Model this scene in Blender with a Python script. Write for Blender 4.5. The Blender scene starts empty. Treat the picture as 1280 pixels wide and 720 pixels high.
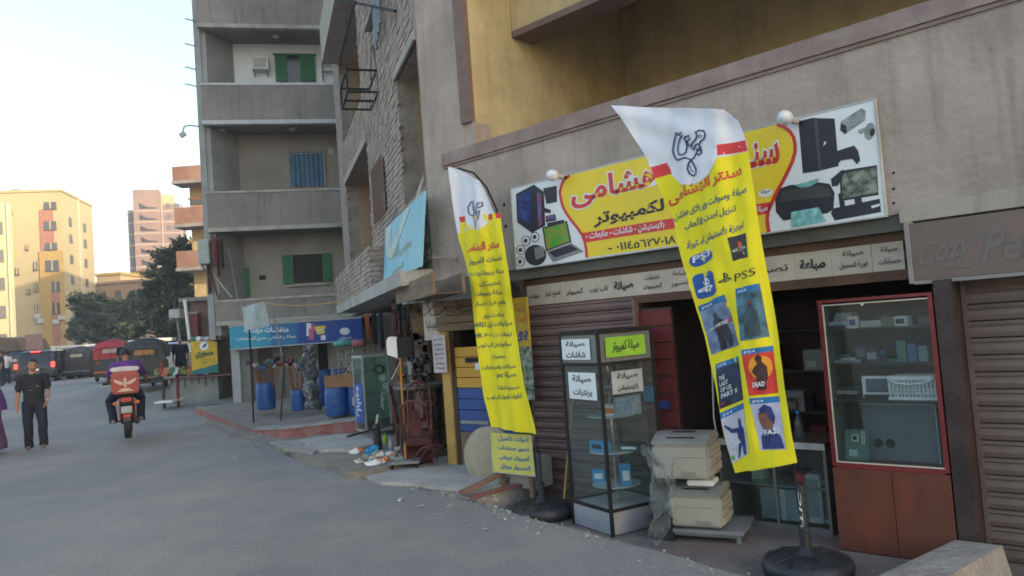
import bpy, bmesh, math, random
from math import sin, cos, pi, radians
from mathutils import Vector, Matrix, noise
from mathutils.geometry import tessellate_polygon
random.seed(11)
S = bpy.context.scene
COL = S.collection
# ------------------------------------------------------------------ camera, sky, sun, exposure
CAM_H = 1.65; FPX = 940.0
CR = Matrix(((0.9972801, 0.0737048, 0.0), (0.0038228, -0.0517249, -0.9986541), (-0.0736056, 0.9959378, -0.0518660)))
cd = bpy.data.cameras.new('camera'); cam = bpy.data.objects.new('camera', cd); COL.objects.link(cam)
cd.sensor_width = 36; cd.lens = 36 * FPX / 1280; cd.clip_start = 0.05; cd.clip_end = 3000
# columns are the camera axes in the world
S.cycles.pixel_filter_type = 'BLACKMAN_HARRIS'; S.cycles.filter_width = 1.7
cam.matrix_world = Matrix.Translation((0, 0, CAM_H)) @ CR.to_4x4()
S.camera = cam
SUN_AZ, SUN_EL = 122.0, 15.0          # clockwise from +Y, degrees
w = bpy.data.worlds.new('World'); S.world = w; w.use_nodes = True
nt = w.node_tree; bg = nt.nodes['Background']; bg.inputs[1].default_value = 0.15
sk = nt.nodes.new('ShaderNodeTexSky'); sk.sky_type = 'NISHITA'; sk.sun_disc = False
sk.sun_elevation = radians(SUN_EL); sk.sun_rotation = radians(SUN_AZ)
sk.air_density = 1.2; sk.dust_density = 2.2; sk.ozone_density = 1.0
nt.links.new(sk.outputs[0], bg.inputs[0])
sl = bpy.data.lights.new('sun', 'SUN'); sl.energy = 2.0; sl.angle = radians(0.5); sl.color = (1.0, 0.84, 0.58)
so = bpy.data.objects.new('sun', sl); COL.objects.link(so)
sd = Vector((sin(radians(SUN_AZ)) * cos(radians(SUN_EL)), cos(radians(SUN_AZ)) * cos(radians(SUN_EL)), sin(radians(SUN_EL))))
so.rotation_euler = sd.to_track_quat('Z', 'Y').to_euler()
S.view_settings.view_transform = 'Standard'; S.view_settings.look = 'None'
S.view_settings.exposure = 1.75; S.view_settings.gamma = 1
# ------------------------------------------------------------------ helpers
def ray(u, v): return CR @ Vector(((u - 640) / FPX, -(v - 360) / FPX, -1))
class Fr:
    """a vertical plane: phi = heading of its rightward axis, D = distance; local X right, Y into it, Z up"""
    def __init__(s, phi, D=None, pt=None):
        a = radians(phi); s.a = a; s.r = Vector((cos(a), sin(a), 0)); s.n = Vector((-sin(a), cos(a), 0))
        s.D = D if D is not None else s.n.dot(Vector(pt)); s.m = Matrix.Translation(s.n * s.D) @ Matrix.Rotation(a, 4, 'Z')
    def hit(s, u, v, off=0.0):
        d = ray(u, v); t = (s.D + off) / s.n.dot(d); p = d * t
        return (s.r.dot(p), CAM_H + p.z)
    def x(s, u, v, off=0.0): return s.hit(u, v, off)[0]
    def z(s, u, v, off=0.0): return s.hit(u, v, off)[1]
    def P(s, u, v, off=0.0):
        h = s.hit(u, v, off); return Vector((h[0], off, h[1]))
    def W(s, x, y, z): return s.m @ Vector((x, y, z))
    def L(s, p): return s.m.inverted() @ Vector(p)
A = Fr(-42.8, 6.0)
B = Fr(-71.7, pt=(-0.9347, 9.043, 0))
C = Fr(13.2, pt=(-8.0, 20.0, 0))
W0 = Fr(0, 0.0)
def depth(Y): return Fr(0, Y)
def gnd(u, v, z=0.0):
    d = ray(u, v); t = (z - CAM_H) / d.z; return Vector((0, 0, CAM_H)) + d * t
def inA(p): return A.L(p)
def hgt(x, y):
    t = min(1, max(0, (y - 17) / 15.0)); return 0.6 * t * t * (3 - 2 * t)

class MB:
    def __init__(s): s.v = []; s.f = []; s.mi = []; s.cur = 0; s.M = None
    def add(s, vs, fs):
        b = len(s.v)
        for p in vs:
            p = Vector(p); s.v.append(s.M @ p if s.M else p)
        for f in fs: s.f.append([b + i for i in f]); s.mi.append(s.cur)
        return s
    def box(s, x0, x1, y0, y1, z0, z1):
        return s.add([(x0,y0,z0),(x1,y0,z0),(x1,y1,z0),(x0,y1,z0),(x0,y0,z1),(x1,y0,z1),(x1,y1,z1),(x0,y1,z1)],
              [(0,3,2,1),(4,5,6,7),(0,1,5,4),(1,2,6,5),(2,3,7,6),(3,0,4,7)])
    def bbox(s, x0, x1, y0, y1, z0, z1, b=0.01):
        """bevelled box"""
        bm = bmesh.new(); m = Matrix.Translation(((x0+x1)/2,(y0+y1)/2,(z0+z1)/2)) @ Matrix.Diagonal((x1-x0,y1-y0,z1-z0,1))
        bmesh.ops.create_cube(bm, size=1, matrix=m); bmesh.ops.bevel(bm, geom=bm.edges[:], offset=b, segments=2, affect='EDGES')
        s.bm(bm); return s
    def bm(s, bm):
        bm.verts.ensure_lookup_table(); bm.verts.index_update()
        s.add([v.co for v in bm.verts], [[v.index for v in f.verts] for f in bm.faces]); bm.free()
    def rot(s, M): s.M = M; return s
    def tube(s, pts, r, n=6, cap=True):
        pts = [Vector(p) for p in pts]; R = r if hasattr(r, '__len__') else [r] * len(pts); rings = []
        for i, p in enumerate(pts):
            d = (pts[min(i+1, len(pts)-1)] - pts[max(i-1, 0)]).normalized()
            a = Vector((0,0,1)) if abs(d.z) < .9 else Vector((1,0,0))
            if i == 0: e1 = d.cross(a).normalized()
            else:
                e1 = (e1 - d * e1.dot(d)); e1 = e1.normalized() if e1.length > 1e-5 else d.cross(a).normalized()
            e2 = d.cross(e1); rings.append([p + (e1*cos(2*pi*k/n) + e2*sin(2*pi*k/n)) * R[i] for k in range(n)])
        vs = [q for rg in rings for q in rg]; fs = []
        for i in range(len(pts)-1):
            for k in range(n): fs.append((i*n+k, i*n+(k+1)%n, (i+1)*n+(k+1)%n, (i+1)*n+k))
        if cap: fs.append(tuple(range(n))[::-1]); fs.append(tuple((len(pts)-1)*n+k for k in range(n)))
        return s.add(vs, fs)
    def bar(s, p, q, w_, h_=None):
        p = Vector(p); q = Vector(q); h_ = h_ or w_; d = (q-p); L = d.length; d.normalize()
        a = Vector((0,0,1)) if abs(d.z) < .95 else Vector((0,1,0)); e1 = d.cross(a).normalized(); e2 = e1.cross(d)
        vs = [b + e1*x*w_/2 + e2*y*h_/2 for b in (p, q) for x, y in ((-1,-1),(1,-1),(1,1),(-1,1))]
        return s.add(vs, [(0,1,2,3),(7,6,5,4),(0,4,5,1),(1,5,6,2),(2,6,7,3),(3,7,4,0)])
    def lathe(s, prof, n=16, c=(0,0,0), axis='z'):
        vs = []; c = Vector(c)
        for r, z in prof:
            for k in range(n):
                a = 2*pi*k/n
                vs.append(c + (Vector((r*cos(a), r*sin(a), z)) if axis == 'z' else Vector((r*cos(a), z, r*sin(a))) if axis == 'y' else Vector((z, r*cos(a), r*sin(a)))))
        fs = [(i*n+k, i*n+(k+1)%n, (i+1)*n+(k+1)%n, (i+1)*n+k) for i in range(len(prof)-1) for k in range(n)]
        if prof[0][0] > 1e-4: fs.append(tuple(range(n))[::-1])
        if prof[-1][0] > 1e-4: fs.append(tuple((len(prof)-1)*n+k for k in range(n)))
        return s.add(vs, fs)
    def prism(s, poly, y0, y1):
        """poly in x,z extruded along y"""
        n = len(poly); vs = [(x, y0, z) for x, z in poly] + [(x, y1, z) for x, z in poly]
        tri = tessellate_polygon([[Vector((x, z, 0)) for x, z in poly]])
        fs = [tuple(t) for t in tri] + [tuple(n+i for i in reversed(t)) for t in tri]
        fs += [(i, (i+1)%n, n+(i+1)%n, n+i) for i in range(n)]
        return s.add(vs, fs)
    def prism_x(s, poly, x0, x1):
        """poly in y,z extruded along x"""
        n = len(poly); vs = [(x0, y, z) for y, z in poly] + [(x1, y, z) for y, z in poly]
        tri = tessellate_polygon([[Vector((x, z, 0)) for x, z in poly]])
        fs = [tuple(t) for t in tri] + [tuple(n+i for i in reversed(t)) for t in tri]
        fs += [(i, (i+1)%n, n+(i+1)%n, n+i) for i in range(n)]
        return s.add(vs, fs)
    def quad(s, a, b, c, d): return s.add([a, b, c, d], [(0,1,2,3)])
    def sphere(s, c, r, n=12, sc=(1,1,1)):
        bm = bmesh.new(); bmesh.ops.create_uvsphere(bm, u_segments=n, v_segments=max(6, n*2//3), radius=1)
        for v in bm.verts: v.co = Vector((v.co.x*r*sc[0]+c[0], v.co.y*r*sc[1]+c[1], v.co.z*r*sc[2]+c[2]))
        s.bm(bm); return s
    def mesh(s, name, mats, smooth=False):
        me = bpy.data.meshes.new(name); me.from_pydata([tuple(v) for v in s.v], [], s.f)
        for m in (mats if isinstance(mats, (list, tuple)) else [mats]): me.materials.append(m)
        if len(me.polygons) and max(s.mi) > 0: me.polygons.foreach_set('material_index', s.mi)
        bm = bmesh.new(); bm.from_mesh(me)
        if len(bm.faces) < 60000: bmesh.ops.recalc_face_normals(bm, faces=bm.faces[:])
        bm.to_mesh(me); bm.free()
        if smooth: me.polygons.foreach_set('use_smooth', [True]*len(me.polygons))
        me.update(); return me
    def shift(s, d):
        d = Vector(d); s.v = [p + d for p in s.v]; return s

class Thing:
    def __init__(s, name, label, cat, fr=None, loc=(0,0,0), rz=0.0, group=None):
        s.fr = fr or W0; s.loc = Vector(loc); s.rz = rz
        o = bpy.data.objects.new(name, None); COL.objects.link(o); o.empty_display_size = .2
        o.matrix_world = s.fr.m @ Matrix.Translation(s.loc) @ Matrix.Rotation(radians(rz), 4, 'Z')
        tag(o, label, cat, group); s.o = o
    def part(s, name, mb, mats, parent=None, rel=True, smooth=False, label=None, stuff=False):
        """rel=False: the mesh was given in the frame's coordinates"""
        if not rel: mb.shift(-s.loc)
        o = bpy.data.objects.new(name, mb.mesh(name, mats, smooth)); COL.objects.link(o); o.parent = parent or s.o
        if label: o['label'] = label
        if stuff: o['kind'] = 'stuff'
        return o
    def inst(s, name, mesh, loc, parent=None, rot=None, scale=None):
        o = bpy.data.objects.new(name, mesh); COL.objects.link(o); o.parent = parent or s.o; o.location = loc
        if rot: o.rotation_euler = rot
        if scale: o.scale = scale
        return o
def tag(o, label, cat, group=None):
    o['label'] = label; o['category'] = cat
    if group: o['group'] = group
def solo(name, mb, mats, label, cat, fr=None, loc=(0,0,0), rz=0.0, group=None, smooth=False, rel=True, kind=None):
    """a thing that is one mesh"""
    fr = fr or W0
    if not rel: mb.shift(-Vector(loc))
    o = bpy.data.objects.new(name, mb.mesh(name, mats, smooth)); COL.objects.link(o)
    o.matrix_world = fr.m @ Matrix.Translation(loc) @ Matrix.Rotation(radians(rz), 4, 'Z')
    if kind: o['kind'] = kind
    if label: tag(o, label, cat, group)
    return o
def structure(name, mb, mats, smooth=False, fr=None):
    o = bpy.data.objects.new(name, mb.mesh(name, mats, smooth)); COL.objects.link(o)
    if fr: o.matrix_world = fr.m
    o['kind'] = 'structure'; return o
def copy_tree(o, parent=None):
    c = o.copy(); COL.objects.link(c)
    if parent: c.parent = parent
    for ch in list(o.children): copy_tree(ch, c)
    return c
# ------------------------------------------------------------------ materials
MATS = {}
def mat(name, col, rough=.8, col2=None, scale=4., amp=.55, bump=0., bscale=None, metal=0., stretch=None, dirt=None, dscale=1.2, damt=.5,
        emit=None, alpha=None, spec=None, detail=6., coat=0., streak=0., spots=0., grain=0., crack=0.):
    if name in MATS: return MATS[name]
    m = bpy.data.materials.new(name); m.use_nodes = True; n = m.node_tree; p = n.nodes['Principled BSDF']; L = n.links.new
    p.inputs['Roughness'].default_value = rough; p.inputs['Metallic'].default_value = metal
    if spec is not None: p.inputs['Specular IOR Level'].default_value = spec
    if coat: p.inputs['Coat Weight'].default_value = coat
    c4 = (*col, 1)
    if col2 is None: col2 = tuple(x*(1-amp*.5) for x in col)
    tc = n.nodes.new('ShaderNodeTexCoord'); mp = n.nodes.new('ShaderNodeMapping'); L(tc.outputs['Object'], mp.inputs[0])
    if stretch: mp.inputs['Scale'].default_value = stretch
    nz = n.nodes.new('ShaderNodeTexNoise'); nz.inputs['Scale'].default_value = scale; nz.inputs['Detail'].default_value = detail
    nz.inputs['Roughness'].default_value = .62; L(mp.outputs[0], nz.inputs[0])
    rp = n.nodes.new('ShaderNodeValToRGB'); rp.color_ramp.elements[0].position = .36; rp.color_ramp.elements[1].position = .66
    rp.color_ramp.elements[0].color = (*col2, 1); rp.color_ramp.elements[1].color = c4; L(nz.outputs[0], rp.inputs[0])
    out = rp.outputs[0]
    if dirt:
        n2 = n.nodes.new('ShaderNodeTexNoise'); n2.inputs['Scale'].default_value = dscale; n2.inputs['Detail'].default_value = 8; n2.inputs['Roughness'].default_value = .7
        L(tc.outputs['Object'], n2.inputs[0])
        r2 = n.nodes.new('ShaderNodeValToRGB'); r2.color_ramp.elements[0].position = .45; r2.color_ramp.elements[1].position = .68
        L(n2.outputs[0], r2.inputs[0]); ml = n.nodes.new('ShaderNodeMath'); ml.operation = 'MULTIPLY'; ml.inputs[1].default_value = damt; L(r2.outputs[0], ml.inputs[0])
        mx = n.nodes.new('ShaderNodeMix'); mx.data_type = 'RGBA'; L(ml.outputs[0], mx.inputs[0]); L(out, mx.inputs[6]); mx.inputs[7].default_value = (*dirt, 1)
        out = mx.outputs[2]
    def mixin(fac, c, o):
        mx = n.nodes.new('ShaderNodeMix'); mx.data_type = 'RGBA'; L(fac, mx.inputs[0]); L(o, mx.inputs[6]); mx.inputs[7].default_value = (*c, 1); return mx.outputs[2]
    def ramp(src, a, b, amt):
        mr = n.nodes.new('ShaderNodeMapRange'); mr.inputs[1].default_value = a; mr.inputs[2].default_value = b; mr.inputs[3].default_value = 0; mr.inputs[4].default_value = amt; mr.clamp = True; L(src, mr.inputs[0]); return mr.outputs[0]
    if streak:      # vertical run-off stains
        m2 = n.nodes.new('ShaderNodeMapping'); L(tc.outputs['Object'], m2.inputs[0]); m2.inputs['Scale'].default_value = (5., 5., .45)
        s1 = n.nodes.new('ShaderNodeTexNoise'); s1.inputs['Scale'].default_value = 1.3; s1.inputs['Detail'].default_value = 7; s1.inputs['Roughness'].default_value = .7; L(m2.outputs[0], s1.inputs[0])
        out = mixin(ramp(s1.outputs[0], .50, .72, streak), tuple(x*.42 for x in col), out)
    if spots:       # pits and chips
        vo = n.nodes.new('ShaderNodeTexVoronoi'); vo.inputs['Scale'].default_value = 4.5; vo.inputs['Randomness'].default_value = 1; L(tc.outputs['Object'], vo.inputs[0])
        ml2 = n.nodes.new('ShaderNodeMath'); ml2.operation = 'MULTIPLY_ADD'; ml2.inputs[1].default_value = .16; L(nz.outputs[0], ml2.inputs[0]); L(vo.outputs['Distance'], ml2.inputs[2])
        out = mixin(ramp(ml2.outputs[0], .155, .10, spots), tuple(x*.35 for x in col), out)
    if grain:
        g1 = n.nodes.new('ShaderNodeTexNoise'); g1.inputs['Scale'].default_value = 38.; g1.inputs['Detail'].default_value = 4; L(tc.outputs['Object'], g1.inputs[0])
        out = mixin(ramp(g1.outputs[0], .52, .75, grain), tuple(min(1, x*1.7) for x in col), out)
        g2 = n.nodes.new('ShaderNodeTexNoise'); g2.inputs['Scale'].default_value = 90.; g2.inputs['Detail'].default_value = 3; L(tc.outputs['Object'], g2.inputs[0])
        out = mixin(ramp(g2.outputs[0], .55, .78, grain), tuple(x*.45 for x in col), out)
    if crack:
        wn = n.nodes.new('ShaderNodeTexNoise'); wn.inputs['Scale'].default_value = 1.8; wn.inputs['Detail'].default_value = 5; L(tc.outputs['Object'], wn.inputs[0])
        va = n.nodes.new('ShaderNodeVectorMath'); va.operation = 'MULTIPLY_ADD'; va.inputs[1].default_value = (.9,.9,.9); L(wn.outputs['Color'], va.inputs[0]); L(tc.outputs['Object'], va.inputs[2])
        vc = n.nodes.new('ShaderNodeTexVoronoi'); vc.feature = 'DISTANCE_TO_EDGE'; vc.inputs['Scale'].default_value = .33; L(va.outputs[0], vc.inputs[0])
        out = mixin(ramp(vc.outputs['Distance'], .010, .003, crack), tuple(x*.4 for x in col), out)
    L(out, p.inputs['Base Color'])
    if bump:
        bn = n.nodes.new('ShaderNodeBump'); bn.inputs['Strength'].default_value = bump; bn.inputs['Distance'].default_value = .02
        n3 = n.nodes.new('ShaderNodeTexNoise'); n3.inputs['Scale'].default_value = bscale or scale*6; n3.inputs['Detail'].default_value = 5
        L(mp.outputs[0], n3.inputs[0]); L(n3.outputs[0], bn.inputs['Height']); L(bn.outputs[0], p.inputs['Normal'])
    if emit: p.inputs['Emission Color'].default_value = (*emit[:3], 1); p.inputs['Emission Strength'].default_value = emit[3]
    if alpha is not None: p.inputs['Alpha'].default_value = alpha
    MATS[name] = m; return m
def glass(name, tint=(.75,.85,.82), mixf=.12, rough=.03):
    if name in MATS: return MATS[name]
    m = bpy.data.materials.new(name); m.use_nodes = True; n = m.node_tree; n.nodes.remove(n.nodes['Principled BSDF'])
    t = n.nodes.new('ShaderNodeBsdfTransparent'); t.inputs[0].default_value = (*tint, 1)
    g = n.nodes.new('ShaderNodeBsdfGlossy'); g.inputs['Roughness'].default_value = rough
    d = n.nodes.new('ShaderNodeBsdfDiffuse'); d.inputs[0].default_value = (.35,.37,.36,1)
    lw = n.nodes.new('ShaderNodeLayerWeight'); pw = n.nodes.new('ShaderNodeMath'); pw.operation = 'POWER'; pw.inputs[1].default_value = 4.
    fz = n.nodes.new('ShaderNodeMath'); fz.operation = 'MULTIPLY_ADD'; fz.inputs[1].default_value = .6; fz.inputs[2].default_value = .035
    n.links.new(lw.outputs['Facing'], pw.inputs[0]); n.links.new(pw.outputs[0], fz.inputs[0])
    a = n.nodes.new('ShaderNodeMixShader'); b = n.nodes.new('ShaderNodeMixShader'); b.inputs[0].default_value = mixf
    L = n.links.new; L(fz.outputs[0], a.inputs[0]); L(t.outputs[0], a.inputs[1]); L(g.outputs[0], a.inputs[2])
    L(a.outputs[0], b.inputs[1]); L(d.outputs[0], b.inputs[2]); L(b.outputs[0], n.nodes['Material Output'].inputs[0])
    MATS[name] = m; return m
plaster = mat('plaster', (.43,.36,.32), .9, (.33,.275,.245), 1.1, bump=.6, bscale=16, dirt=(.17,.145,.125), dscale=.9, damt=.6, streak=.55, spots=.45)
plaster_pale = mat('pale_plaster', (.44,.40,.35), .9, (.33,.30,.26), 1.2, bump=.4, bscale=12, dirt=(.2,.18,.16), damt=.5, streak=.6, spots=.6)
cement = mat('cement_render', (.31,.285,.27), .92, (.235,.215,.205), .9, bump=.3, bscale=10, dirt=(.15,.135,.125), dscale=.7, damt=.55, streak=.7, spots=.4)
cement_light = mat('cement_edge', (.46,.44,.40), .9, (.30,.28,.26), 3, bump=.3)
whitewash = mat('whitewash', (.82,.86,.92), .85, (.72,.76,.82), 1.5)
yellow_wall = mat('ochre_wall', (.60,.49,.28), .85, (.52,.41,.22), 1.2, bump=.35, bscale=18, dirt=(.30,.25,.16), dscale=1.6, damt=.6, streak=.35, spots=.3)
pink = mat('dusty_pink_paint', (.27,.19,.175), .8, (.22,.155,.145), 5, dirt=(.36,.32,.30), dscale=3, damt=.6, bump=.2, streak=.4, spots=.4)
pink_dark = mat('brown_pink_trim', (.20,.135,.12), .8, (.155,.105,.095), 4)
brickm = mat('brick', (.44,.355,.30), .95, (.25,.19,.165), 3.5, bump=.6, bscale=40, dirt=(.42,.37,.33), dscale=2.0, damt=.5)
mortar = mat('mortar', (.34,.30,.27), .95, (.24,.21,.185), 6, bump=.5)
orange_wall = mat('tan_jamb', (.40,.29,.20), .9, (.33,.24,.17), 2)
asphalt = mat('dusty_asphalt', (.25,.243,.236), .93, (.187,.183,.181), .55, bump=.8, bscale=60, dirt=(.33,.29,.24), dscale=.42, damt=.95, grain=.42, spots=.25, stretch=(1,.45,1))
dirtm = mat('dusty_dirt', (.25,.215,.18), .97, (.16,.14,.12), 2.2, bump=.8, bscale=22, dirt=(.29,.25,.22), dscale=1.3, damt=.6, grain=.35)
concrete = mat('concrete', (.34,.32,.30), .93, (.25,.235,.22), 2.5, bump=.5, bscale=25, dirt=(.17,.155,.14), dscale=2, damt=.5, grain=.3)
concrete_pale = mat('pale_concrete', (.44,.42,.39), .93, (.33,.31,.29), 2, bump=.5, bscale=25, dirt=(.22,.20,.18), dscale=1.3, damt=.55, grain=.3)
redtile = mat('red_tile', (.22,.075,.055), .6, (.15,.055,.045), 6, dirt=(.25,.2,.17), dscale=5, damt=.5)
redpaint = mat('worn_red_paint', (.36,.09,.085), .8, (.22,.07,.065), 3, dirt=(.33,.27,.24), dscale=4, damt=.6)
shutter_l = mat('brown_shutter', (.18,.105,.10), .55, (.13,.078,.076), 3, dirt=(.19,.15,.13), dscale=2, damt=.35)
shutter_r = mat('tan_shutter', (.17,.125,.105), .6, (.12,.088,.075), 3, dirt=(.08,.058,.05), dscale=1.6, damt=.5)
black = mat('black_metal', (.012,.012,.013), .6, spec=.3)
blackp = mat('black_plastic', (.018,.02,.027), .5, (.013,.015,.02), 5, dirt=(.10,.095,.095), dscale=6, damt=.3)
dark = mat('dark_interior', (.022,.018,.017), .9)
darkbrown = mat('dark_brown_wood', (.05,.028,.022), .6, (.035,.02,.016), 5)
maroon = mat('maroon_paint', (.035,.017,.019), .6, (.022,.011,.013), 3, dirt=(.13,.09,.085), dscale=5, damt=.35)
woodr = mat('reddish_wood', (.16,.04,.02), .5, (.10,.027,.016), 2.2, stretch=(3,3,.6), dirt=(.11,.05,.035), dscale=1.6, damt=.5)
wood = mat('rough_wood', (.22,.145,.09), .8, (.13,.085,.055), 4, stretch=(.6,3,3))
woody = mat('yellow_painted_wood', (.55,.33,.085), .7, (.44,.26,.07), 3, dirt=(.28,.17,.07), dscale=5, damt=.5)
yboard = mat('yellow_board_paint', (.60,.32,.03), .55, (.5,.27,.03), 3)
bboard = mat('blue_board_paint', (.02,.07,.28), .5, (.018,.055,.22), 3)
white = mat('white_paint', (.74,.74,.74), .6, (.64,.64,.64), 4)
offwhite = mat('cream_panel', (.56,.49,.41), .65, (.46,.40,.34), 4, dirt=(.42,.36,.3), dscale=6, damt=.4)
printw = mat('print_white', (.72,.75,.78), .45, (.68,.71,.74), 4)
printy = mat('print_yellow', (.80,.60,.02), .45, (.76,.56,.02), 3)
printr = mat('print_red', (.66,.035,.035), .45)
printk = mat('print_black', (.02,.02,.035), .5)
printn = mat('print_navy', (.015,.03,.16), .5)
flagw = mat('flag_white', (.66,.67,.75), .75, (.68,.69,.76), 2)
flagy = mat('flag_yellow', (.78,.68,.008), .75, (.72,.62,.008), 2)
flagr = mat('flag_red', (.68,.05,.06), .75)
redm = mat('red_metal_frame', (.20,.018,.022), .45, (.15,.014,.018), 4)
redslat = mat('red_slat', (.15,.014,.014), .6, (.10,.011,.011), 4)
gry = mat('grey_plastic', (.25,.26,.27), .5)
lgrey = mat('light_grey', (.5,.5,.5), .6)
beige = mat('printer_beige', (.36,.345,.29), .5, (.31,.295,.25), 3, dirt=(.33,.3,.24), dscale=5, damt=.4)
beige_d = mat('printer_grey_top', (.24,.25,.24), .55)
blueb = mat('blue_box', (.02,.30,.62), .5, (.02,.24,.52), 6)
barrel = mat('blue_barrel_plastic', (.008,.085,.31), .45, (.006,.065,.25), 4, dirt=(.08,.1,.17), dscale=6, damt=.3)
orange = mat('orange', (.75,.20,.03), .5)
green = mat('green_paint', (.02,.16,.075), .55, (.015,.12,.055), 4)
greenb = mat('bright_green', (.30,.60,.04), .6)
navy = mat('dark_navy', (.01,.012,.035), .8, (.008,.009,.025), 8)
skin = mat('skin', (.38,.20,.13), .6)
hairm = mat('black_hair', (.012,.01,.01), .6)
cyan = mat('cyan_print', (.02,.32,.50), .5, (.02,.27,.44), 2)
blue = mat('blue_print', (.012,.07,.36), .5)
purple = mat('purple_cloth', (.10,.035,.22), .8, (.08,.03,.18), 6)
lav = mat('dusky_purple_cloth', (.14,.075,.18), .9, (.10,.055,.13), 6)
chrome = mat('chrome', (.6,.6,.62), .25, metal=.9)
rubber = mat('rubber', (.02,.02,.02), .85)
cream = mat('cream_disc', (.42,.36,.26), .7, (.34,.29,.21), 3, dirt=(.2,.16,.12), dscale=4, damt=.5)
glass_c = glass('showcase_glass', (.90,.95,.95), .045)
glass_d = glass('cabinet_glass', (.86,.92,.94), .03)
winm = mat('dark_window_glass', (.03,.035,.045), .15)
# ------------------------------------------------------------------ Arabic shaping (presentation forms, laid out left to right)
AR = {}
for ch, base, k in [('ا',0xFE8D,2),('ب',0xFE8F,4),('ة',0xFE93,2),('ت',0xFE95,4),('ث',0xFE99,4),('ج',0xFE9D,4),('ح',0xFEA1,4),('خ',0xFEA5,4),('د',0xFEA9,2),('ذ',0xFEAB,2),
      ('ر',0xFEAD,2),('ز',0xFEAF,2),('س',0xFEB1,4),('ش',0xFEB5,4),('ص',0xFEB9,4),('ض',0xFEBD,4),('ط',0xFEC1,4),('ظ',0xFEC5,4),('ع',0xFEC9,4),('غ',0xFECD,4),('ف',0xFED1,4),
      ('ق',0xFED5,4),('ك',0xFED9,4),('ل',0xFEDD,4),('م',0xFEE1,4),('ن',0xFEE5,4),('ه',0xFEE9,4),('و',0xFEED,2),('ى',0xFEEF,2),('ي',0xFEF1,4),('أ',0xFE83,2),('إ',0xFE87,2),('ئ',0xFE89,4),('ؤ',0xFE85,2)]:
    AR[ch] = (base, k)
def shape(t):
    out = []; i = 0
    isar = lambda c: c in AR or c == 'ـ'
    while i < len(t):
        c = t[i]
        if not isar(c): out.append(c); i += 1; continue
        pv = t[i-1] if i else ' '; pj = isar(pv) and (pv == 'ـ' or AR[pv][1] == 4)
        if c == 'ل' and i+1 < len(t) and t[i+1] in 'اأ':
            base = 0xFEFB if t[i+1] == 'ا' else 0xFEF7
            out.append(chr(base + (1 if pj else 0))); i += 2; continue
        if c == 'ـ': out.append('ـ'); i += 1; continue
        b, k = AR[c]; nj = i+1 < len(t) and isar(t[i+1]) and k == 4
        out.append(chr(b + ((3 if pj else 2) if nj else (1 if pj else 0)))); i += 1
    # reverse, but keep runs of digits and Latin in order
    res = []; run = []
    for c in reversed(out):
        if c.isascii() and c.isalnum() or 0x660 <= ord(c) <= 0x669: run.insert(0, c)
        else: res += run; run = []; res.append(c)
    return ''.join(res + run)
TC = {}
def text2d(t, bold=.012, ltr=False, shear=0., res=2):
    k = (t, bold, ltr, shear)
    if k not in TC:
        c = bpy.data.curves.new('text', 'FONT'); c.body = t if ltr else shape(t); c.size = 1; c.offset = bold; c.resolution_u = res; c.shear = shear
        o = bpy.data.objects.new('text', c); COL.objects.link(o); bpy.context.view_layer.update()
        me = o.evaluated_get(bpy.context.evaluated_depsgraph_get()).to_mesh()
        vs = [v.co.copy() for v in me.vertices]; fs = [list(p.vertices) for p in me.polygons]
        bpy.data.objects.remove(o); bpy.data.curves.remove(c)
        x0 = min(v.x for v in vs); x1 = max(v.x for v in vs); y0 = min(v.y for v in vs); y1 = max(v.y for v in vs)
        TC[k] = ([((v.x-x0)/(x1-x0), (v.y-y0)/(y1-y0)) for v in vs], fs, (x1-x0)/(y1-y0))
    return TC[k]
def text_on(mb, t, bl, br, h, f, bold=.012, ltr=False, shear=0., lean=.06, seg=0):
    """letters between the two baseline pixels bl, br, h pixels tall; f maps a pixel to a point of the surface"""
    vs, fs, _ = text2d(t, bold, ltr, shear)
    P = []
    for x, y in vs:
        u = bl[0] + (br[0]-bl[0])*x - lean*h*y; v = bl[1] + (br[1]-bl[1])*x - h*y
        P.append(f(u, v))
    mb.add(P, fs)
def text_box(mb, t, x0, x1, z0, z1, y=0., bold=.012, ltr=False, shear=0., f=None):
    vs, fs, _ = text2d(t, bold, ltr, shear)
    g = f or (lambda x, z: (x, y, z))
    mb.add([g(x0+(x1-x0)*a, z0+(z1-z0)*b) for a, b in vs], fs)
FINE = [0]
def poly_on(mb, pts, f):
    tri = [[pts[i] for i in t] for t in tessellate_polygon([[Vector((a, b, 0)) for a, b in pts]])]
    if FINE[0]:
        mx_ = max(math.dist(t[i], t[i-1]) for t in tri for i in range(3))
        while mx_ > FINE[0]:
            nt_ = []
            for a, b, c in tri:
                d, e, g = [((p[0]+q[0])/2, (p[1]+q[1])/2) for p, q in ((a,b),(b,c),(c,a))]; nt_ += [[a,d,g],[d,b,e],[g,e,c],[d,e,g]]
            tri = nt_; mx_ /= 2
    mb.add([f(*p) for t in tri for p in t], [(3*i, 3*i+1, 3*i+2) for i in range(len(tri))])
def patch_on(mb, tl, tr, br, bl, f, nx=6, ny=8):
    vs = []
    for j in range(ny+1):
        for i in range(nx+1):
            s_, t_ = i/nx, j/ny
            a = [(tl[k]*(1-s_)+tr[k]*s_)*(1-t_) + (bl[k]*(1-s_)+br[k]*s_)*t_ for k in (0,1)]; vs.append(f(*a))
    mb.add(vs, [(j*(nx+1)+i, j*(nx+1)+i+1, (j+1)*(nx+1)+i+1, (j+1)*(nx+1)+i) for j in range(ny) for i in range(nx)])
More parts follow.
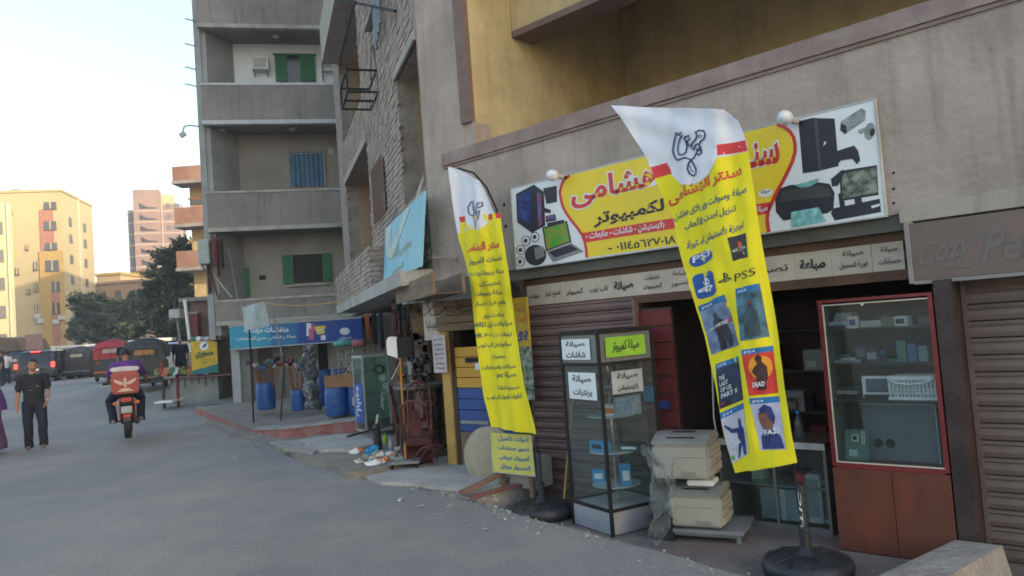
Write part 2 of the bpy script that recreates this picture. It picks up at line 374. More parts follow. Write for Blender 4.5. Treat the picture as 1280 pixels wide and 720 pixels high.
def blob_on(mb, cx, cy, rx, ry, f, n=20, a0=0, rot=0.):
    vs = [f(cx, cy)]
    for k in range(n):
        a = 2*pi*k/n; x, y = rx*cos(a), ry*sin(a); vs.append(f(cx + x*cos(rot)-y*sin(rot), cy + x*sin(rot)+y*cos(rot)))
    mb.add(vs, [(0, 1+k, 1+(k+1)%n) for k in range(n)])
def line_on(mb, pts, w_, f):
    """a stroke w_ pixels wide through pixel points"""
    L = []; R = []
    for i, p in enumerate(pts):
        a = pts[max(0, i-1)]; b = pts[min(len(pts)-1, i+1)]; dx, dy = b[0]-a[0], b[1]-a[1]; l = math.hypot(dx, dy) or 1
        L.append(f(p[0]-dy/l*w_/2, p[1]+dx/l*w_/2)); R.append(f(p[0]+dy/l*w_/2, p[1]-dx/l*w_/2))
    n = len(pts); mb.add(L+R, [(i, i+1, n+i+1, n+i) for i in range(n-1)])
# ------------------------------------------------------------------ ground
def AW(x, y, z=0): return A.W(x, y, z)
edge = [(-5.35,-.93),(-5.0,-1.02),(-4.71,-1.12),(-4.3,-1.2),(-3.88,-1.27),(-3.41,-1.37),(-2.92,-1.45),(-2.44,-1.57),(-1.7,-1.66),(-.6,-1.8),(3.5,-2.0)]
def mk_ground():
    mb = MB(); hole = [AW(x + random.uniform(-.03,.03), y + random.uniform(-.02,.02)) for x, y in edge] + [AW(3.5, 3.3), AW(-5.35, 3.3)]
    outer = [Vector(p) for p in ((-1500,-60,0),(1500,-60,0),(1500,17,0),(-1500,17,0))]
    mb.add(outer + hole, [tuple(t) for t in tessellate_polygon([outer, hole])])
    ys = [17 + i*1.25 for i in range(13)] + [60, 120, 400, 2500]
    vs = [(x, y, hgt(x, y)) for y in ys for x in (-2500, 2500)]
    mb.add(vs, [(2*i, 2*i+1, 2*i+3, 2*i+2) for i in range(len(ys)-1)])
    # broken edge of the road down to the sunken shop terrace
    n = len(edge); mb.add(hole[:n] + [p - Vector((0,0,.25)) + A.n*.04 for p in hole[:n]], [(i, i+1, n+i+1, n+i) for i in range(n-1)])
    return structure('road', mb, asphalt)
mk_ground()
t_ = MB(); t_.box(-5.4, 3.6, -2.1, 3.4, -.5, -.2); structure('shop_terrace', t_, mat('terrace_floor', (.19,.165,.15), .9, (.12,.10,.09), 2.5, bump=.4, dirt=(.20,.10,.08), dscale=1.1, damt=.7, grain=.4), fr=A)
def slab(name, px, z, m, th=.12, label=None, cat=None, rag=0.0):
    mb = MB(); p0 = [gnd(u, v, z) for u, v in px]; pts = []; rs = random.Random(len(px))
    for a, b in zip(p0, p0[1:] + p0[:1]):
        k = max(1, int((b-a).length/.16))
        for i in range(k): pts.append(a.lerp(b, i/k) + Vector((rs.gauss(0,.022), rs.gauss(0,.03), 0)))
    n = len(pts)
    tri = tessellate_polygon([pts]); lo = [p - Vector((0,0,th)) for p in pts]
    mb.add(pts + lo, [tuple(t) for t in tri] + [(i, (i+1)%n, n+(i+1)%n, n+i) for i in range(n)])
    return structure(name, mb, m)
slab('dirt_verge', [(176,482),(205,498),(240,522),(290,546),(330,552),(345,562),(400,585),(430,594),(500,606),(560,618),(600,623),(640,560),(500,520),(300,470),(235,468)], .006, dirtm, .004)
slab('concrete_pavement', [(428,586),(470,574),(505,566),(565,572),(640,590),(628,606),(596,616),(560,610),(520,606),(470,600)], .035, concrete_pale, .06)
slab('pavement', [(345,556),(392,544),(450,540),(520,548),(560,560),(500,578),(450,590),(430,590),(418,578),(385,572)], .09, dirtm, .10)
slab('paving_slab', [(372,549),(420,543),(452,543),(474,553),(436,562),(400,562)], .13, concrete_pale, .05)
slab('paving_slab', [(340,551),(372,549),(398,560),(392,566),(360,561)], .12, concrete, .05)
# raised platform with a worn red edge in front of the detergent shop
pl = [gnd(316,541,0), gnd(352,548,0), gnd(452,544,0), Vector((-1.9,13.2,0)), Vector((-2.6,15.5,0)), Vector((-3.6,21,0)), Vector((-8.4,19.5,0))]
mb = MB(); n = len(pl); mb.cur = 0; up = [p + Vector((0,0,.25)) for p in pl]; up[0].z = .05; up[1].z = .15; up[6].z = .20
mb.add(up, [tuple(t) for t in tessellate_polygon([up])]); mb.cur = 1
mb.add(pl + up, [(i, (i+1)%n, n+(i+1)%n, n+i) for i in range(n)]); mb.cur = 0; rp2 = [up[6], up[0], gnd(296,536,0), gnd(236,498,.0)]; mb.add([p + Vector((0,0,.003)) for p in rp2], [(0,1,2,3)]); structure('raised_pavement', mb, [dirtm, redpaint])
mb = MB(); e = [p + Vector((0,0,.004)) for p in up[:3]]; o_ = [p + Vector((.02,.35,.006)) for p in up[:3]]; e = [p + Vector((0,-.02,.0)) for p in e]
mb.add(e + o_ + [p + Vector((0,0,.03)) for p in e + o_], [(6,7,10,9),(7,8,11,10),(0,1,7,6),(1,2,8,7),(9,10,4,3),(10,11,5,4)]); structure('pavement_edge', mb, concrete)
# step with red tiles beside the terrace
mb = MB(); mb.box(-5.78, -5.36, -.92, -.1, -.19, .02); mb.cur = 1; mb.box(-5.79, -5.35, -.935, -.921, -.19, -.01)
structure('tiled_step', mb, [concrete, redtile], fr=A)
tl = MB().box(0, .30, -.012, .003, 0, .15).mesh('tile', redtile)
def loose(name, mesh, m4, parent=None):
    o = bpy.data.objects.new(name, mesh); COL.objects.link(o)
    o.parent = parent; o.matrix_world = m4; return o
stp = bpy.data.objects['tiled_step']
for i in range(4):
    o = bpy.data.objects.new('tile', tl); COL.objects.link(o); o.parent = stp; o.location = (-5.55 - i*.31 + .05, -.938 + i*.055, -.15 + (i % 2)*.008); o.rotation_euler = (0, 0, -.16)
# small rubble along the verge
mb = MB()
for i in range(420):
    u = random.uniform(0, 1); px = (200 + 440*u + random.gauss(0, 9), 510 + 112*min(1, u*1.12) + random.gauss(0, 7))
    if px[0] > 620: continue
    p = gnd(px[0], px[1], .01); r = random.uniform(.008, .035)
    mb.add([p + Vector((random.uniform(-1,1)*r, random.uniform(-1,1)*r, random.uniform(0,1)*r)) for _ in range(5)], [(0,1,2),(0,2,3),(0,3,4),(0,4,1),(1,2,3),(2,3,4)])
for i in range(260):
    k = random.uniform(0, len(edge)-1.01); a, b = edge[int(k)], edge[int(k)+1]; t = k - int(k)
    p = AW(a[0]*(1-t)+b[0]*t, a[1]*(1-t)+b[1]*t - abs(random.gauss(0,.12)), .004); r = random.uniform(.005, .022)
    mb.add([p + Vector((random.uniform(-1,1)*r, random.uniform(-1,1)*r, random.uniform(0,1)*r)) for _ in range(5)], [(0,1,2),(0,2,3),(0,3,4),(0,4,1),(1,2,3),(2,3,4)])
solo('gravel', mb, concrete_pale, 'loose grey rubble and grit along the broken road edge', 'gravel', kind='stuff')
rl = random.Random(21)
for k in range(16):
    u, v = rl.uniform(230,620), 0; v = 530 + (u-230)*.27 + rl.uniform(4,34); p = gnd(u, v, .004); s_ = rl.uniform(.02,.05); mb = MB(); mb.add([Vector((rl.uniform(-1,1)*s_, rl.uniform(-1,1)*s_, rl.uniform(.0,.4)*s_)) for _ in range(6)], [(0,1,2),(0,2,3),(0,3,4),(2,4,5)])
    solo('paper_scrap', mb, [white, offwhite, lgrey, concrete_pale][k % 4], 'tiny pale paper scrap lying on the dusty road near the pavement edge', 'litter', None, p, 0, 'paper scraps on the dusty road edge')
# ------------------------------------------------------------------ the shop building (frame A)
def offx(u, v, X):
    """depth at which the pixel's ray meets local X"""
    a, b = 0., 6.
    for _ in range(40):
        m = (a+b)/2
        if (A.x(u, v, m) - X) > 0: a = m
        else: b = m
    return m
ZC = A.z(576, 4, .3) + .75                      # loggia ceiling
YB = min(4.2, offx(785, 130, -6.0)); bo = offx(640, 45, -6.0); bz = A.z(640, 45, bo)
bld = Thing('shop_building', 'corner building with grey-brown plaster fascia, pink ledge and deep ochre loggia above the computer shop', 'building', A)
mb = MB(); mb.box(-6.83, 7, 0, .28, 2.27, 3.6)
bld.part('fascia_wall', mb, plaster)
mb = MB(); mb.box(-6.5, 7, -.04, .30, 3.602, 3.745); mb.box(-6.5, 7, -.02, .29, 3.57, 3.60)
bld.part('ledge', mb, pink)
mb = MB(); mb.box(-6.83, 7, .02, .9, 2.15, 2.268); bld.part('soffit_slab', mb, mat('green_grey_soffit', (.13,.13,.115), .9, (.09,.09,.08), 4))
mb = MB(); pts = []
for i in range(60):
    x = -1.62 + i*.12; pts.append((x, 2.32 + random.uniform(-.012,.012) + .03*min(1, i/12)))
mb.prism([(-1.62, 2.20), (7, 2.20)] + [(x, z) for x, z in reversed(pts)], -.035, .015); bld.part('plaster_lip', mb, plaster_pale)
mb = MB(); mb.box(-6.83, -6.13, 0, .3, 3.6, ZC+14); mb.box(-6.13, -5.985, .01, .3, 3.745, 4.02); bld.part('corner_pier', mb, plaster)
mb = MB(); mb.box(-6.14, -5.99, -.03, .06, 4.02, ZC+14); bld.part('corner_trim', mb, pink_dark)
mb = MB(); mb.box(-6.12, -6.0, .065, YB, 3.4, ZC); bld.part('loggia_side_wall', mb, yellow_wall)
mb = MB(); mb.box(-6.12, 7, YB+.003, YB+.2, 3.4, ZC); bld.part('loggia_back_wall', mb, yellow_wall)
mb = MB(); mb.box(-6.8, 7, .285, YB, 3.3, 3.45); bld.part('loggia_floor', mb, concrete)
mb = MB(); mb.box(-6.0, 7, .0, YB, ZC+.003, ZC+.2); bld.part('loggia_ceiling', mb, cement_light)
mb = MB(); mb.box(-5.99, 7, bo, bo+.35, bz, ZC); bld.part('ceiling_beam', mb, yellow_wall)
mb = MB(); mb.box(-5.985, 7, bo-.012, bo+.362, bz-.03, bz+.05); bld.part('beam_trim', mb, pink_dark)
mb = MB(); mb.box(-6.83, 16, YB+.2, 13, .0, ZC+13); mb.box(-6.0, 16, .3, YB+.2, ZC+.2, ZC+13); bld.part('upper_floors', mb, plaster_pale)
mb = MB(); mb.box(3.2, 45, 0, 13, 0, 2.14); mb.box(7.01, 45, 0, 13, 2.14, ZC+13); bld.part('sun_blocking_wing', mb, plaster_pale)  # unseen mass added at the right to keep low sun off the kerb
wx0, wx1 = A.x(1163, 8, YB-.05), A.x(1240, 0, YB-.05); wz = A.z(1163, 22, YB-.05)
fw = MB(); fw.box(wx0, wx0+.1, YB-.05, YB, 3.45, ZC-.3); fw.box(wx0, wx1+.5, YB-.05, YB, ZC-.3, ZC-.2); wo = bld.part('window_frame', fw, pink_dark)
bld.part('window_pane', MB().box(wx0+.1, wx1+.5, YB-.03, YB-.004, 3.45, ZC-.3), winm, wo)
mb = MB()
for i in range(16): mb.box(wx0+.1, wx1+.5, YB-.055, YB-.035, 3.6+i*.1, 3.63+i*.1)
bld.part('louvre', mb, darkbrown, wo)
# wall bits round the openings
mb = MB(); mb.box(-5.63, -5.43, .0, .3, -.2, 2.148); bld.part('doorway_pier', mb, maroon)
mb = MB(); mb.box(-5.43, -1.6, .16, .34, 1.84, 2.148); bld.part('lintel', mb, darkbrown)
KX = A.x(1176,480,-.2)+.012; mb = MB(); mb.box(KX, KX+.11, -.2, .2, -.2, 1.76); bld.part('door_column', mb, maroon)
mb = MB(); mb.box(-1.34, 3.19, .1, .3, 1.74, 2.148); bld.part('lintel', mb, maroon)
mb = MB(); mb.box(-5.43, -4.02, .12, .14, -.2, 1.84)   # shop room
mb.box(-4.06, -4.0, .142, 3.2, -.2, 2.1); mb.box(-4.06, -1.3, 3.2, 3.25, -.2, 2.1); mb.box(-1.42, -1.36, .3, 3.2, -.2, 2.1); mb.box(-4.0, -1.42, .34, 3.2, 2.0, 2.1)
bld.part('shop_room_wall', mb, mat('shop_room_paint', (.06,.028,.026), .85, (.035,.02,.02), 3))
def shutter(x0, x1, z0, z1, pitch, m, y, lbl):
    sh = bld.part('roller_shutter', MB().box(x0-.03, x0, y-.03, y+.05, z0, z1).box(x1, x1+.03, y-.03, y+.05, z0, z1).box(x0, x1, y+.03, y+.045, z0, z1), m, label=lbl)
    prof = [(0.004, 0), (-.018, .008), (-.026, pitch*.35), (-.020, pitch*.62), (-.006, pitch*.70), (-.014, pitch*.80), (-.004, pitch*.97), (.006, pitch*.97)]
    me = MB().prism_x([(a, b) for a, b in prof] + [(.012, pitch*.5)], x0, x1).mesh('slat', m)
    k = int((z1-z0)/pitch)
    for i in range(k+1):
        z = z0 + i*pitch
        if z + pitch > z1+.03: break
        o = bpy.data.objects.new('slat', me); COL.objects.link(o); o.parent = sh; o.location = (0, y + random.uniform(-.003,.003), z)
shutter(-5.40, -4.05, -.2, 1.83, .108, shutter_l, .06, 'closed dark brown roller shutter left of the glass showcase')
shutter(KX+.145, 1.4, -.2, 1.74, .118, shutter_r, .06, 'closed tan brown roller shutter at the right edge')
# curb block at the right
p1, p2 = inA(gnd(1083, 718, 0)), inA(gnd(1188, 674, 0))
mb = MB(); dx = .34
mb.add([(p1.x, p1.y, -.2), (p1.x+dx, p1.y, -.2), (p2.x+dx, p2.y, -.2), (p2.x, p2.y, -.2), (p1.x+.03, p1.y, -.02), (p1.x+dx-.03, p1.y, -.04), (p2.x+dx-.04, p2.y, .0), (p2.x+.03, p2.y, .0)],
    [(0,3,2,1),(4,5,6,7),(0,1,5,4),(1,2,6,5),(2,3,7,6),(3,0,4,7)])
solo('concrete_kerb', mb, mat('kerb_concrete', (.34,.31,.28), .93, (.24,.22,.20), 3, bump=.8, bscale=18, dirt=(.15,.13,.115), dscale=2.5, damt=.6, grain=.4), 'pale concrete kerb block in front of the tan shutter at lower right', 'kerb', A)
# ------------------------------------------------------------------ main sign
SO = -.05
sg = Thing('shop_sign', 'long yellow and white Arabic computer shop sign with printed devices, fixed on the plaster fascia', 'sign', A)
x0, x1 = A.x(641,285,SO), A.x(1099,198,SO)
z0, z1 = 2.29, A.z(640,236,SO)
c_ = [(640,236),(1092,125),(1106,271),(645,335)]
pc_ = [A.P(u, v, SO) for u, v in c_]
zt = (pc_[0].z+pc_[1].z)/2; zb = (pc_[2].z+pc_[3].z)/2; xa = (pc_[0].x+pc_[3].x)/2; xb = (pc_[1].x+pc_[2].x)/2
sg.part('panel', MB().box(xa, xb, SO, -.004, zb, zt), printw)
fm = MB()
for a in ((xa-.012, xb+.012, zt, zt+.012), (xa-.012, xb+.012, zb-.012, zb), (xa-.012, xa, zb, zt), (xb, xb+.012, zb, zt)): fm.box(a[0], a[1], SO-.006, -.003, a[2], a[3])
sg.part('panel_edge', fm, lgrey)
def F(k): return lambda u, v: Vector(((h := A.hit(u, v, SO))[0], SO - .0015*k, h[1]))
f1, f2, f3, f4, f5 = F(1), F(2), F(3), F(4), F(5)
q1 = lambda x, y: (630+x/4, 180+y/4)
q2 = lambda x, y: (840+x/3.271, 100+y/3.271)
Lw = [(712,219.2),(705,225),(702,232),(700,240),(701,247),(703,256),(707,265),(714,275),(722,285),(728,294),(731,302),(733,312),(733.5,322)]
Rw = [(971,155.6),(980,158.5),(987,164),(992,171),(994,180),(994,190),(991,201),(985,214),(978,228),(970,242),(964,256),(960,265),(959,274),(960,283),(961,290.2)]
mb = MB(); poly_on(mb, Lw + Rw[::-1], f1); sg.part('yellow_print', mb, printy)
mb = MB(); line_on(mb, Lw, 3.4, f2); line_on(mb, Rw, 4.5, f2); poly_on(mb, [(727,291.5),(966,252),(960,267),(733,303)], f2); sg.part('red_print', mb, printr)
mb = MB(); T = text_on
for d in (.075,): T(mb, 'هشامى', (713.5,264.8), (824,239.8), 39, f2, bold=.075); T(mb, 'سنـ', (931,213.5), (976.5,204.5), 34, f2, bold=.075)
sg.part('letter_outline', mb, printw)
mb = MB(); T(mb, 'هشامى', (715,263), (822.5,239), 36, f3, bold=.03); T(mb, 'سنـ', (933,211.5), (975,203.5), 30.5, f3, bold=.03)
sg.part('red_lettering', mb, printr)
mb = MB(); T(mb, 'لكمبيوتر', (742.5,285), (831,267.5), 20, f3, bold=.035); T(mb, '٠١١٤٥٦٢٧٠١٨ -', (761,314.5), (845,304), 10, f3, bold=.02); T(mb, 'الخدمات', (838,264.5), (925,248), 20, f3, bold=.035)
T(mb, '٠١١٤٥٦٢', (850,304), (925,293.5), 10, f3, bold=.02)
sg.part('black_lettering', mb, printk)
mb = MB(); T(mb, 'بلايستيشن - شاشات - طابعات -', (733,301.5), (831,286), 11, f3, bold=.02); T(mb, 'صيانة', (945,267.5), (960,265), 10, f3, bold=.02)
blob_on(mb, *q2(384,462), 9, 5, f3, rot=-.2); sg.part('white_lettering', mb, printw)
mb = MB(); T(mb, 'صيانة', (952,244), (963,241), 6, f4, bold=.02); sg.part('badge_lettering', mb, printk)
# printed devices on the left
C1 = lambda L_, f, mb: poly_on(mb, [q1(*p) for p in L_], f)
C2 = lambda L_, f, mb: poly_on(mb, [q2(*p) for p in L_], f)
mb = MB(); C1([(60,250),(150,203),(200,238),(207,408),(140,445),(66,392)], f1, mb); C1([(196,222),(264,208),(266,290),(212,300)], f1, mb); C1([(200,318),(236,330),(232,348),(196,340)], f1, mb)
C1([(208,360),(256,350),(262,382),(210,392)], f1, mb); C1([(215,395),(300,378),(300,392),(218,420)], f1, mb)
C1([(192,418),(316,384),(338,490),(210,538)], f2, mb); blob_on(mb, *q1(158,556), 13.5, 13, f1, rot=0)
for c in ((155,465),(110,484),(84,530),(82,588)): blob_on(mb, *q1(*c), 5.6, 6.4, f1)
pcp = sg.part('computer_picture', mb, printk)
mb = MB(); C1([(70,262),(132,226),(134,400),(74,372)], f2, mb); sg.part('picture_blue', mb, mat('print_blue_glow', (.05,.10,.34), .3, (.01,.01,.06), 14), pcp)
mb = MB(); C1([(165,240),(186,250),(192,400),(172,415)], f2, mb); C1([(212,362),(250,353),(254,372),(214,382)], f2, mb); sg.part('picture_glow', mb, mat('print_cyan_red', (.03,.16,.40), .4, (.28,.02,.05), 10), pcp)
mb = MB(); C1([(200,424),(312,392),(330,486),(216,528)], f3, mb); sg.part('laptop_screen', mb, mat('print_landscape', (.40,.22,.03), .4, (.06,.30,.03), 7), pcp)
mb = MB(); C1([(214,540),(338,494),(400,538),(246,592)], f2, mb); C1([(152,520),(196,510),(205,560),(160,580)], f3, mb); sg.part('laptop_base', mb, gry, pcp)
mb = MB(); C1([(226,540),(334,503),(374,528),(258,568)], f3, mb); sg.part('laptop_keys', mb, printk, pcp)
mb = MB()
for c in ((155,465),(110,484),(84,530),(82,588)): blob_on(mb, *q1(*c), 4.6, 5.4, f2)
sg.part('icon_disc', mb, printw, pcp)
mb = MB()
for c in ((155,465),(110,484),(84,530),(82,588)): C1([(c[0]-9,c[1]+10),(c[0]-10,c[1]-6),(c[0]+2,c[1]-12),(c[0]+9,c[1]-4),(c[0]+7,c[1]+9)], f3, mb)
sg.part('icon', mb, printk, pcp)
# and on the right
mb = MB(); C2([(517,168),(575,155),(665,158),(682,352),(600,372),(535,382)], f1, mb)
C2([(660,296),(700,282),(745,268),(762,290),(770,330),(756,345),(738,322),(690,330),(672,352),(655,345),(650,315)], f2, mb)
C2([(438,445),(480,430),(600,418),(645,425),(665,462),(660,530),(635,545),(455,575),(425,540),(422,490)], f1, mb)
C2([(685,372),(838,348),(845,470),(690,495)], f1, mb); C2([(650,545),(660,525),(850,485),(855,540),(665,575)], f1, mb); C2([(650,405),(700,365),(706,378),(680,432),(655,436)], f2, mb)
C2([(680,465),(700,460),(712,540),(690,545)], f2, mb); C2([(745,480),(775,478),(780,525),(752,528)], f2, mb)
cp = sg.part('console_picture', mb, printk)
mb = MB(); C2([(582,162),(594,161),(612,370),(600,372)], f2, mb); C2([(450,452),(600,430),(640,440),(655,475),(440,500)], f2, mb); sg.part('printer_top_picture', mb, mat('print_charcoal', (.06,.065,.075), .35), cp)
mb = MB(); C2([(690,170),(775,115),(793,128),(790,165),(708,222),(688,205)], f1, mb); blob_on(mb, *q2(808,210), 6.5, 11, f1, rot=.2); C2([(760,205),(800,190),(806,205),(770,222)], f2, mb)
sg.part('camera_picture', mb, mat('print_grey', (.30,.33,.33), .4, (.16,.18,.19), 18), cp)
mb = MB(); C2([(690,178),(712,186),(716,216),(708,222),(688,205)], f2, mb); blob_on(mb, *q2(820,214), 3, 5, f2, rot=.2); sg.part('camera_lens_picture', mb, printk, cp)
mb = MB(); C2([(488,540),(600,520),(632,580),(485,605)], f2, mb); C2([(500,430),(600,402),(596,418),(545,448)], f2, mb); sg.part('printed_page', mb, mat('print_photo_page', (.30,.62,.66), .5, (.10,.30,.28), 16), cp)
mb = MB(); C2([(694,382),(836,358),(842,460),(698,486)], f2, mb); sg.part('monitor_picture', mb, mat('print_cctv_tiles', (.26,.30,.24), .5, (.02,.03,.03), 16, detail=3), cp)
mb = MB(); C2([(622,255),(632,250),(628,262),(620,270)], f3, mb); C2([(815,515),(850,505),(850,515),(818,525)], f3, mb); sg.part('picture_highlight', mb, printw, cp)
# bulbs over the sign
def bulb(u, v, ub, vb, lab):
    p = A.P(u, v, -.2); q = A.P(ub, vb, -.09)
    t = Thing('light_bulb', lab, 'bulb', A, p, group='unlit bulbs above the shop sign')
    d = (q - p); L = d.length; M = Matrix.Translation((0,0,0)) @ Vector((0,0,1)).rotation_difference(d.normalized()).to_matrix().to_4x4()
    mb = MB().rot(M); mb.lathe([(0,-.062),(.03,-.055),(.052,-.032),(.060,0),(.054,.03),(.036,.055),(.027,.07)], 18); t.part('globe', mb, mat('milky_bulb', (.72,.75,.82), .25), smooth=True)
    mb = MB().rot(M); mb.lathe([(.027,.07),(.029,.10),(.026,.125),(.012,.13)], 14); t.part('socket', mb, lgrey)
    t.part('bracket', MB().tube([M @ Vector((0,0,.12)), q - p + Vector((.02,.0,0)), q - p + Vector((.03,.09,-.02))], .008, 6), black)
bulb(690, 219, 703, 221, 'white bulb above the left end of the yellow shop sign'); bulb(981, 147, 996, 152, 'white bulb above the right end of the shop sign, beside the console picture')
# ------------------------------------------------------------------ strip of word panels
so_ = .10
st = Thing('word_panel_strip', 'row of small cream Arabic word panels in a brown wooden frame under the shop sign', 'sign', A)
sz1, sz0 = A.z(655,352,so_)-.01, A.z(653,386,so_)+.02
sz1 = (A.z(655,353,so_) + A.z(1130,307,so_))/2; sz0 = (A.z(653,383,so_) + A.z(1135,337,so_))/2
sx0 = A.x(650,370,so_); sx1 = -1.62
st.part('frame', MB().box(sx0-.03, sx1, so_-.012, so_+.055, sz1, sz1+.10).box(sx0-.03, sx1, so_-.012, so_+.055, sz0-.075, sz0).box(sx0-.06, sx0, so_-.012, so_+.055, sz0-.075, sz1+.1), mat('strip_brown_wood', (.13,.06,.035), .7, (.07,.035,.022), 3))
bd = [(652,'سوفت وير',0),(677,'قطع غيار',0),(704,'كمبيوتر',0),(733,'لاب توب',0),(764,'صيانة',2),(797,'خدمات|كمبيوتر',1),(832,'طباعة|الصور',1),(868,'ماكينات',0),(905,'لوازم',0),(933,'تصوير',0),(997,'طباعة',2),(1042,'صيانة|فورية للمحمول',1),(1093,'صيانة|حسابات',1),(1134,'',0)]
for i in range(len(bd)-1):
    u, tx, k = bd[i]; xa_, xb_ = A.x(u, 365, so_)+.007, min(A.x(bd[i+1][0], 345, so_), sx1)-.007
    pn = st.part('panel', MB().box(xa_, xb_, so_-.004+random.uniform(-.003,.003), so_+.05, sz0+.002, sz1-.002), offwhite)
    mb = MB(); W_ = xb_-xa_; H_ = sz1-sz0; y_ = so_-.0105
    if '|' in tx:
        a, b = tx.split('|'); text_box(mb, a, xa_+W_*.3, xb_-W_*.18, sz0+H_*.62, sz0+H_*.86, y_); text_box(mb, b, xa_+W_*.2, xb_-W_*.1, sz0+H_*.2, sz0+H_*.46, y_)
    elif k == 2: text_box(mb, tx, xa_+W_*.12, xb_-W_*.15, sz0+H_*.26, sz0+H_*.72, y_, bold=.04)
    else: text_box(mb, tx, xa_+W_*.14, xb_-W_*.14, sz0+H_*.3, sz0+H_*.62, y_)
    st.part('lettering', mb, printk, pn)
# pink sign box with raised script
po = -.14
bx = Thing('pink_sign_box', 'faded dusty pink sign box with ghostly raised script above the tan shutter', 'sign', A)
pz1, pz0 = A.z(1131,281,po), A.z(1141,351,po); px0 = A.x(1136,318,po)
bx.part('box', MB().box(px0+.02, 2.2, po, .09, pz0, pz1), mat('faded_pink_panel', (.175,.125,.112), .75, (.15,.115,.10), 2.4, dirt=(.17,.14,.13), dscale=3, damt=.5))
bx.part('metal_edge', MB().box(px0-.012, px0+.019, po-.012, .09, pz0-.02, pz1+.02).box(px0+.02, 2.2, po-.012, .09, pz0-.028, pz0-.003), mat('dull_edge', (.28,.26,.25), .6))
mb = MB(); g_ = lambda u, v: Vector(((h := A.hit(u, v, po))[0], po-.004, h[1]))
T(mb, 'Cozy', (1150,343), (1218,325), 38, g_, bold=.02, ltr=True, shear=.35); T(mb, 'Pet', (1226,330), (1300,322), 44, g_, bold=.02, ltr=True, shear=.35); line_on(mb, [(1160,338),(1185,332),(1205,334),(1216,333)], 2, g_)
bx.part('raised_script', mb, mat('faded_pink_script', (.17,.145,.135), .8, (.15,.13,.12), 4))
# ------------------------------------------------------------------ feather flags
def interp(L, t):
    k = t*(len(L)-1); i = min(int(k), len(L)-2); f = k-i
    return (L[i][0]*(1-f)+L[i+1][0]*f, L[i][1]*(1-f)+L[i+1][1]*f)
def flag(name_lab, off, rows, nsplit, disp, extra, base_px, pole_pts, group='feather flags in front of the computer shop'):
    """rows: list of (left px, right px) from the top down; rows above nsplit are white"""
    bx_, by_ = A.x(*base_px, off), off
    t = Thing('feather_flag', name_lab, 'flag', A, (bx_, off, -.2), group=group)
    def f(k):
        def g(u, v):
            h = A.hit(u, v, off); return Vector((h[0], off + disp(h[0], h[1]) - .0022*k, h[1]))
        return g
    sub = 5; nx = 26; R = []
    for i in range(len(rows)-1):
        for j in range(sub):
            q = j/sub; R.append(tuple(tuple(rows[i][e][c]*(1-q)+rows[i+1][e][c]*q for c in (0,1)) for e in (0,1)))
    R.append(rows[-1]); mb = MB(); vs = []; g = f(0)
    for l, r in R:
        for i in range(nx+1):
            s_ = i/nx; sag = 0 if len(l) < 3 else 0
            vs.append(g(l[0]*(1-s_)+r[0]*s_, l[1]*(1-s_)+r[1]*s_))
    mb.add(vs, [])
    for j in range(len(R)-1):
        mb.cur = 0 if j < nsplit*sub else 1
        for i in range(nx):
            mb.f.append([j*(nx+1)+i, j*(nx+1)+i+1, (j+1)*(nx+1)+i+1, (j+1)*(nx+1)+i]); mb.mi.append(mb.cur)
    cl = t.part('cloth', mb, [flagw, flagy], rel=False, smooth=True)
    FINE[0] = 4.; extra(t, cl, f); FINE[0] = 0
    # pole
    t.part('pole', MB().tube([A.P(u, v, off + (.0 if v > base_px[1]-75 else .085)) for u, v in pole_pts], [.017 if i < 2 else .010 for i in range(len(pole_pts))], 8), black, rel=False)
    # water-filled base
    bs = MB().lathe([(.0,0),(.25,0),(.295,.03),(.305,.07),(.29,.115),(.24,.135),(.10,.15),(.05,.155),(.045,.20),(.0,.20)], 28)
    b = t.part('base', bs, blackp, smooth=True)
    rb = MB()
    for k in range(12):
        a = 2*pi*k/12; rb.bar((.12*cos(a), .12*sin(a), .15), (.27*cos(a), .27*sin(a), .128), .018, .012)
    t.part('base_rib', rb, blackp, b)
    t.part('sleeve', MB().lathe([(.036,.18),(.034,.30),(.040,.305),(.040,.33),(.026,.34),(.024,.62)], 12), blackp)
    return t, f
bigrows = [((765,132),(905,137)),((778,147),(921,150)),((795,176),(928,168)),((808,197),(931,176)),((818,222),(933,188)),((838,272),(942,245)),((850,322),(951,308)),((863,368),(961,362)),((877,420),(971,418)),((892,480),(981,480)),((903,545),(990,535)),((915,593),(997,578))]
def d_big(X, Z):
    a = min(1, max(0, (3.3-Z)/.6))
    return .010*noise.noise(Vector((X*9+Z*4, Z*3, 2))) + .006*noise.noise(Vector((X*22-Z*9, Z*8, 5))) + (.030*sin(9*X + 1.3*Z) + .014*sin(23*X - 2.1*Z + 1) + .007*sin(41*X+1.2*Z))*(.45+.55*a) + .012*sin(26*(Z+.5*X))*(1-a) + (.05*max(0,.8-Z))*sin(14*X+.5)
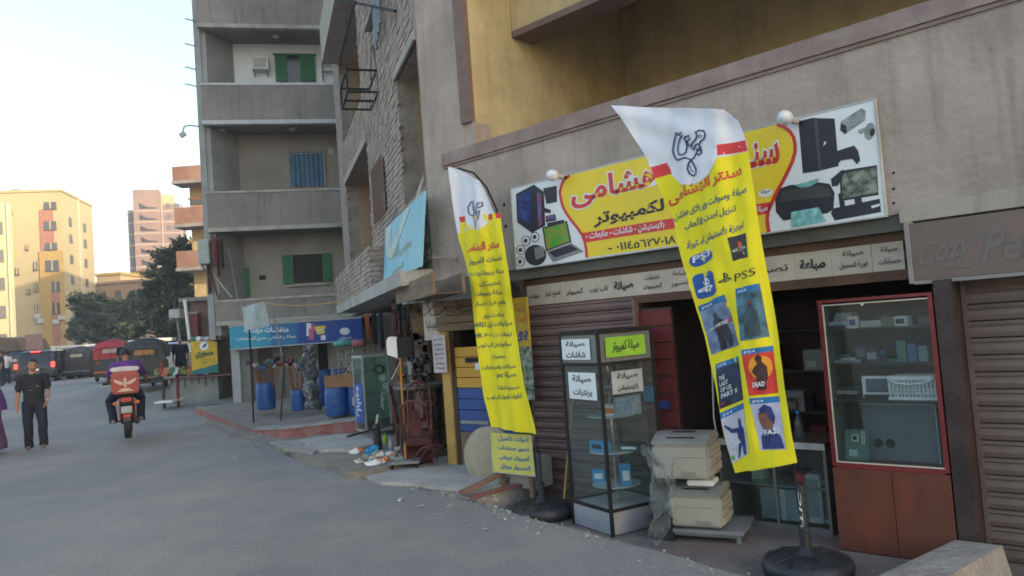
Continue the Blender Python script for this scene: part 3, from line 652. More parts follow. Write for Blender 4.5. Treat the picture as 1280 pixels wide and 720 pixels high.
def pslogo(mb_dark, cx, cy, s, f, mb2=None, sl=-.22):
    def q(x, y): return (cx + s*x + s*.12*(-y), cy + s*(-y) + s*x*sl)
    P_ = lambda pts, m: poly_on(m, [q(*p) for p in pts], f)
    P_([(-.22,-.85),(.05,-.75),(.05,.68),(-.22,.85)], mb_dark); P_([(.05,.62),(.05,.80),(-.22,.85),(-.22,.70)], mb_dark)
    P_([(.05,.80),(.42,.55),(.56,.25),(.50,.0),(.05,.02),(.05,.18),(.30,.18),(.30,.42),(.05,.58)], mb_dark)
    m = mb2 or mb_dark
    P_([(-.28,-.18),(-.95,-.42),(-1.05,-.62),(-.80,-.74),(-.28,-.62),(-.28,-.46),(-.62,-.56),(-.70,-.50),(-.28,-.36)], m)
    P_([(.10,-.14),(.60,-.10),(1.0,-.22),(1.05,-.40),(.10,-.80),(.10,-.60),(.66,-.40),(.62,-.32),(.10,-.34)], m)
def ex_big(t, cl, f):
    z7 = lambda x, y: (750+x/3, 120+y/3); a = f(1); b = f(2); c = f(3)
    mb = MB(); patch_on(mb, (813.5,209),(831,203),(838,216),(818.5,223), a, 4, 3); patch_on(mb, (899,181.5),(929.8,174.5),(932.5,188),(897,195), a, 6, 3); t.part('red_band', mb, flagr, cl, rel=False, smooth=True)
    mb = MB()
    # white disc lapping over the yellow
    for k in range(1, 5):
        pass
    pts = []
    for k in range(25):
        an = pi*k/24; x, y = 33.5*cos(an), 32*sin(an); r = -.30; pts.append((867+x*cos(r)-y*sin(r)*.3, 199+x*sin(r)+y*cos(r)))
    n = len(pts); top = [(pts[-1][0]+(pts[0][0]-pts[-1][0])*(1-k/24), pts[-1][1]+(pts[0][1]-pts[-1][1])*(1-k/24)) for k in range(25)]
    vs = []
    for j in range(7):
        for k in range(25):
            q = j/6; vs.append(b(top[k][0]*(1-q)+pts[k][0]*q, top[k][1]*(1-q)-3*(1-q)+pts[k][1]*q))
    mb.add(vs, [(j*25+k, j*25+k+1, (j+1)*25+k+1, (j+1)*25+k) for j in range(6) for k in range(24)])
    t.part('white_disc', mb, flagw, cl, rel=False, smooth=True)
    mb = MB(); S_ = lambda L_, w_=1.7: line_on(mb, [z7(*p) for p in L_], w_*1.25, f(4))
    S_([(290,138),(282,150),(268,180),(265,205),(272,228),(285,240),(300,238),(325,232),(345,240),(358,232),(372,205),(382,190),(372,180),(362,190),(355,205),(348,195),(352,178),(366,165),(372,150)])
    S_([(290,138),(300,150),(310,138),(314,150),(300,165),(290,185),(288,205),(296,220),(312,222),(326,214),(330,190),(326,170),(322,158)])
    S_([(322,158),(338,150),(342,162),(330,172),(340,190),(352,178)]); S_([(372,150),(366,138),(378,130),(394,132),(400,146),(396,162),(384,172),(378,184),(384,196),(388,215),(378,224),(368,216)])
    S_([(345,240),(336,256),(332,275),(340,292),(352,300),(362,294),(364,276),(356,258),(345,240)]); S_([(340,262),(346,280),(354,284)], .9); S_([(378,148),(388,150),(384,158),(376,156),(378,148)], .9); S_([(366,200),(374,206),(386,204)])
    t.part('calligraphy_emblem', mb, printn, cl, rel=False)
    mb = MB(); T(mb, 'سنتر الهشامى', (833.5,259), (926,222), 19, b, bold=.03); t.part('red_lettering', mb, printr, cl, rel=False)
    mb = MB(); T(mb, 'صيانة وسوفت وير بلاى ستشن', (840,278), (933,243), 12.5, b, bold=.02); T(mb, 'تنزيل احدث الألعاب', (855,290), (920,266), 12.5, b, bold=.02); T(mb, 'اجهزة بلاستيشن استيراد', (857,314), (930,288), 12.5, b, bold=.02)
    blue_t = t.part('blue_lettering', mb, mat('flag_blue_ink', (.02,.10,.25), .7), cl, rel=False)
    mb = MB()
    for k in (0,): 
        c0 = (868,326.5); c1 = (884.5,319)
        pl_ = []
        for j in range(9): an = pi/2 + pi*j/8 - .42; pl_.append((c0[0]+8*cos(an), c0[1]+7.2*sin(an)))
        for j in range(9): an = -pi/2 + pi*j/8 - .42; pl_.append((c1[0]+8*cos(an), c1[1]+7.2*sin(an)))
        poly_on(mb, pl_, a)
    rr = [(863,349),(865,345),(869,343),(888,338),(892,339),(894,343),(898,362),(897,366),(893,369),(874,374),(870,373),(868,369)]; poly_on(mb, rr, a)
    t.part('blue_badge', mb, mat('flag_blue', (.015,.09,.38), .6), cl, rel=False)
    mb = MB(); T(mb, 'PS3', (865,329), (889,318.5), 8, b, ltr=True, bold=.02); pslogo(mb, 881, 356, 11, b); t.part('white_badge_print', mb, flagw, cl, rel=False)
    mb = MB(); poly_on(mb, [(912,297.5),(933,291),(937,321),(918.5,326.5)], a); pslogo(mb, 908, 347, 7.5, b); T(mb, 'PS5', (920,352.5), (946,343.5), 9.5, b, ltr=True, bold=.0); t.part('black_print', mb, printk, cl, rel=False)
    m1, m2 = MB(), MB(); pslogo(m1, 925, 308, 8, b, m2); t.part('red_badge_print', m1, printr, cl, rel=False); t.part('teal_badge_print', m2, mat('print_teal', (.03,.40,.42), .6, (.55,.42,.03), 8), cl, rel=False)
    # six printed game covers: plain figures on coloured grounds
    bluehdr = mat('cover_blue', (.015,.16,.42), .5)
    cv = [((870,383),(907,368),(925.5,431),(887,444)), ((921,361),(950,354),(961,421),(927.5,426)), ((892.5,456),(923,445),(930,499),(898,512)), ((929,437),(965,432),(973,491),(939,494)), ((898,517),(930,503),(934.5,567),(912,581)), ((939.5,497),(974,495),(984,561),(953,562))]
    gm = [mat('cover_storm', (.20,.30,.46), .5, (.03,.06,.14), 7), mat('cover_sea', (.07,.22,.30), .5, (.012,.03,.05), 7), mat('cover_night', (.02,.045,.11), .5, (.008,.012,.03), 5), mat('cover_crimson', (.62,.035,.015), .5, (.50,.02,.015), 5), mat('cover_haze', (.60,.60,.66), .5, (.40,.40,.52), 5), mat('cover_lilac', (.46,.46,.60), .5, (.35,.36,.55), 5)]
    for i, (tl_, tr_, br_, bl_) in enumerate(cv):
        L_ = lambda p, q, s_: (p[0]+(q[0]-p[0])*s_, p[1]+(q[1]-p[1])*s_)
        def at(x, y, tl_=tl_, tr_=tr_, br_=br_, bl_=bl_): return L_(L_(tl_, tr_, x), L_(bl_, br_, x), y)
        mb = MB(); patch_on(mb, at(0,.11), at(1,.11), br_, bl_, f(1.6), 16, 14); o = t.part('game_cover', mb, gm[i], cl, rel=False, smooth=True)
        mb = MB(); patch_on(mb, tl_, tr_, at(1,.115), at(0,.115), f(1.8), 16, 2)
        t.part('cover_header', mb, bluehdr, cl, rel=False)
        fig = lambda pts, m: poly_on(m, [at(*p) for p in pts], f(3.2))
        k1 = MB(); k2 = MB(); k3 = MB()
        if i == 0: fig([(.42,.30),(.50,.24),(.58,.27),(.60,.36),(.78,.46),(.85,.70),(.80,.95),(.70,.98),(.66,.75),(.60,.98),(.40,.98),(.42,.62),(.30,.55),(.36,.40),(.46,.36)], k1); T(k2, 'UNCHARTED', at(.14,.56), at(.86,.52), 4, f(5), ltr=True, bold=.02); T(k3, '4', at(.82,.53), at(.95,.51), 6, f(5), ltr=True)
        if i == 1: fig([(.40,.40),(.46,.26),(.58,.26),(.62,.40),(.78,.50),(.80,.95),(.20,.97),(.24,.52)], k1); T(k3, 'IV', at(.45,.36), at(.62,.34), 4, f(5), ltr=True)
        if i == 2:
            fig([(.55,.45),(.70,.34),(.84,.42),(.88,.62),(.98,.80),(.98,.98),(.5,.98),(.55,.75)], k1)
            for j, s_ in enumerate(('THE','LAST','OF US','PART II')): T(k2, s_, at(.12,.40+j*.13), at(.12+.1*len(s_)*.9,.39+j*.13), 5.6, f(5), ltr=True, bold=.02)
            T(k3, '18', at(.10,.95), at(.24,.94), 4, f(5), ltr=True)
        if i == 3:
            pts = [(.55+.38*cos(a_*.3), .42+.26*sin(a_*.3)) for a_ in range(21)]; mm = MB(); fig(pts, mm); t.part('cover_sun', mm, mat('cover_orange', (.80,.30,.015), .5), cl, rel=False)
            k1c = f(4); poly_on(k1, [at(*p) for p in [(.42,.22),(.54,.14),(.66,.20),(.62,.30),(.76,.42),(.74,.66),(.66,.90),(.36,.90),(.38,.60),(.26,.50),(.36,.40),(.48,.34)]], k1c)
            T(k2, 'DEAD', at(.20,.83), at(.62,.82), 6, f(5), ltr=True, bold=.03); T(k3, 'II', at(.68,.83), at(.84,.82), 7, f(5), ltr=True, bold=.03)
        if i == 4:
            fig([(.62,.28),(.70,.24),(.76,.32),(.74,.40),(.88,.50),(.84,.72),(.86,.98),(.70,.98),(.64,.76),(.48,.98),(.38,.97),(.52,.70),(.52,.50),(.30,.46),(.06,.28),(.10,.25),(.34,.38),(.62,.42)], k1); T(k2, 'FIFA', at(.14,.76), at(.62,.72), 6, f(5), ltr=True)
            fig([(.05,.86),(.20,.86),(.20,.95),(.05,.95)], k3)
        if i == 5:
            mm = MB(); fig([(.20,.30),(.42,.16),(.66,.22),(.72,.42),(.62,.60),(.34,.66),(.22,.55),(.18,.42)], mm); t.part('cover_face', mm, mat('cover_skin', (.22,.09,.06), .5), cl, rel=False)
            poly_on(k1, [at(*p) for p in [(.26,.22),(.48,.13),(.70,.20),(.78,.38),(.70,.52),(.58,.40),(.50,.30),(.30,.30)]], f(4)); fig([(.10,.98),(.12,.74),(.36,.62),(.62,.60),(.88,.76),(.96,.98)], k1); T(k2, 'FA22', at(.28,.72), at(.88,.68), 6.5, f(5), ltr=True, bold=.03)
        t.part('cover_figure', k1, [printk, mat('cover_teal_figure', (.03,.06,.08), .5), mat('cover_dim_figure', (.02,.04,.09), .5), mat('cover_dark_red', (.05,.012,.012), .5), printn, printn][i], cl, rel=False)
        if k2.v: t.part('cover_lettering', k2, flagw, cl, rel=False)
        if k3.v: t.part('cover_mark', k3, flagr if i != 4 else mat('cover_green', (.12,.42,.05), .5), cl, rel=False)
        hb = MB(); T(hb, 'PS4', at(.10,.095), at(.48,.085), 3, f(3), ltr=True); t.part('cover_header_lettering', hb, flagw, cl, rel=False)
bf, _ = flag('large yellow and white Arabic feather flag printed with six game covers, right of the printers', -.86, bigrows, 4, d_big, ex_big, (1011,724), [(1009,708),(1001,640),(994,600),(989,560),(978,490),(962,400),(949,325),(938,245),(929,180),(918,148),(900,138)])
sp = MB()
T(sp, 'STIC', (0,0), (1,0), 1, lambda u, v: Vector((-.010, -.027, .30 + .28*(u))) + Vector((-v*.02, 0, 0)), ltr=True); bf.part('sleeve_lettering', sp, printw)
smrows = [((561,209),(565,209)),((565,240),(601,226)),((572,292),(625,281)),((573.5,301),(627,291)),((585,350),(635,348)),((592,392),(642,390)),((600,440),(651,440)),((606,492),(659,492)),((613,534),(669,543))]
def d_sm(X, Z): return .010*noise.noise(Vector((X*12+Z*4, Z*3, 2))) + .005*noise.noise(Vector((X*30-Z*9, Z*8, 5))) + .020*sin(11*X - 1.5*Z) + .012*sin(31*X + 1.5*Z) + .012*sin(4*Z)
def ex_sm(t, cl, f):
    a = f(1); b = f(2); c = f(3); z4 = lambda x, y: (540+x/3.6, 180+y/3.6)
    mb = MB(); patch_on(mb, (573,271),(583,269.5),(584.5,276),(574.3,278), a, 3, 2); patch_on(mb, (611,268),(624.2,266),(626.2,272.5),(610.5,275), a, 3, 2); t.part('red_band', mb, flagr, cl, rel=False)
    mb = MB(); poly_on(mb, [(573.6,271),(624.6,266),(627,292),(575,303)], f(.5)); 
    t.part('yellow_ground', MB().add([], []) if False else mb, flagy, cl, rel=False)
    mb = MB(); pts = [(597+14.5*cos(pi*k/16), 271+17*sin(pi*k/16)) for k in range(17)]; poly_on(mb, [(611,264),(611,270)][:0] + pts + [(582.5,266),(611.5,263)], a); t.part('white_disc', mb, flagw, cl, rel=False)
    mb = MB(); S_ = lambda L_, w_=1.3: line_on(mb, [z4(*p) for p in L_], w_, f(3))
    S_([(178,258),(165,285),(172,315),(190,325),(198,350),(206,385),(212,350),(222,335),(228,300),(218,305),(210,330)]); S_([(178,258),(188,270),(192,252),(186,290),(196,310),(206,318),(214,285),(220,268),(234,262),(236,278),(222,290)]); S_([(190,325),(200,300),(196,275)]); 
    t.part('calligraphy_emblem', mb, printn, cl, rel=False)
    mb = MB(); T(mb, 'سنتر الهشامى', (585,318.5), (624.5,312), 13, b, bold=.04); t.part('red_lettering', mb, printr, cl, rel=False)
    mb = MB()
    for s_, bl, br, h in [('لخدمات الكمبيوتر',(588,333),(627,327),9),('صيانة ريبوك نوت pc',(587,347),(629,343),8),('تحديث ك',(600,360),(623,357),8),('صيانة ومبيعات',(596,372),(626,369),8),('وقطع غيار اختبار',(596,385),(632,382),8),('سوفت وير',(604,399),(630,397),8),
            ('صيانة بوتات ثرى HARD',(594,411),(641,408),8),('تيليفات ت ٧٠٠٢ HR',(597,423.5),(641,421),7),('صيانة وبراجل لاب توب',(600,436),(641,434),8),('برمجيات',(614,450),(631,448.5),7),('صيانة لات واستيراجات',(605,463.5),(647,461),7),('صيانة pc',(622,473.5),(648,472),8),('صيروت شاشة',(622,489),(651,487),7),('ابقوات كمبيوتر لاب توب',(610,501),(653,499),8)]:
        T(mb, s_, bl, br, h, b, bold=.02)
    t.part('blue_lettering', mb, mat('flag_ink_green', (.03,.12,.14), .7), cl, rel=False)
sm_off = -.50
flag('slim yellow and white Arabic feather flag covered in small lettering, left of the brown shutter', sm_off, smrows, 2, d_sm, ex_sm, (678,640), [(679,640),(672,600),(667,560),(664,535),(655,480),(646,420),(637,365),(629,310),(621,262),(608,234),(592,216),(572,210)])
# ------------------------------------------------------------------ glass showcase
q0 = A.L(gnd(716,655,-.2)); q1_ = A.L(gnd(766,672,-.2)); q2_ = A.L(gnd(806,648,-.2))
ang = math.degrees(math.atan2(q1_.y-q0.y, q1_.x-q0.x))
SW, SD, SH = (q1_-q0).length, .62, A.z(766,413, q1_.y)+.2
sc_ = Thing('glass_showcase', 'tall black-framed glass showcase with Arabic paper notices before the brown shutter', 'showcase', A, (q0.x, q0.y, -.2), ang)
mb = MB(); w_ = .026
for x in (0, SW-w_):
    for y in (0, SD-w_): mb.box(x, x+w_, y, y+w_, 0, SH)
for z in (.20, SH-.30, SH-w_):
    for y in (0, SD-w_): mb.box(w_, SW-w_, y+.001, y+w_-.001, z, z+w_)
    for x in (0, SW-w_): mb.box(x+.001, x+w_-.001, w_, SD-w_, z, z+w_)
mb.box(.0, SW, 0.0, SD, SH, SH+.015)
sc_.part('frame', mb, black)
for nm, a in (('pane',(w_,SW-w_,.008,.014)),('pane',(w_,SW-w_,SD-.018,SD-.012))): sc_.part(nm, MB().box(a[0], a[1], a[2], a[3], .226, SH-.302), glass_c)
for x in (.006, SW-.014): sc_.part('pane', MB().box(x, x+.006, w_, SD-w_, .226, SH-.302), glass_c)
sc_.part('base_panel', MB().box(.012, SW-.012, .008, SD-.01, .01, .199), mat('white_base_panel', (.38,.38,.42), .5, (.28,.28,.31), 4, dirt=(.18,.165,.15), dscale=4, damt=.5))
sc_.part('top_panel', MB().box(.026, SW-.026, .010, .02, SH-.274, SH-.027).box(SW-.02, SW-.012, .03, SD-.03, SH-.274, SH-.027), mat('showcase_header', (.16,.17,.17), .4))
sc_.part('floor_plate', MB().box(w_, SW-w_, w_, SD-w_, .20, .212), lgrey)
sc_.part('spindle', MB().tube([(SW/2,SD/2,.21),(SW/2,SD/2,SH-.3)], .012, 8), chrome)
shz = [.40, .82, 1.10]
shz = [.27+.03, .62, .92, 1.20]; shz = [.36, .66, .98, 1.25]
for z in shz: sc_.part('round_shelf', MB().lathe([(0,z),(.22,z),(.22,z+.012),(0,z+.012)], 24, (SW/2,SD/2,0)), mat('frosted_shelf', (.45,.5,.5), .3), smooth=False)
def paper(nm, x0, x1, z0, z1, m, lines, face='f', lab=None, ink=printk):
    mb = MB(); y = .003
    if face == 'f':
        mb.box(x0, x1, y-.002, y, z0, z1); o = sc_.part(nm, mb, m, label=lab); g = lambda x, z: (x, y-.004, z)
    else:
        X = SW+.001; mb.box(X, X+.002, x0, x1, z0, z1); o = sc_.part(nm, mb, m, label=lab); g = lambda x, z: (X+.005, x, z)
    mb = MB(); n = len(lines); 
    for i, s_ in enumerate(lines):
        zt_ = z1 - (z1-z0)*(i+.18)/n; zb_ = z1 - (z1-z0)*(i+.82)/n; text_box(mb, s_, x0+(x1-x0)*.16, x1-(x1-x0)*.16, zb_, zt_, f=g, bold=.03)
    sc_.part('lettering', mb, ink, o)
paper('paper_notice', .04, SW*.80, SH-.245, SH-.06, printw, ['صيانة','شاشات'], lab='white paper notice on the upper left panel')
paper('paper_notice', .11, SW-.07, SH-.60, SH-.36, printw, ['صيانة','برنترات'], lab='white paper notice on the left pane')
paper('paper_notice', .08, SD-.10, SH-.235, SH-.06, greenb, ['صيانة كمبيوتر'], 's', 'lime green notice on the upper right panel')
paper('paper_notice', .12, SD-.16, SH-.56, SH-.36, mat('grey_paper', (.42,.45,.48), .6), ['صيانة','بلايستيشن'], 's', 'grey paper notice on the right pane')
sc_.part('hanging_pack', MB().bbox(.30, .32+.02, .16, .44, SH-.76, SH-.59, .004), mat('blue_pack_print', (.02,.16,.36), .4, (.30,.30,.32), 12)).location = (SW-.36, 0, 0)
def in_case(x, y, z): return Matrix.Translation(q0 + Vector((0,0,-.0)))
def case_box(name, lab, cx, cy, z, sx, sy, sz, rz, ms, cat='box', stripe=None, grp='small boxes inside the glass showcase'):
    M = Matrix.Translation((q0.x, q0.y, -.2)) @ Matrix.Rotation(radians(ang), 4, 'Z')
    p = M @ Vector((cx, cy, z)); t = Thing(name, lab, cat, A, p, ang+rz, grp)
    t.part('carton', MB().bbox(-sx/2, sx/2, -sy/2, sy/2, 0, sz, .003), ms)
    t.part('printed_label', MB().box(-sx*.32, sx*.32, -sy/2-.002, -sy/2-.0005, sz*.25, sz*.7), stripe or printw)
case_box('small_carton', 'blue carton on the lowest round shelf of the showcase, at left', .14, .24, shz[0]+.013, .12, .06, .11, 40, blueb)
case_box('small_carton', 'blue carton on the second round shelf from the bottom of the showcase', .27, .18, shz[1]+.013, .20, .08, .09, 5, blueb, stripe=black)
case_box('small_carton', 'upright blue carton at the right of the lowest showcase shelf', .46, .30, shz[0]+.013, .09, .07, .19, 60, blueb)
case_box('small_carton', 'white carton with an orange end on the third round showcase shelf', .42, .26, shz[2]+.013, .20, .09, .10, 25, white, stripe=orange)
case_box('small_carton', 'flat dark green carton on the second showcase shelf, at right', .45, .40, shz[1]+.013, .22, .14, .05, 30, mat('dark_green_pack', (.02,.05,.045), .5))
# broom stick leaning on the shutter
solo('broom_stick', MB().tube([(0,0,0),(.02,.28,1.12)], .011, 8), woody, 'thin yellow broomstick leaning on the brown shutter beside the showcase', 'stick', A, (A.x(701,606,-.25), -.25, -.2))
# ------------------------------------------------------------------ red slatted side panel with small blue boxes
ry = .10; rx0, rx1 = A.x(797,400,ry), A.x(840,400,ry)
rp_ = Thing('red_slat_panel', 'dark red slatted display panel in the shop doorway right of the showcase', 'display panel', A, (rx0, ry, -.2))
rp_.part('backing', MB().box(0, rx1-rx0, 0, .03, 0, 1.93), darkbrown)
ps = MB().bbox(.004, rx1-rx0-.004, -.014, -.001, 0, .145, .004).mesh('slat', redslat)
for i in range(12): rp_.inst('slat', ps, (0, 0, .04+i*.157))
for k, (u, v, lab) in enumerate([(811,488,'blue blister pack hanging on the red slatted panel, upper left'),(813,497,'blue blister pack hanging just under the first on the red slatted panel'),(829,506,'small dark blue pack hanging at the right edge of the red slatted panel')]):
    p = A.P(u, v, ry-.06); t = Thing('blister_pack', lab, 'pack', A, p, group='blue packs on the red slatted panel')
    t.part('card', MB().bbox(-.055+.02*(k==2), .055, -.03, .035, -.035, .035, .003), blueb if k < 2 else mat('deep_blue_pack', (.02,.05,.22), .5)); t.part('hook', MB().tube([(0,.045,.03),(0,-.04,.05)], .003, 5), chrome)
# ------------------------------------------------------------------ two laser printers on a low table
pb = A.L(gnd(880, 690, -.2))
def printer(lab, X, Y, Z, rz, s=1.0, open_=False):
    t = Thing('laser_printer', lab, 'printer', A, (X, Y, Z), rz, 'old beige laser printers stacked beside the showcase')
    W_, D_, H_ = .42*s, .40*s, .33*s
    t.part('body', MB().bbox(0, W_, 0, D_, .02, H_*.80, .02), beige, smooth=False)
    tp = MB(); tp.prism_x([(0,H_*.80),(0,H_*.86),(D_*.25,H_*.98),(D_*.5,H_*1.02),(D_*.85,H_*.98),(D_,H_*.86),(D_,H_*.80)], .004, W_-.004); t.part('top_cover', tp, beige_d)
    t.part('paper_slot', MB().add([(W_*.25,D_*.12,H_*.93),(W_*.75,D_*.12,H_*.93),(W_*.70,D_*.48,H_*1.025),(W_*.30,D_*.48,H_*1.025)], [(0,1,2,3)]), black)
    # right (front) side with trays
    fr_ = MB(); fr_.bbox(W_, W_+.012, .03, D_-.03, .04, H_*.30, .004); fr_.bbox(W_, W_+.012, .03, D_-.03, H_*.34, H_*.50, .004); fr_.bbox(W_, W_+.010, .03, D_-.03, H_*.54, H_*.72, .004); t.part('tray', fr_, beige)
    t.part('tray_handle', MB().box(W_+.012, W_+.016, D_*.35, D_*.65, H_*.10, H_*.15).box(W_+.012, W_+.016, D_*.35, D_*.65, H_*.38, H_*.43).box(W_+.010, W_+.014, D_*.2, D_*.8, H_*.62, H_*.65), beige_d)
    t.part('vent', (lambda m: [m.box(W_*.50+i*.014, W_*.50+i*.014+.007, -.003, .0005, H_*.12, H_*.22) for i in range(9)] and m)(MB()), beige_d)
    t.part('side_seam', MB().box(W_*.1, W_*.9, -.002, .0005, H_*.52, H_*.535).box(W_*.1, W_*.108, -.002, .0005, H_*.1, H_*.52), beige_d)
    return t
tY = -.62; tx = A.x(838,660,tY-.05)
tbz = A.z(880,668,tY)                   # table top height
tb = Thing('low_table', 'low grey makeshift table carrying the two stacked printers', 'table', A, (tx-.12, tY, -.2), 16)
hh = tbz+.2
tb.part('table_top', MB().box(0, .66, 0, .5, hh-.03, hh), mat('grey_board', (.22,.22,.23), .7))
for x in (.03, .60):
    for y in (.03, .44): tb.part('leg', MB().box(x, x+.035, y, y+.035, 0, hh-.031), gry)
tb.part('stretcher', MB().bar((.04,.05,.05), (.62,.05,.05), .02), gry)
ph = (A.z(870,600,tY)-tbz)
printer('lower beige laser printer resting on the low table', tx-.04, tY+.02, tbz+.002, 16, 1.02)
solo('folded_cloth', MB().bbox(0,.22,0,.2,0,.045,.01), white, 'white folded pad squeezed between the two beige printers', 'pad', A, (tx+.10, tY+.09, tbz+1.02*.33*1.02+.004), 16)
printer('upper beige laser printer stacked on the other one', tx-.13, tY-.04, tbz+1.02*.33*1.02+.05, 16, 1.12)
# crumpled clear plastic sheet hanging at the left of the printers
mb = MB(); vs = []; nu, nv = 14, 22
for j in range(nv+1):
    for i in range(nu+1):
        s_, t_ = i/nu, j/nv; w1 = .18 + .08*sin(t_*5)
        n_ = noise.noise_vector(Vector((s_*3.2, t_*5.1, 2))) * .075 + noise.noise_vector(Vector((s_*9, t_*13, 7))) * .035
        vs.append(Vector((-.10 + s_*w1 + .08*sin(t_*3), -.03 - .05*s_, .78 - t_*.80)) + n_)
mb.add(vs, [(j*(nu+1)+i, j*(nu+1)+i+1, (j+1)*(nu+1)+i+1, (j+1)*(nu+1)+i) for j in range(nv) for i in range(nu)])
solo('plastic_sheet', mb, glass('clear_film', (.86,.88,.9), .22, .35), 'crumpled clear plastic sheet hanging over the left side of the printers', 'plastic sheet', A, (tx-.07, tY-.09, -.18), 10, smooth=True)
# black crate under the printers
ct = Thing('plastic_crate', 'small black plastic crate on the ground under the plastic sheet', 'crate', A, (tx-.22, tY-.02, -.2), 12)
ct.part('tub', MB().box(0,.2,0,.02,0,.2).box(0,.2,.28,.3,0,.2).box(0,.02,.02,.28,0,.2).box(.18,.2,.02,.28,0,.2).box(.02,.18,.02,.28,0,.02), blackp); ct.part('rim', MB().box(-.01,.21,-.01,.0,.17,.2).box(-.01,.21,.3,.31,.17,.2), blackp)
# ------------------------------------------------------------------ doorway counter
cy = .12; ca, cb = A.x(905,640,cy), A.x(1040,640,cy)
cz = A.z(1015,553,cy)
ctr = Thing('glass_counter', 'dark glass-fronted counter in the shop doorway behind the large flag', 'counter', A, (ca, cy, -.2))
cw = cb-ca; ch_ = cz+.2
ctr.part('counter_top', MB().box(0, cw, -.02, .5, ch_-.035, ch_), mat('counter_brown', (.12,.065,.04), .5)); ctr.part('top_edge', MB().box(0, cw, -.03, -.021, ch_-.055, ch_-.004), lgrey)
ctr.part('frame', MB().box(0, .025, -.02, .48, 0, ch_-.036).box(cw-.025, cw, -.02, .48, 0, ch_-.036).box(.025, cw-.025, -.02, .0, 0, .05).box(cw*.52, cw*.52+.02, -.018, 0, .05, ch_-.056), mat('tarnished_frame', (.16,.155,.15), .6))
ctr.part('pane', MB().box(.026, cw*.52, -.012, -.006, .051, ch_-.057), glass_d); ctr.part('pane', MB().box(cw*.52+.021, cw-.026, -.012, -.006, .051, ch_-.057), glass_d)
ctr.part('shelf', MB().box(.026, cw-.026, .05, .46, .34, .352), gry); ctr.part('back_panel', MB().box(.0, cw, .485, .5, 0, ch_-.04), dark)
def small(name, lab, cat, parts, X, Y, Z, rz=0, grp=None):
    t = Thing(name, lab, cat, A, (X, Y, Z), rz, grp)
    for p in parts: t.part(*p)
    return t
small('computer_case', 'pale grey computer case standing behind the counter glass, at its right end', 'computer', [('case', MB().bbox(0,.14,0,.3,0,.40,.008), lgrey), ('front_bezel', MB().box(.02,.12,-.006,-.0005,.05,.36), gry), ('drive_bay', MB().box(.03,.11,-.010,-.0065,.29,.32), beige_d)], ca+cw*.74, cy+.08, -.14)
small('computer_case', 'second, narrower dark computer case behind the counter glass', 'computer', [('case', MB().bbox(0,.12,0,.28,0,.36,.008), gry), ('front_bezel', MB().box(.02,.10,-.006,-.0005,.04,.32), blackp)], ca+cw*.87, cy+.10, -.14)
small('appliance_carton', 'large pale teal carton low behind the counter glass', 'carton', [('carton', MB().bbox(0,.40,0,.24,0,.26,.006), mat('teal_carton', (.20,.28,.30), .6, (.15,.21,.23), 5)), ('tape', MB().box(.18,.22,-.002,-.0004,0,.26), lgrey)], ca+cw*.34, cy+.06, -.14)
small('small_device', 'small greenish device on the shelf behind the counter glass', 'device', [('casing', MB().bbox(0,.12,0,.1,0,.12,.01), mat('greenish_case', (.22,.34,.30), .5)), ('stand', MB().box(.02,.16,-.02,.08,-.0,.03), green)], ca+cw*.26, cy+.08, .153)
small('red_box', 'small red box on the shelf behind the counter glass', 'box', [('carton', MB().bbox(0,.10,0,.1,0,.13,.005), redslat), ('printed_label', MB().box(.02,.08,-.002,-.0003,.04,.1), printr)], ca+cw*.66, cy+.08, .153)
bt = MB().lathe([(0,0),(.033,0),(.036,.01),(.036,.12),(.030,.15),(.013,.19),(.013,.21)], 14)
small('water_bottle', 'clear plastic water bottle on the counter by the red cabinet', 'bottle', [('body', bt, glass('bottle_plastic', (.65,.75,.85), .15)), ('cap', MB().lathe([(0,.21),(.016,.21),(.016,.23),(0,.23)], 12), blueb)], A.x(999,540,cy+.15), cy+.15, cz+.001)
small('shop_shelf_unit', 'dim dark shelving deep inside the shop doorway', 'shelves', [('back', MB().box(.0,1.23,.352,.37,0,1.9), mat('shelf_back', (.05,.014,.013), .7)), ('upright', MB().box(0,.03,0,.35,0,1.9).box(1.2,1.23,0,.35,0,1.9), darkbrown)] + [('shelf', MB().box(.03,1.2,0,.34,z,z+.02), darkbrown) for z in (.4,.8,1.2,1.6)], -3.5, 1.3, -.2)
for i in range(9):
    small('shelf_box', ['dim brown box','dim grey box','dim red box'][i % 3] + [' at the left',' in the middle',' at the right'][i//3] + ' of the dark shelves inside the shop', 'box', [('carton', MB().bbox(0,.16+.05*(i%2),0,.2,0,.14+.06*(i%3),.005), [wood, gry, redslat][i % 3]), ('printed_label', MB().box(.03,.12,-.002,-.0004,.03,.09), lgrey)], -3.44+.24*(i%5), 1.28, -.2+(.422 if i<5 else .822)+(.4 if i % 2 else 0), 0, 'dim boxes on the shop shelves')
for k, (x, y) in enumerate([(-3.40, .25), (-3.30, .30), (-3.17,.4)]): solo('hanging_cable', MB().tube([(0,0,1.9),(.02,0,1.4),(-.01,0,.9),(.03,0,.4)], .008, 5), [lgrey, black, gry][k], ['pale','black','grey'][k] + ' cable hanging in the shop doorway behind the printers', 'cable', A, (x, y, -.2))
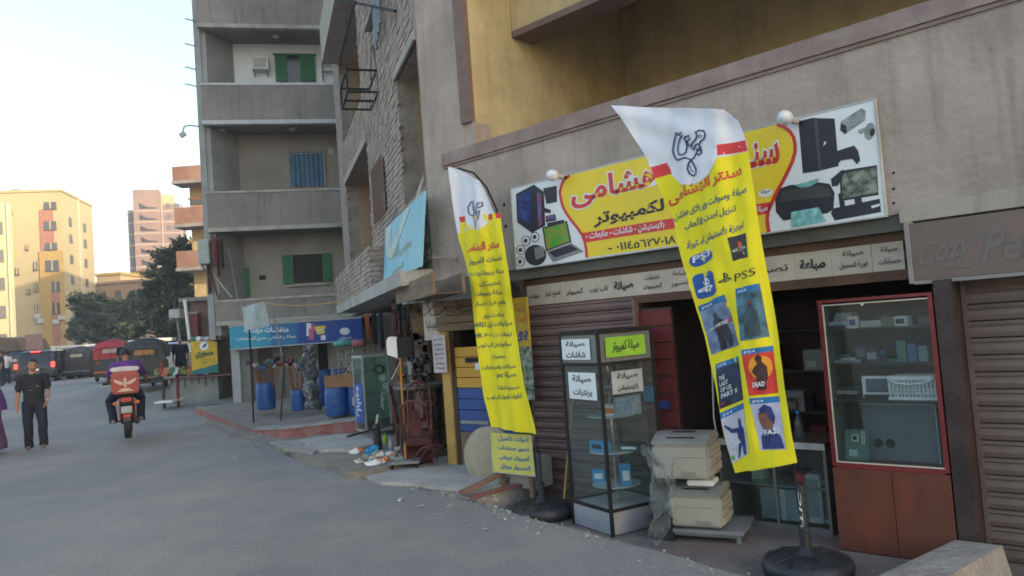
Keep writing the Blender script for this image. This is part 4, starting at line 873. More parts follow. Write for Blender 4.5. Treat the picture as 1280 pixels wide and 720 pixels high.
# ------------------------------------------------------------------ red framed display cabinet
gy = -.20
gx0, gx1 = A.x(1031,480,gy), A.x(1178,480,gy)-.02
gx1 = A.x(1176,480,gy); KX = gx1+.012
gz1, gz0 = A.z(1022,376,gy), A.z(1041,582,gy)
cb_ = Thing('display_cabinet', 'red-framed glass display cabinet with reddish wooden doors below, beside the maroon column', 'cabinet', A, (gx0, gy, -.2))
GW = gx1-gx0; Z0, Z1 = gz0+.2, gz1+.2
cb_.part('frame', MB().box(0, .035, 0, .40, Z0, Z1).box(GW-.03, GW, 0, .40, Z0, Z1).box(.035, GW-.03, 0, .39, Z1-.022, Z1).box(.035, GW-.03, 0, .39, Z0-.01, Z0+.028), redm)
cb_.part('inner_trim', MB().box(.0355, .045, -.006, .004, Z0+.03, Z1-.036).box(.045, GW-.03, -.006, .004, Z0+.0285, Z0+.038).box(.045, GW-.03, -.006, .004, Z1-.045, Z1-.0355), mat('cream_trim', (.6,.55,.45), .6))
cb_.part('pane', MB().box(.046, GW-.031, .0, .005, Z0+.039, Z1-.046), glass_d)
cb_.part('back_panel', MB().box(.036, GW-.031, .385, .395, Z0+.03, Z1-.04), mat('cabinet_back', (.10,.09,.085), .8, (.06,.055,.055), 3))
cb_.part('side_lining', MB().box(.036, .042, .01, .38, Z0+.03, Z1-.04), mat('cabinet_side', (.10,.105,.105), .7))
cb_.part('lock', MB().lathe([(0,-.014),(.012,-.014),(.012,-.001)], 10, (.33, 0, Z1-.05), 'y'), chrome)
zs = [gz + .2 for gz in (A.z(1100,408,gy+.2), A.z(1100,451,gy+.2), A.z(1100,497,gy+.2))]
for z in zs: cb_.part('shelf', MB().box(.043, GW-.031, .02, .38, z-.012, z), mat('dark_shelf', (.035,.035,.035), .5))
for i, (a, b) in enumerate(((.0, GW*.52), (GW*.52+.004, GW))): cb_.part('door', MB().box(a, b, -.004+.004*i, .018, .01, Z0-.012), woodr)
cb_.part('carcass', MB().box(.0, GW, .0185, .40, .01, Z0-.011), darkbrown)
def cabi(name, lab, cat, parts, x, y, z, rz=0, grp=None): return small(name, lab, cat, parts, gx0+x, gy+y, z-.2+.001, rz, grp)
bk = MB(); bw, bh, bd_ = .32, .17, .2
bk.box(0,bw,0,.012,0,.02).box(0,bw,0,.012,bh-.025,bh).box(0,.012,.012,bd_,0,bh).box(bw-.012,bw,.012,bd_,0,bh).box(.012,bw-.012,.012,bd_-.012,0,.008)
for i in range(13): bk.box(.012+i*.0245, .022+i*.0245, .001, .011, .02, bh-.025)
bk.box(.012,bw-.012,.001,.010,.045,.055).box(.012,bw-.012,.001,.010,.07,.08).box(0,bw,bd_-.012,bd_,0,bh)
cabi('plastic_basket', 'white slotted plastic basket on the middle shelf of the red cabinet', 'basket', [('tub', bk, white), ('handle', MB().tube([(.0,.0,bh),(.02,-.02,bh-.02),(.07,-.028,bh-.045),(bw/2,-.03,bh-.055),(bw-.07,-.028,bh-.045),(bw-.02,-.02,bh-.02),(bw,0,bh)], .008, 6), white)], GW-.365, .06, zs[2])
cabi('card_machine', 'white framed device with a dark screen beside the plastic basket', 'device', [('casing', MB().bbox(0,.24,0,.03,0,.17,.006), white), ('screen', MB().box(.03,.20,-.004,-.0005,.05,.15), mat('slate_screen', (.09,.13,.17), .25)), ('keypad', MB().box(.02,.22,-.03,-.001,0,.035), black)], .235, .10, zs[2])
cabi('stacked_drives', 'dark stacked drives at the left of the cabinet middle shelf', 'drive', [('drive', MB().bbox(0,.15,0,.2,i*.035,i*.035+.03,.003), [black, gry, blackp][i % 3]) for i in range(3)], .05, .08, zs[2])
hd = [('body', MB().bbox(0,.50,0,.02,0,.42,.006), mat('grey_lid', (.115,.14,.155), .45, (.09,.11,.125), 4)), ('rim', MB().box(-.004,.504,-.003,-.0003,.414,.426).box(.50,.508,-.003,.0,0,.414), lgrey)]
for k in (0, 1): hd.append(('round_port', MB().lathe([(.0,-.004),(.012,-.004),(.014,-.001),(.026,-.001),(.030,-.006),(.034,-.001)], 16, (.10+k*.085,0,.13), 'y'), black))
cabi('monitor_back', 'large grey-blue flat panel with two round ports in the bottom bay of the cabinet', 'panel', hd, .20, .14, Z0+.032)
mbp = [('board', MB().box(0,.17,0,.006,0,.23), mat('circuit_green', (.07,.15,.115), .5, (.05,.12,.09), 40)), ('cpu_socket', MB().box(.05,.10,-.006,-.0004,.14,.19), lgrey), ('cpu', MB().box(.06,.09,-.010,-.0065,.15,.18), black), ('memory_slot', MB().box(.125,.13,-.012,-.0004,.12,.22).box(.14,.145,-.012,-.0004,.12,.22), lgrey), ('heat_sink', MB().box(.03,.09,-.008,-.0004,.03,.08), mat('pale_green_film', (.30,.50,.42), .4))]
t = cabi('circuit_board', 'green computer circuit board propped at lower left in the cabinet', 'circuit board', mbp, .085, .045, Z0+.04)
t.o.matrix_world = t.o.matrix_world @ Matrix.Rotation(radians(-9), 4, 'X')
cabi('loose_boards', 'flat dark parts lying on the second shelf of the cabinet', 'parts', [('board', MB().bbox(.0,.20,0,.16,0,.02,.003), gry), ('board', MB().bbox(.22,.40,.02,.16,0,.03,.003), blackp), ('board', MB().bbox(.05,.16,.01,.12,.021,.035,.003), lgrey)], .06, .06, zs[1])
cabi('blue_cable', 'coiled blue cable on the second shelf of the cabinet', 'cable', [('coil', MB().tube([(.06+.05*cos(a_*.5), .05+.04*sin(a_*.5), .012+.0015*a_) for a_ in range(30)], .007, 5), blueb)], .30, .05, zs[1]+.031)
cabi('blister_cards', 'clear hanging packs in front of the second shelf at the right', 'packs', [('pack', MB().bbox(0+.07*i,.06+.07*i,0,.02,0,.15-.02*i,.004), [mat('pack_green', (.05,.16,.13), .4), mat('pack_blue', (.04,.08,.2), .4), mat('pack_teal', (.1,.2,.2), .4)][i]) for i in range(3)], GW-.27, .03, zs[1])
cabi('white_adapter', 'pale translucent tray holding a grey cover on the top shelf of the cabinet', 'tray', [('tray', MB().bbox(0,.20,0,.16,0,.055,.006), mat('pale_blue_tray', (.30,.36,.42), .4)), ('cover', MB().prism([(.03,.056),(.19,.056),(.17,.12),(.055,.12)], .02, .14), mat('grey_cover', (.24,.23,.23), .6))], .05, .05, zs[0])
cabi('flat_device', 'flat cream device lying in the middle of the cabinet top shelf', 'device', [('casing', MB().bbox(0,.16,0,.16,0,.04,.008), beige), ('lid', MB().box(.01,.15,.01,.15,.0405,.048), lgrey)], .27, .06, zs[0])
cabi('yellowed_carton', 'tilted olive carton on the cabinet top shelf at right', 'carton', [('carton', MB().bbox(0,.11,0,.1,0,.07,.004), mat('olive_carton', (.22,.20,.10), .7)), ('flap', MB().bar((0,0,.07),(.1,.0,.1),.05,.004), mat('olive_carton', (.22,.20,.10)))], .42, .08, zs[0])
rk = random.Random(12)
for k, (nm, zc, x, w_, h_, d_, c) in enumerate([('slim black box',zs[1],.30,.10,.10,.10,blackp),('grey power adapter',zs[1],.05,.08,.05,.08,gry),('pale folded manual',zs[0],.20,.07,.09,.05,offwhite),('small dark tray',zs[0],GW-.16,.11,.05,.14,gry),('white cable box',zs[0],GW-.27,.09,.07,.10,lgrey),('dark printer cartridge box',zs[2],.05,.10,.06,.08,printk),
        ('tan parts box',Z0+.032-.2,GW-.14,.10,.10,.10,wood),('stack of dark discs',Z0+.032-.2,.045,.07,.05,.10,blackp),('thin green board',zs[1],.46,.09,.02,.12,green),('bluish blister pack',zs[1],.17,.09,.12,.03,mat('pack_blue', (.04,.08,.2))),('flat black router',zs[0],.045,.13,.03,.10,blackp),('silver connector box',zs[2],.19,.05,.08,.06,lgrey)]):
    cabi('stock_item', nm + (' on the top shelf' if zc == zs[0] else ' on the second shelf' if zc == zs[1] else ' on the middle shelf' if zc == zs[2] else ' in the bottom bay') + ' of the red cabinet', 'goods', [('casing', MB().bbox(0,w_,0,d_,0,h_,.003), c), ('face_print', MB().box(w_*.15,w_*.8,-.002,-.0004,h_*.25,h_*.75), [gry, printk, mat('deep_blue_pack', (.02,.05,.22))][k % 3])], x, .22 if k % 2 else .03, zc if zc > 0 else zc, rk.uniform(-8,8), 'small stock in the red display cabinet')
# ------------------------------------------------------------------ left end of the shop: yellow boarded stall
yf = .25
yb = Thing('boarded_stall', 'narrow stall front of raw, yellow and blue boards beside the yellow post', 'stall', A, (A.x(566,480,yf), yf, 0))
X0 = yb.loc.x; SWd = -5.64 - X0
def zz(v, u=590): return A.z(u, v, yf)
n_ = 4; za, zb_ = zz(413,580), zz(374,575)
for i in range(n_):
    h = (zb_-za)/n_; yb.part('board', MB().bbox(-.12, SWd, -.10-.012*i, -.07-.012*i, za+i*h+.004, za+(i+1)*h-.002, .006), wood, label='raw brown wooden board' if i == 0 else None)
za, zb_ = zz(485), zz(433)
for i in range(4):
    h = (zb_-za)/4; yb.part('board', MB().bbox(.0, SWd, 0, .03, za+i*h+.004, za+(i+1)*h-.004, .006), yboard, label='yellow painted board' if i == 0 else None)
za2, zb2 = zz(540), za
for i in range(4):
    h = (zb2-za2)/4; yb.part('board', MB().bbox(.0, SWd, 0, .03, za2+i*h+.004, za2+(i+1)*h-.004, .006), bboard, label='blue painted board' if i == 0 else None)
yb.part('kick_board', MB().box(.02, SWd, 0, .03, .0, za2-.004), wood); yb.part('bolt', MB().box(.12,.60,-.03,-.003,za2+.10,za2+.14), gry)
yb.part('hasp', MB().box(.28,.48,-.03,-.003,zz(453),zz(447)), black); yb.part('sticker', MB().box(.42,.62,-.006,-.001,zz(462),zz(450)), printw)
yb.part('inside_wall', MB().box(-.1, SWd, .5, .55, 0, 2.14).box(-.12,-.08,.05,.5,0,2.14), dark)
py = .22; pxa, pxb = A.x(553,480,py), A.x(564,480,py)
yp = Thing('yellow_post', 'tall yellow painted wooden post with dark side at the left end of the shop row', 'post', A, (pxa, py, 0))
yp.part('timber', MB().bbox(0, pxb-pxa, 0, .16, .0, 2.12, .008), woody); yp.part('dark_side_board', MB().box(pxb-pxa+.002, pxb-pxa+.07, .02, .14, 0, 2.12), darkbrown)
mb = MB(); mb.box(0, .3, 0, .008, 0, .40)
pp = Thing('paper_poster', 'pale lilac and white paper poster tied to the yellow post', 'poster', A, (A.x(541,440,.15), .15, A.z(548,466,.15)))
pp.part('sheet', MB().box(0,.24,0,.006,0,.46), mat('lilac_paper', (.46,.36,.44), .7, (.55,.53,.50), 9)); m_ = MB()
for i in range(7): text_box(m_, ['اسعار','عروض','خصم','للبيع'][i%4], .04, .20, .04+i*.058, .075+i*.058, -.003)
pp.part('lettering', m_, printk)
pp = Thing('wall_notice', 'cream notice with a black oval drawing above the lilac poster', 'poster', A, (A.x(530,410,.4), .4, A.z(540,425,.4)))
pp.part('sheet', MB().box(0,.34,0,.006,0,.55), offwhite); m_ = MB(); text_box(m_, 'موبيليا', .05,.29,.12,.26,-.003); pp.part('lettering', m_, printk)
# vertical poster behind the slim flag
vp = Thing('vertical_poster', 'tall narrow yellow poster with red and blue letters above a green floral print', 'poster', A, (A.x(643,400,-.03), -.03, A.z(655,500,-.03)))
VH = A.z(648,372,-.03) - vp.loc.z
vp.part('panel', MB().box(0,.20,0,.02,VH*.52,VH), mat('poster_yellow', (.60,.42,.02), .5)); vp.part('floral_panel', MB().box(0,.20,0,.02,0,VH*.519), mat('floral_print', (.45,.48,.46), .6, (.03,.10,.05), 14, detail=2))
m_ = MB()
for i, s_ in enumerate(('خدمة','كروت')): text_box(m_, s_, .03, .17, VH*(.86-.11*i), VH*(.94-.11*i), -.003)
vp.part('red_lettering', m_, printr); m_ = MB(); text_box(m_, 'بو', .04,.18, VH*.57, VH*.68, -.003, bold=.04); vp.part('blue_lettering', m_, blue)
# yellow board with blue writing, cream disc, planks
bo_ = -.42
yd = Thing('yellow_price_board', 'small yellow board with four lines of blue Arabic writing under the slim flag', 'sign board', A, (A.x(615,565,bo_), bo_, -.0))
bw_ = A.x(666,565,bo_) - yd.loc.x; b0, b1 = A.z(617,589,bo_), A.z(614,541,bo_)
yd.part('panel', MB().box(0,bw_,0,.018,b0,b1), mat('worn_yellow', (.62,.56,.10), .6, (.52,.48,.12), 3)); yd.part('edge', MB().box(-.012,0,-.004,.02,b0,b1).box(bw_,bw_+.012,-.004,.02,b0,b1).box(-.012,bw_+.012,-.004,.02,b0-.012,b0-.0005), cement_light)
m_ = MB()
for i, s_ in enumerate(('ادوات تكميل','تصوير مستندات','كمبيوتر مريض','اكسسوار موبايل')): text_box(m_, s_, bw_*.18, bw_*.92, b1-(b1-b0)*(.24*i+.21), b1-(b1-b0)*(.24*i+.05), -.003, bold=.03)
yd.part('lettering', m_, mat('board_blue_ink', (.02,.16,.40), .6)); yd.part('leg', MB().box(.06,.11,.02,.06,.0,b0), wood); yd.part('leg', MB().box(bw_-.10,bw_-.05,.02,.06,-.18,b0), wood)
cc = A.P(612, 572, -.14); ds = MB().lathe([(0,-.03),(.12,-.024),(.24,-.01),(.33,.012),(.335,.02),(.325,.02),(.0,-.01)], 40, (0,0,0), 'y')
dd = Thing('satellite_dish', 'round cream metal dish leaning on the boards behind the small yellow board', 'dish', A, cc, 14); dd.part('disc', ds, cream, smooth=True); dd.part('rim', MB().tube([(.333*cos(k*pi/16), .015, .333*sin(k*pi/16)) for k in range(33)], .008, 6, False), cement_light)
dd.part('arm', MB().bar((0,.03,-.1),(0,.12,-.25),.03), gry)
g1 = gnd(577,617,.04); g2 = gnd(648,598,.04)
for k, (a, b, zz_, lab) in enumerate([((577,616),(652,594),.06,'long brown plank lying across the step toward the yellow board'),((588,622),(648,606),.035,'shorter dark red plank on the step below the long plank')]):
    P1, P2 = A.L(gnd(*a, zz_)), A.L(gnd(*b, zz_)); P2.z += .12*(k == 0)
    solo('wooden_plank', MB().bar((0,0,0), P2-P1, .10, .025), [mat('red_brown_plank', (.26,.13,.08), .8, (.18,.09,.06), 5), redtile][k], lab, 'plank', A, P1)
mb = MB(); mb.bbox(0,.35,0,.3,0,.30,.01); solo('concrete_block', mb, concrete, 'grey concrete block under the yellow board beside the planks', 'block', A, (yd.loc.x+.12, bo_+.1, -.0))
# ragged metal awning under the plaster edge
aw = Thing('metal_awning', 'sagging dark corrugated metal awning under the plaster wall left of the sign', 'awning', A, (-6.95, 0, 2.0))
vs = []; N = 40
for i in range(N+1):
    x = i*1.38/N; z = .012*sin(i*1.6) + .02*sin(x*3)
    vs += [(x, -.002, .17+z), (x, -.40-.05*sin(x*5), .03+z-.05*sin(x*2.4))]
mb = MB().add(vs, [(2*i, 2*i+2, 2*i+3, 2*i+1) for i in range(N)]); aw.part('sheet', mb, mat('green_grey_metal', (.10,.11,.10), .7, (.06,.065,.06), 5))
aw.part('edge_bar', MB().bar((0,-.40,.02),(1.38,-.40,.0),.02), gry)
for k in range(5):
    x = .1+.25*k; solo('hanging_wire', MB().tube([(0,0,0),(.08,-.02,-.10-.05*(k%2)),(.2,.0,-.14),(.34,.02,-.05)], .005, 4), black, f'thin {["black","slack","looped","bent","drooping"][k]} wire hanging under the corrugated awning', 'wire', A, (-6.95+x, -.33, 2.0))
solo('wall_bracket', MB().bar((0,0,0),(-.02,-.35,.0),.04,.03), gry, 'short grey bracket sticking out of the plaster left of the slim flag', 'bracket', A, A.P(572,322,-.0))
for k, (u, v) in enumerate([(630,256),(632,283),(1117,216),(1117,236),(1117,254)]):
    solo('wall_hole', MB().lathe([(0,-.003),(.018 if k < 2 else .008,-.002),(.022 if k < 2 else .011,.0005)], 9, (0,0,0), 'y'), black, ['dark round hole','lower dark hole'][k] + ' in the plaster beside the left end of the sign' if k < 2 else ['upper','middle','lowest'][k-2] + ' small dark anchor hole in the plaster right of the sign', 'hole', A, A.P(u, v, -.001))
# ------------------------------------------------------------------ brick building (frame B)
CX = B.x(541, 335)            # where it meets the corner
BZ = 18
bb = Thing('brick_building', 'rough grey-brown brick apartment block with deep openings beside the plaster corner building', 'building', B, (0,0,0))
zO1 = B.z(519, 52); o1a, o1b = B.x(496,110), CX-.06
zO2 = B.z(446,205); o2a, o2b = -17.6, B.x(459,183)
zO3 = B.z(436,30); o3a, o3b = -17.6, B.x(444,5)
opens = [(o1a, o1b, 3.45, zO1), (o2a, o2b, 2.43, zO2), (o3a, o3b, zO3-1.9, zO3), (o1a, o1b, zO1+1.1, zO1+3.0)]
def inop(x, z, m=0): return any(a-m < x < b+m and c-m < z < d+m for a, b, c, d in opens)
# core wall in cells round the openings
xs = sorted({-19.0, CX-.004, *[o[0] for o in opens], *[o[1] for o in opens]}); zs_ = sorted({2.2, BZ, *[o[2] for o in opens], *[o[3] for o in opens]})
mb = MB()
for i in range(len(xs)-1):
    for j in range(len(zs_)-1):
        if not inop((xs[i]+xs[i+1])/2, (zs_[j]+zs_[j+1])/2): mb.box(xs[i], xs[i+1], .0, .25, zs_[j], zs_[j+1])
mb.M = Matrix(((1,0,0,0),(0,0,-1,0),(0,1,0,0),(0,0,0,1))) @ Matrix.Rotation(0,4,'X'); mb.M = None
bp_ = [(-19,2.4),(CX-1.45,2.4),(CX-5.1,9),(-19,9)]; mb.add([(x,y,z) for z in (0,BZ) for x,y in bp_], [(0,1,2,3),(7,6,5,4),(0,4,5,1),(1,5,6,2),(2,6,7,3),(3,7,4,0)])
bb.part('wall', mb, mortar)
for a, b, c, d in opens:
    mb = MB(); e_ = 1.9 if b < CX-1 else .95; mb.box(a, b, e_, e_+.05, c, d+.1); mb.box(a, b, .25, e_, d, d+.12); mb.box(a, b, .25, e_, c-.12, c)
    mb.box(a-.1, a, .25, e_, c, d); mb.box(b, b+.05, .25, e_, c, d); bb.part('opening_lining', mb, orange_wall)

mb = MB(); r = random.Random(4); z = 2.45; row = 0
while z < 11.5:
    x = -18 + (.13 if row % 2 else 0)
    while x < CX - .30:
        L = .235 + r.uniform(-.02,.02); h = .062 + r.uniform(-.006,.006)
        if not inop(x+L/2, z+.03, .02) and not (B.x(484,240)-1.0 < x and False):
            p = r.uniform(.004,.016); t_ = r.uniform(-.002,.002); y0 = -p
            mb.add([(x,y0,z+t_),(x+L,y0+r.uniform(-.003,.003),z-t_),(x+L,y0+r.uniform(-.006,.006),z+h-t_),(x,y0,z+h+t_),(x,.01,z),(x+L,.01,z),(x+L,.01,z+h),(x,.01,z+h)],
                   [(0,1,2,3),(0,4,5,1),(1,5,6,2),(2,6,7,3),(3,7,4,0)])
        x += L + .022
    z += .082; row += 1
bb.part('brickwork', mb, brickm, stuff=True)
for bx6 in ((o1a-.1, o1b, -.04, .02, zO1, zO1+.12), (o2a, o2b+.1, -.05, .02, zO2, zO2+.14), (o3a, o3b+.1, -.38, .02, zO3, zO3+.9)): bb.part('lintel', MB().box(*bx6), plaster_pale)
# projecting slab and brick balcony parapet
so1 = -.40; sxa, sxb = -17.5, B.x(501,359,so1)
mb = MB(); mb.box(sxa, sxb, so1, .0, 2.24, 2.42); bb.part('floor_slab', mb, concrete_pale)
pxr = B.x(461,340,so1); pz = B.z(461,306,so1)
pr = bb.part('balcony_parapet', MB().box(sxa, pxr, so1+.02, so1+.14, 2.42, pz).box(pxr-.12, pxr, so1+.14, 0, 2.42, pz), mortar)
mb = MB(); z = 2.43; row = 0
while z < pz-.02:
    x = sxa + (.12 if row % 2 else 0)
    while x < pxr-.1:
        p = r.uniform(.0,.02); L = .23; mb.add([(x,so1+.02-p,z),(x+L,so1+.02-p,z),(x+L,so1+.02-p,z+.06),(x,so1+.02-p,z+.06),(x,so1+.03,z),(x+L,so1+.03,z),(x+L,so1+.03,z+.06),(x,so1+.03,z+.06)], [(0,1,2,3),(0,4,5,1),(1,5,6,2),(2,6,7,3),(3,7,4,0)]); x += .255
    for k in range(2):
        y0 = so1 + .03 + k*.2; mb.box(pxr, pxr+.012, y0, y0+.17, z, z+.06)
    z += .08; row += 1
ob = bpy.data.objects.new('brickwork', mb.mesh('brickwork', brickm)); COL.objects.link(ob); ob.parent = pr; ob['kind'] = 'stuff'
# barred window
wa, wb = B.x(470,240), B.x(484,240); wz1, wz0 = B.z(477,203), B.z(477,272)
wn = bb.part('window', MB().box(wa, wb, -.035, -.028, wz0, wz1), mat('brown_shade', (.10,.06,.05), .7))
mb = MB()
for i in range(8): x = wa+.03+(wb-wa-.06)*i/7; mb.box(x-.012, x+.012, -.075, -.05, wz0-.05, wz1+.05)
ob = bpy.data.objects.new('bars', mb.mesh('bars', mat('rust_bar', (.22,.14,.11), .7))); COL.objects.link(ob); ob.parent = wn
# drain pipes
mb = MB()
for k in range(4): x = B.x(467+2.3*k, 20, -.1); mb.tube([(x,-.09-.0*k,B.z(468,66-6*k,-.1)),(x,-.09,14)], .028, 8)
bb.part('drain_pipe', mb, mat('pipe_grey_blue', (.22,.26,.30), .5)); bb.part('pipe_clamp', MB().box(B.x(464,30), B.x(478,30), -.13, .0, B.z(470,25), B.z(470,25)+.03), gry)
# ground floor shop room of the brick building
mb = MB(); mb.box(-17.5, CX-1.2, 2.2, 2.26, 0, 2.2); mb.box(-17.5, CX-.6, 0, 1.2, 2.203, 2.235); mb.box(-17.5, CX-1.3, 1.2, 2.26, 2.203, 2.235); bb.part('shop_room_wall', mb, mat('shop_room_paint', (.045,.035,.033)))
# iron air-conditioner cage and iron bars
cg = B.P(455,110,-.1); cx_ = B.x(466,110); cx_ = B.x(475,127); cgt = Thing('iron_cage', 'empty rusty black iron bracket cage fixed high on the brick wall', 'bracket', B, (cx_-1.0, 0, B.z(468,128,0)))
hh_ = .62
mb = MB(); d1, wX = -.5, .95
for z in (0, .36): mb.bar((0,0,z),(0,d1,z),.03).bar((wX,0,z),(wX,d1,z),.03).bar((0,d1,z),(wX,d1,z),.03).bar((0,-.01,z),(wX,-.01,z),.03)
for x in (0, wX):
    for y in (0, d1): mb.bar((x,y,0),(x,y,.36),.03)
mb.bar((wX*.5,d1,0),(wX*.5,0,0),.03); cgt.part('frame', mb, black); cgt.part('brace', MB().bar((wX*.3,-.01,.36),(wX*.5,-.01,.85),.025).bar((wX,-.01,.36),(wX*.8,-.01,.85),.025).bar((wX*.5,-.01,.85),(wX*.8,-.01,.85),.025), black)
q_ = B.P(494,14,-.05); solo('iron_pole', MB().tube([(0,0,0),B.P(447,4,-.35)-q_], .022, 6), black, 'black iron pole sticking out across the brick wall near the top of the photo', 'pole', B, q_)
q_ = B.P(446,4,-.30); solo('iron_pole', MB().tube([(0,0,0),B.P(425,-2,-.5)-q_], .03, 6), black, 'short thick black iron pole at the top beside the upper balcony', 'pole', B, q_)
# faded blue sign
bs = Thing('faded_blue_sign', 'faded pale blue sign board with washed-out picture on the brick wall', 'sign', B, (0,0,0))
sa, sb = B.x(487,357,-.12), B.x(536,333,-.12); s0, s1 = B.z(513,344,-.12), (B.z(493,276,-.12)+B.z(531,236,-.12))/2
def sgl(x, z, y=-.12): return (sa+(sb-sa)*x, y - .10*(1-z), s0+(s1-s0)*z)
mb = MB(); vs = [sgl(0,0), sgl(1,0), sgl(1,1), sgl(0,1)]; mb.add(vs + [(a, b+.03, c) for a, b, c in vs], [(0,1,2,3),(7,6,5,4),(0,4,5,1),(1,5,6,2),(2,6,7,3),(3,7,4,0)])
bs.part('panel', mb, mat('faded_cyan', (.22,.50,.62), .6, (.17,.42,.55), 1.5, dirt=(.34,.45,.48), dscale=1.4, damt=.5))
mb = MB(); mb.add([sgl(*p, y=-.125) for p in [(.02,.95),(.18,.98),(.22,.55),(.62,.98),(.74,.98),(.50,.66),(.30,.36),(.06,.50)]], [tuple(t) for t in tessellate_polygon([[Vector((a,b,0)) for a,b in [(.02,.95),(.18,.98),(.22,.55),(.62,.98),(.74,.98),(.50,.66),(.30,.36),(.06,.50)]]])])
bs.part('faded_print', mb, mat('faded_white', (.50,.58,.54), .7, (.36,.46,.44), 3))
mb = MB(); text_box(mb, 'معرض الاثاث', .22, .78, .32, .52, f=lambda x, z: sgl(x, z, -.127)); text_box(mb, 'تليفون', .3, .62, .10, .22, f=lambda x, z: sgl(x, z, -.127)); bs.part('faded_lettering', mb, mat('faded_ochre', (.42,.50,.30), .7))
bs.part('stay', MB().bar(sgl(.15,1), (sa+(sb-sa)*.15, .0, s1+.25), .03).bar(sgl(.85,1), (sa+(sb-sa)*.85,.0,s1+.3), .03), gry)
# broken wooden boxes under it
for k, (a, b, c, d, y) in enumerate([(513,352,540,386,-.40),(496,372,514,392,-.30)]):
    P1, P2 = B.P(a, d, y), B.P(c, b, y)
    t = Thing('wooden_crate', ['larger weathered wooden box hanging under the faded blue sign','smaller broken wooden box left of the larger one under the blue sign'][k], 'box', B, (P1.x, y, 2.02+.04*k), 0)
    w_ = min(1.5, P2.x-P1.x); t.part('board', MB().bbox(0, w_, 0, .03, 0, .22, .005), wood); t.part('board', MB().bbox(0, w_, .30, .33, 0, .2, .005), wood); t.part('bottom_board', MB().box(0, w_, .03, .30, 0, .02), darkbrown)
# ------------------------------------------------------------------ street things in front of it, placed by depth
def G(name, lab, cat, Y, u, v, z=None, rz=0, grp=None):
    fr = depth(Y); p = fr.P(u, v); 
    return Thing(name, lab, cat, fr, (p.x, 0, p.z if z is None else z), rz, grp), fr
def wx(Y, u, v): return depth(Y).x(u, v)
def wz_(Y, u, v): return depth(Y).z(u, v)
# glass showcase no 2
t, fr = G('glass_showcase', 'old green-tinted glass showcase with aluminium frame standing by the red-edged platform', 'showcase', 12.4, 458, 544, .10, 31)
hS = wz_(12.4, 460, 444)-.10; w2 = .46; d2 = .5
mb = MB()
for x in (0, w2-.025):
    for y in (0, d2-.025): mb.box(x, x+.025, y, y+.025, 0, hS)
for z in (0, hS-.04): 
    for y in (0, d2-.025): mb.box(.025, w2-.025, y+.001, y+.024, z, z+.04)
    for x in (0, w2-.025): mb.box(x+.001, x+.024, .025, d2-.025, z, z+.04)
t.part('frame', mb, mat('aluminium_dull', (.36,.38,.38), .4)); gg = glass('green_glass', (.80,.92,.87), .05)
t.part('pane', MB().box(.025, w2-.025, .006, .012, .04, hS-.04), gg); t.part('pane', MB().box(.006,.012,.025,d2-.025,.04,hS-.04), gg); t.part('pane', MB().box(w2-.012,w2-.006,.025,d2-.025,.04,hS-.04), gg)
t.part('back_pane', MB().box(.025, w2-.025, d2-.02, d2-.012, .04, hS-.04), gg); t.part('shelf', MB().box(.03, w2-.03, .03, d2-.03, .6, .61), gg); t.part('shelf', MB().box(.03, w2-.03, .03, d2-.03, 1.0, 1.01), gg)
mb = MB(); text_box(mb, 'خدمات', -.0, .0, 0, 1) if False else None
vs_, fs_, _ = text2d('موبايل', .02); mb.add([(-.002, d2*.8-(a)*.0-.25*b, .25+.5*a) for a, b in vs_], fs_); t.part('side_lettering', mb, printw)
t.part('side_poster', MB().box(-.0015, .004, .06, d2-.06, .15, .80), blue); mb = MB(); mb.add([(w2*.72-.06*b, .003, .34+.26*a) for a, b in vs_], fs_); t.part('front_lettering', mb, printw)
for k in range(3): G2, _ = G('showcase_item', ['dark round clock','pale paper pad','white packet'][k] + ' inside the green-tinted showcase', 'goods', 12.65, 474+4*k, 462+10*k, None); G2.part('item', MB().lathe([(0,0),(.09-.02*k,0),(.09-.02*k,.03),(0,.03)], 14, (0,0,0), 'y'), [black, lgrey, white][k]); G2.part('face', MB().lathe([(0,-.004),(.05-.01*k,-.004),(.05-.01*k,-.0005)], 12, (0,0,0), 'y'), [gry, white, lgrey][k])
# pole lamp on a wheeled board
Yp = 9.35
t, fr = G('pole_stand', 'orange pole on a small wheeled board holding a black and white box light', 'stand', Yp, 508, 590, .035, 0)
xb = wx(Yp,500,446)-t.loc.x; zt_ = wz_(Yp,502,445)-.035
t.part('pole', MB().tube([(0,0,.10),(xb,0,zt_)], .014, 8), mat('orange_pole', (.48,.22,.05), .6)); t.part('base_board', MB().bbox(-.19,.19,-.16,.12,.055,.085,.006), mat('grey_board', (.22,.22,.23)))
for x in (-.15,.15):
    for y in (-.12,.08): t.part('castor', MB().lathe([(0,-.012),(.03,-.012),(.03,.012),(0,.012)], 10, (x,y,.03), 'x').box(x-.006,x+.006,y-.01,y+.01,.03,.055), black)
hd = t.part('lamp_head', MB().bbox(xb-.02, xb+.17, -.06, .10, zt_-.02, zt_+.23, .01), black); t.part('lamp_shell', MB().prism([(xb-.15,zt_+.03),(xb-.022,zt_-.02),(xb-.022,zt_+.24),(xb-.12,zt_+.25),(xb-.15,zt_+.2)], -.05, .09), white, hd)
t.part('paper_tag', MB().bar((xb-.12,-.03,zt_-.28),(xb+.0,-.03,zt_-.08),.05,.004), white)
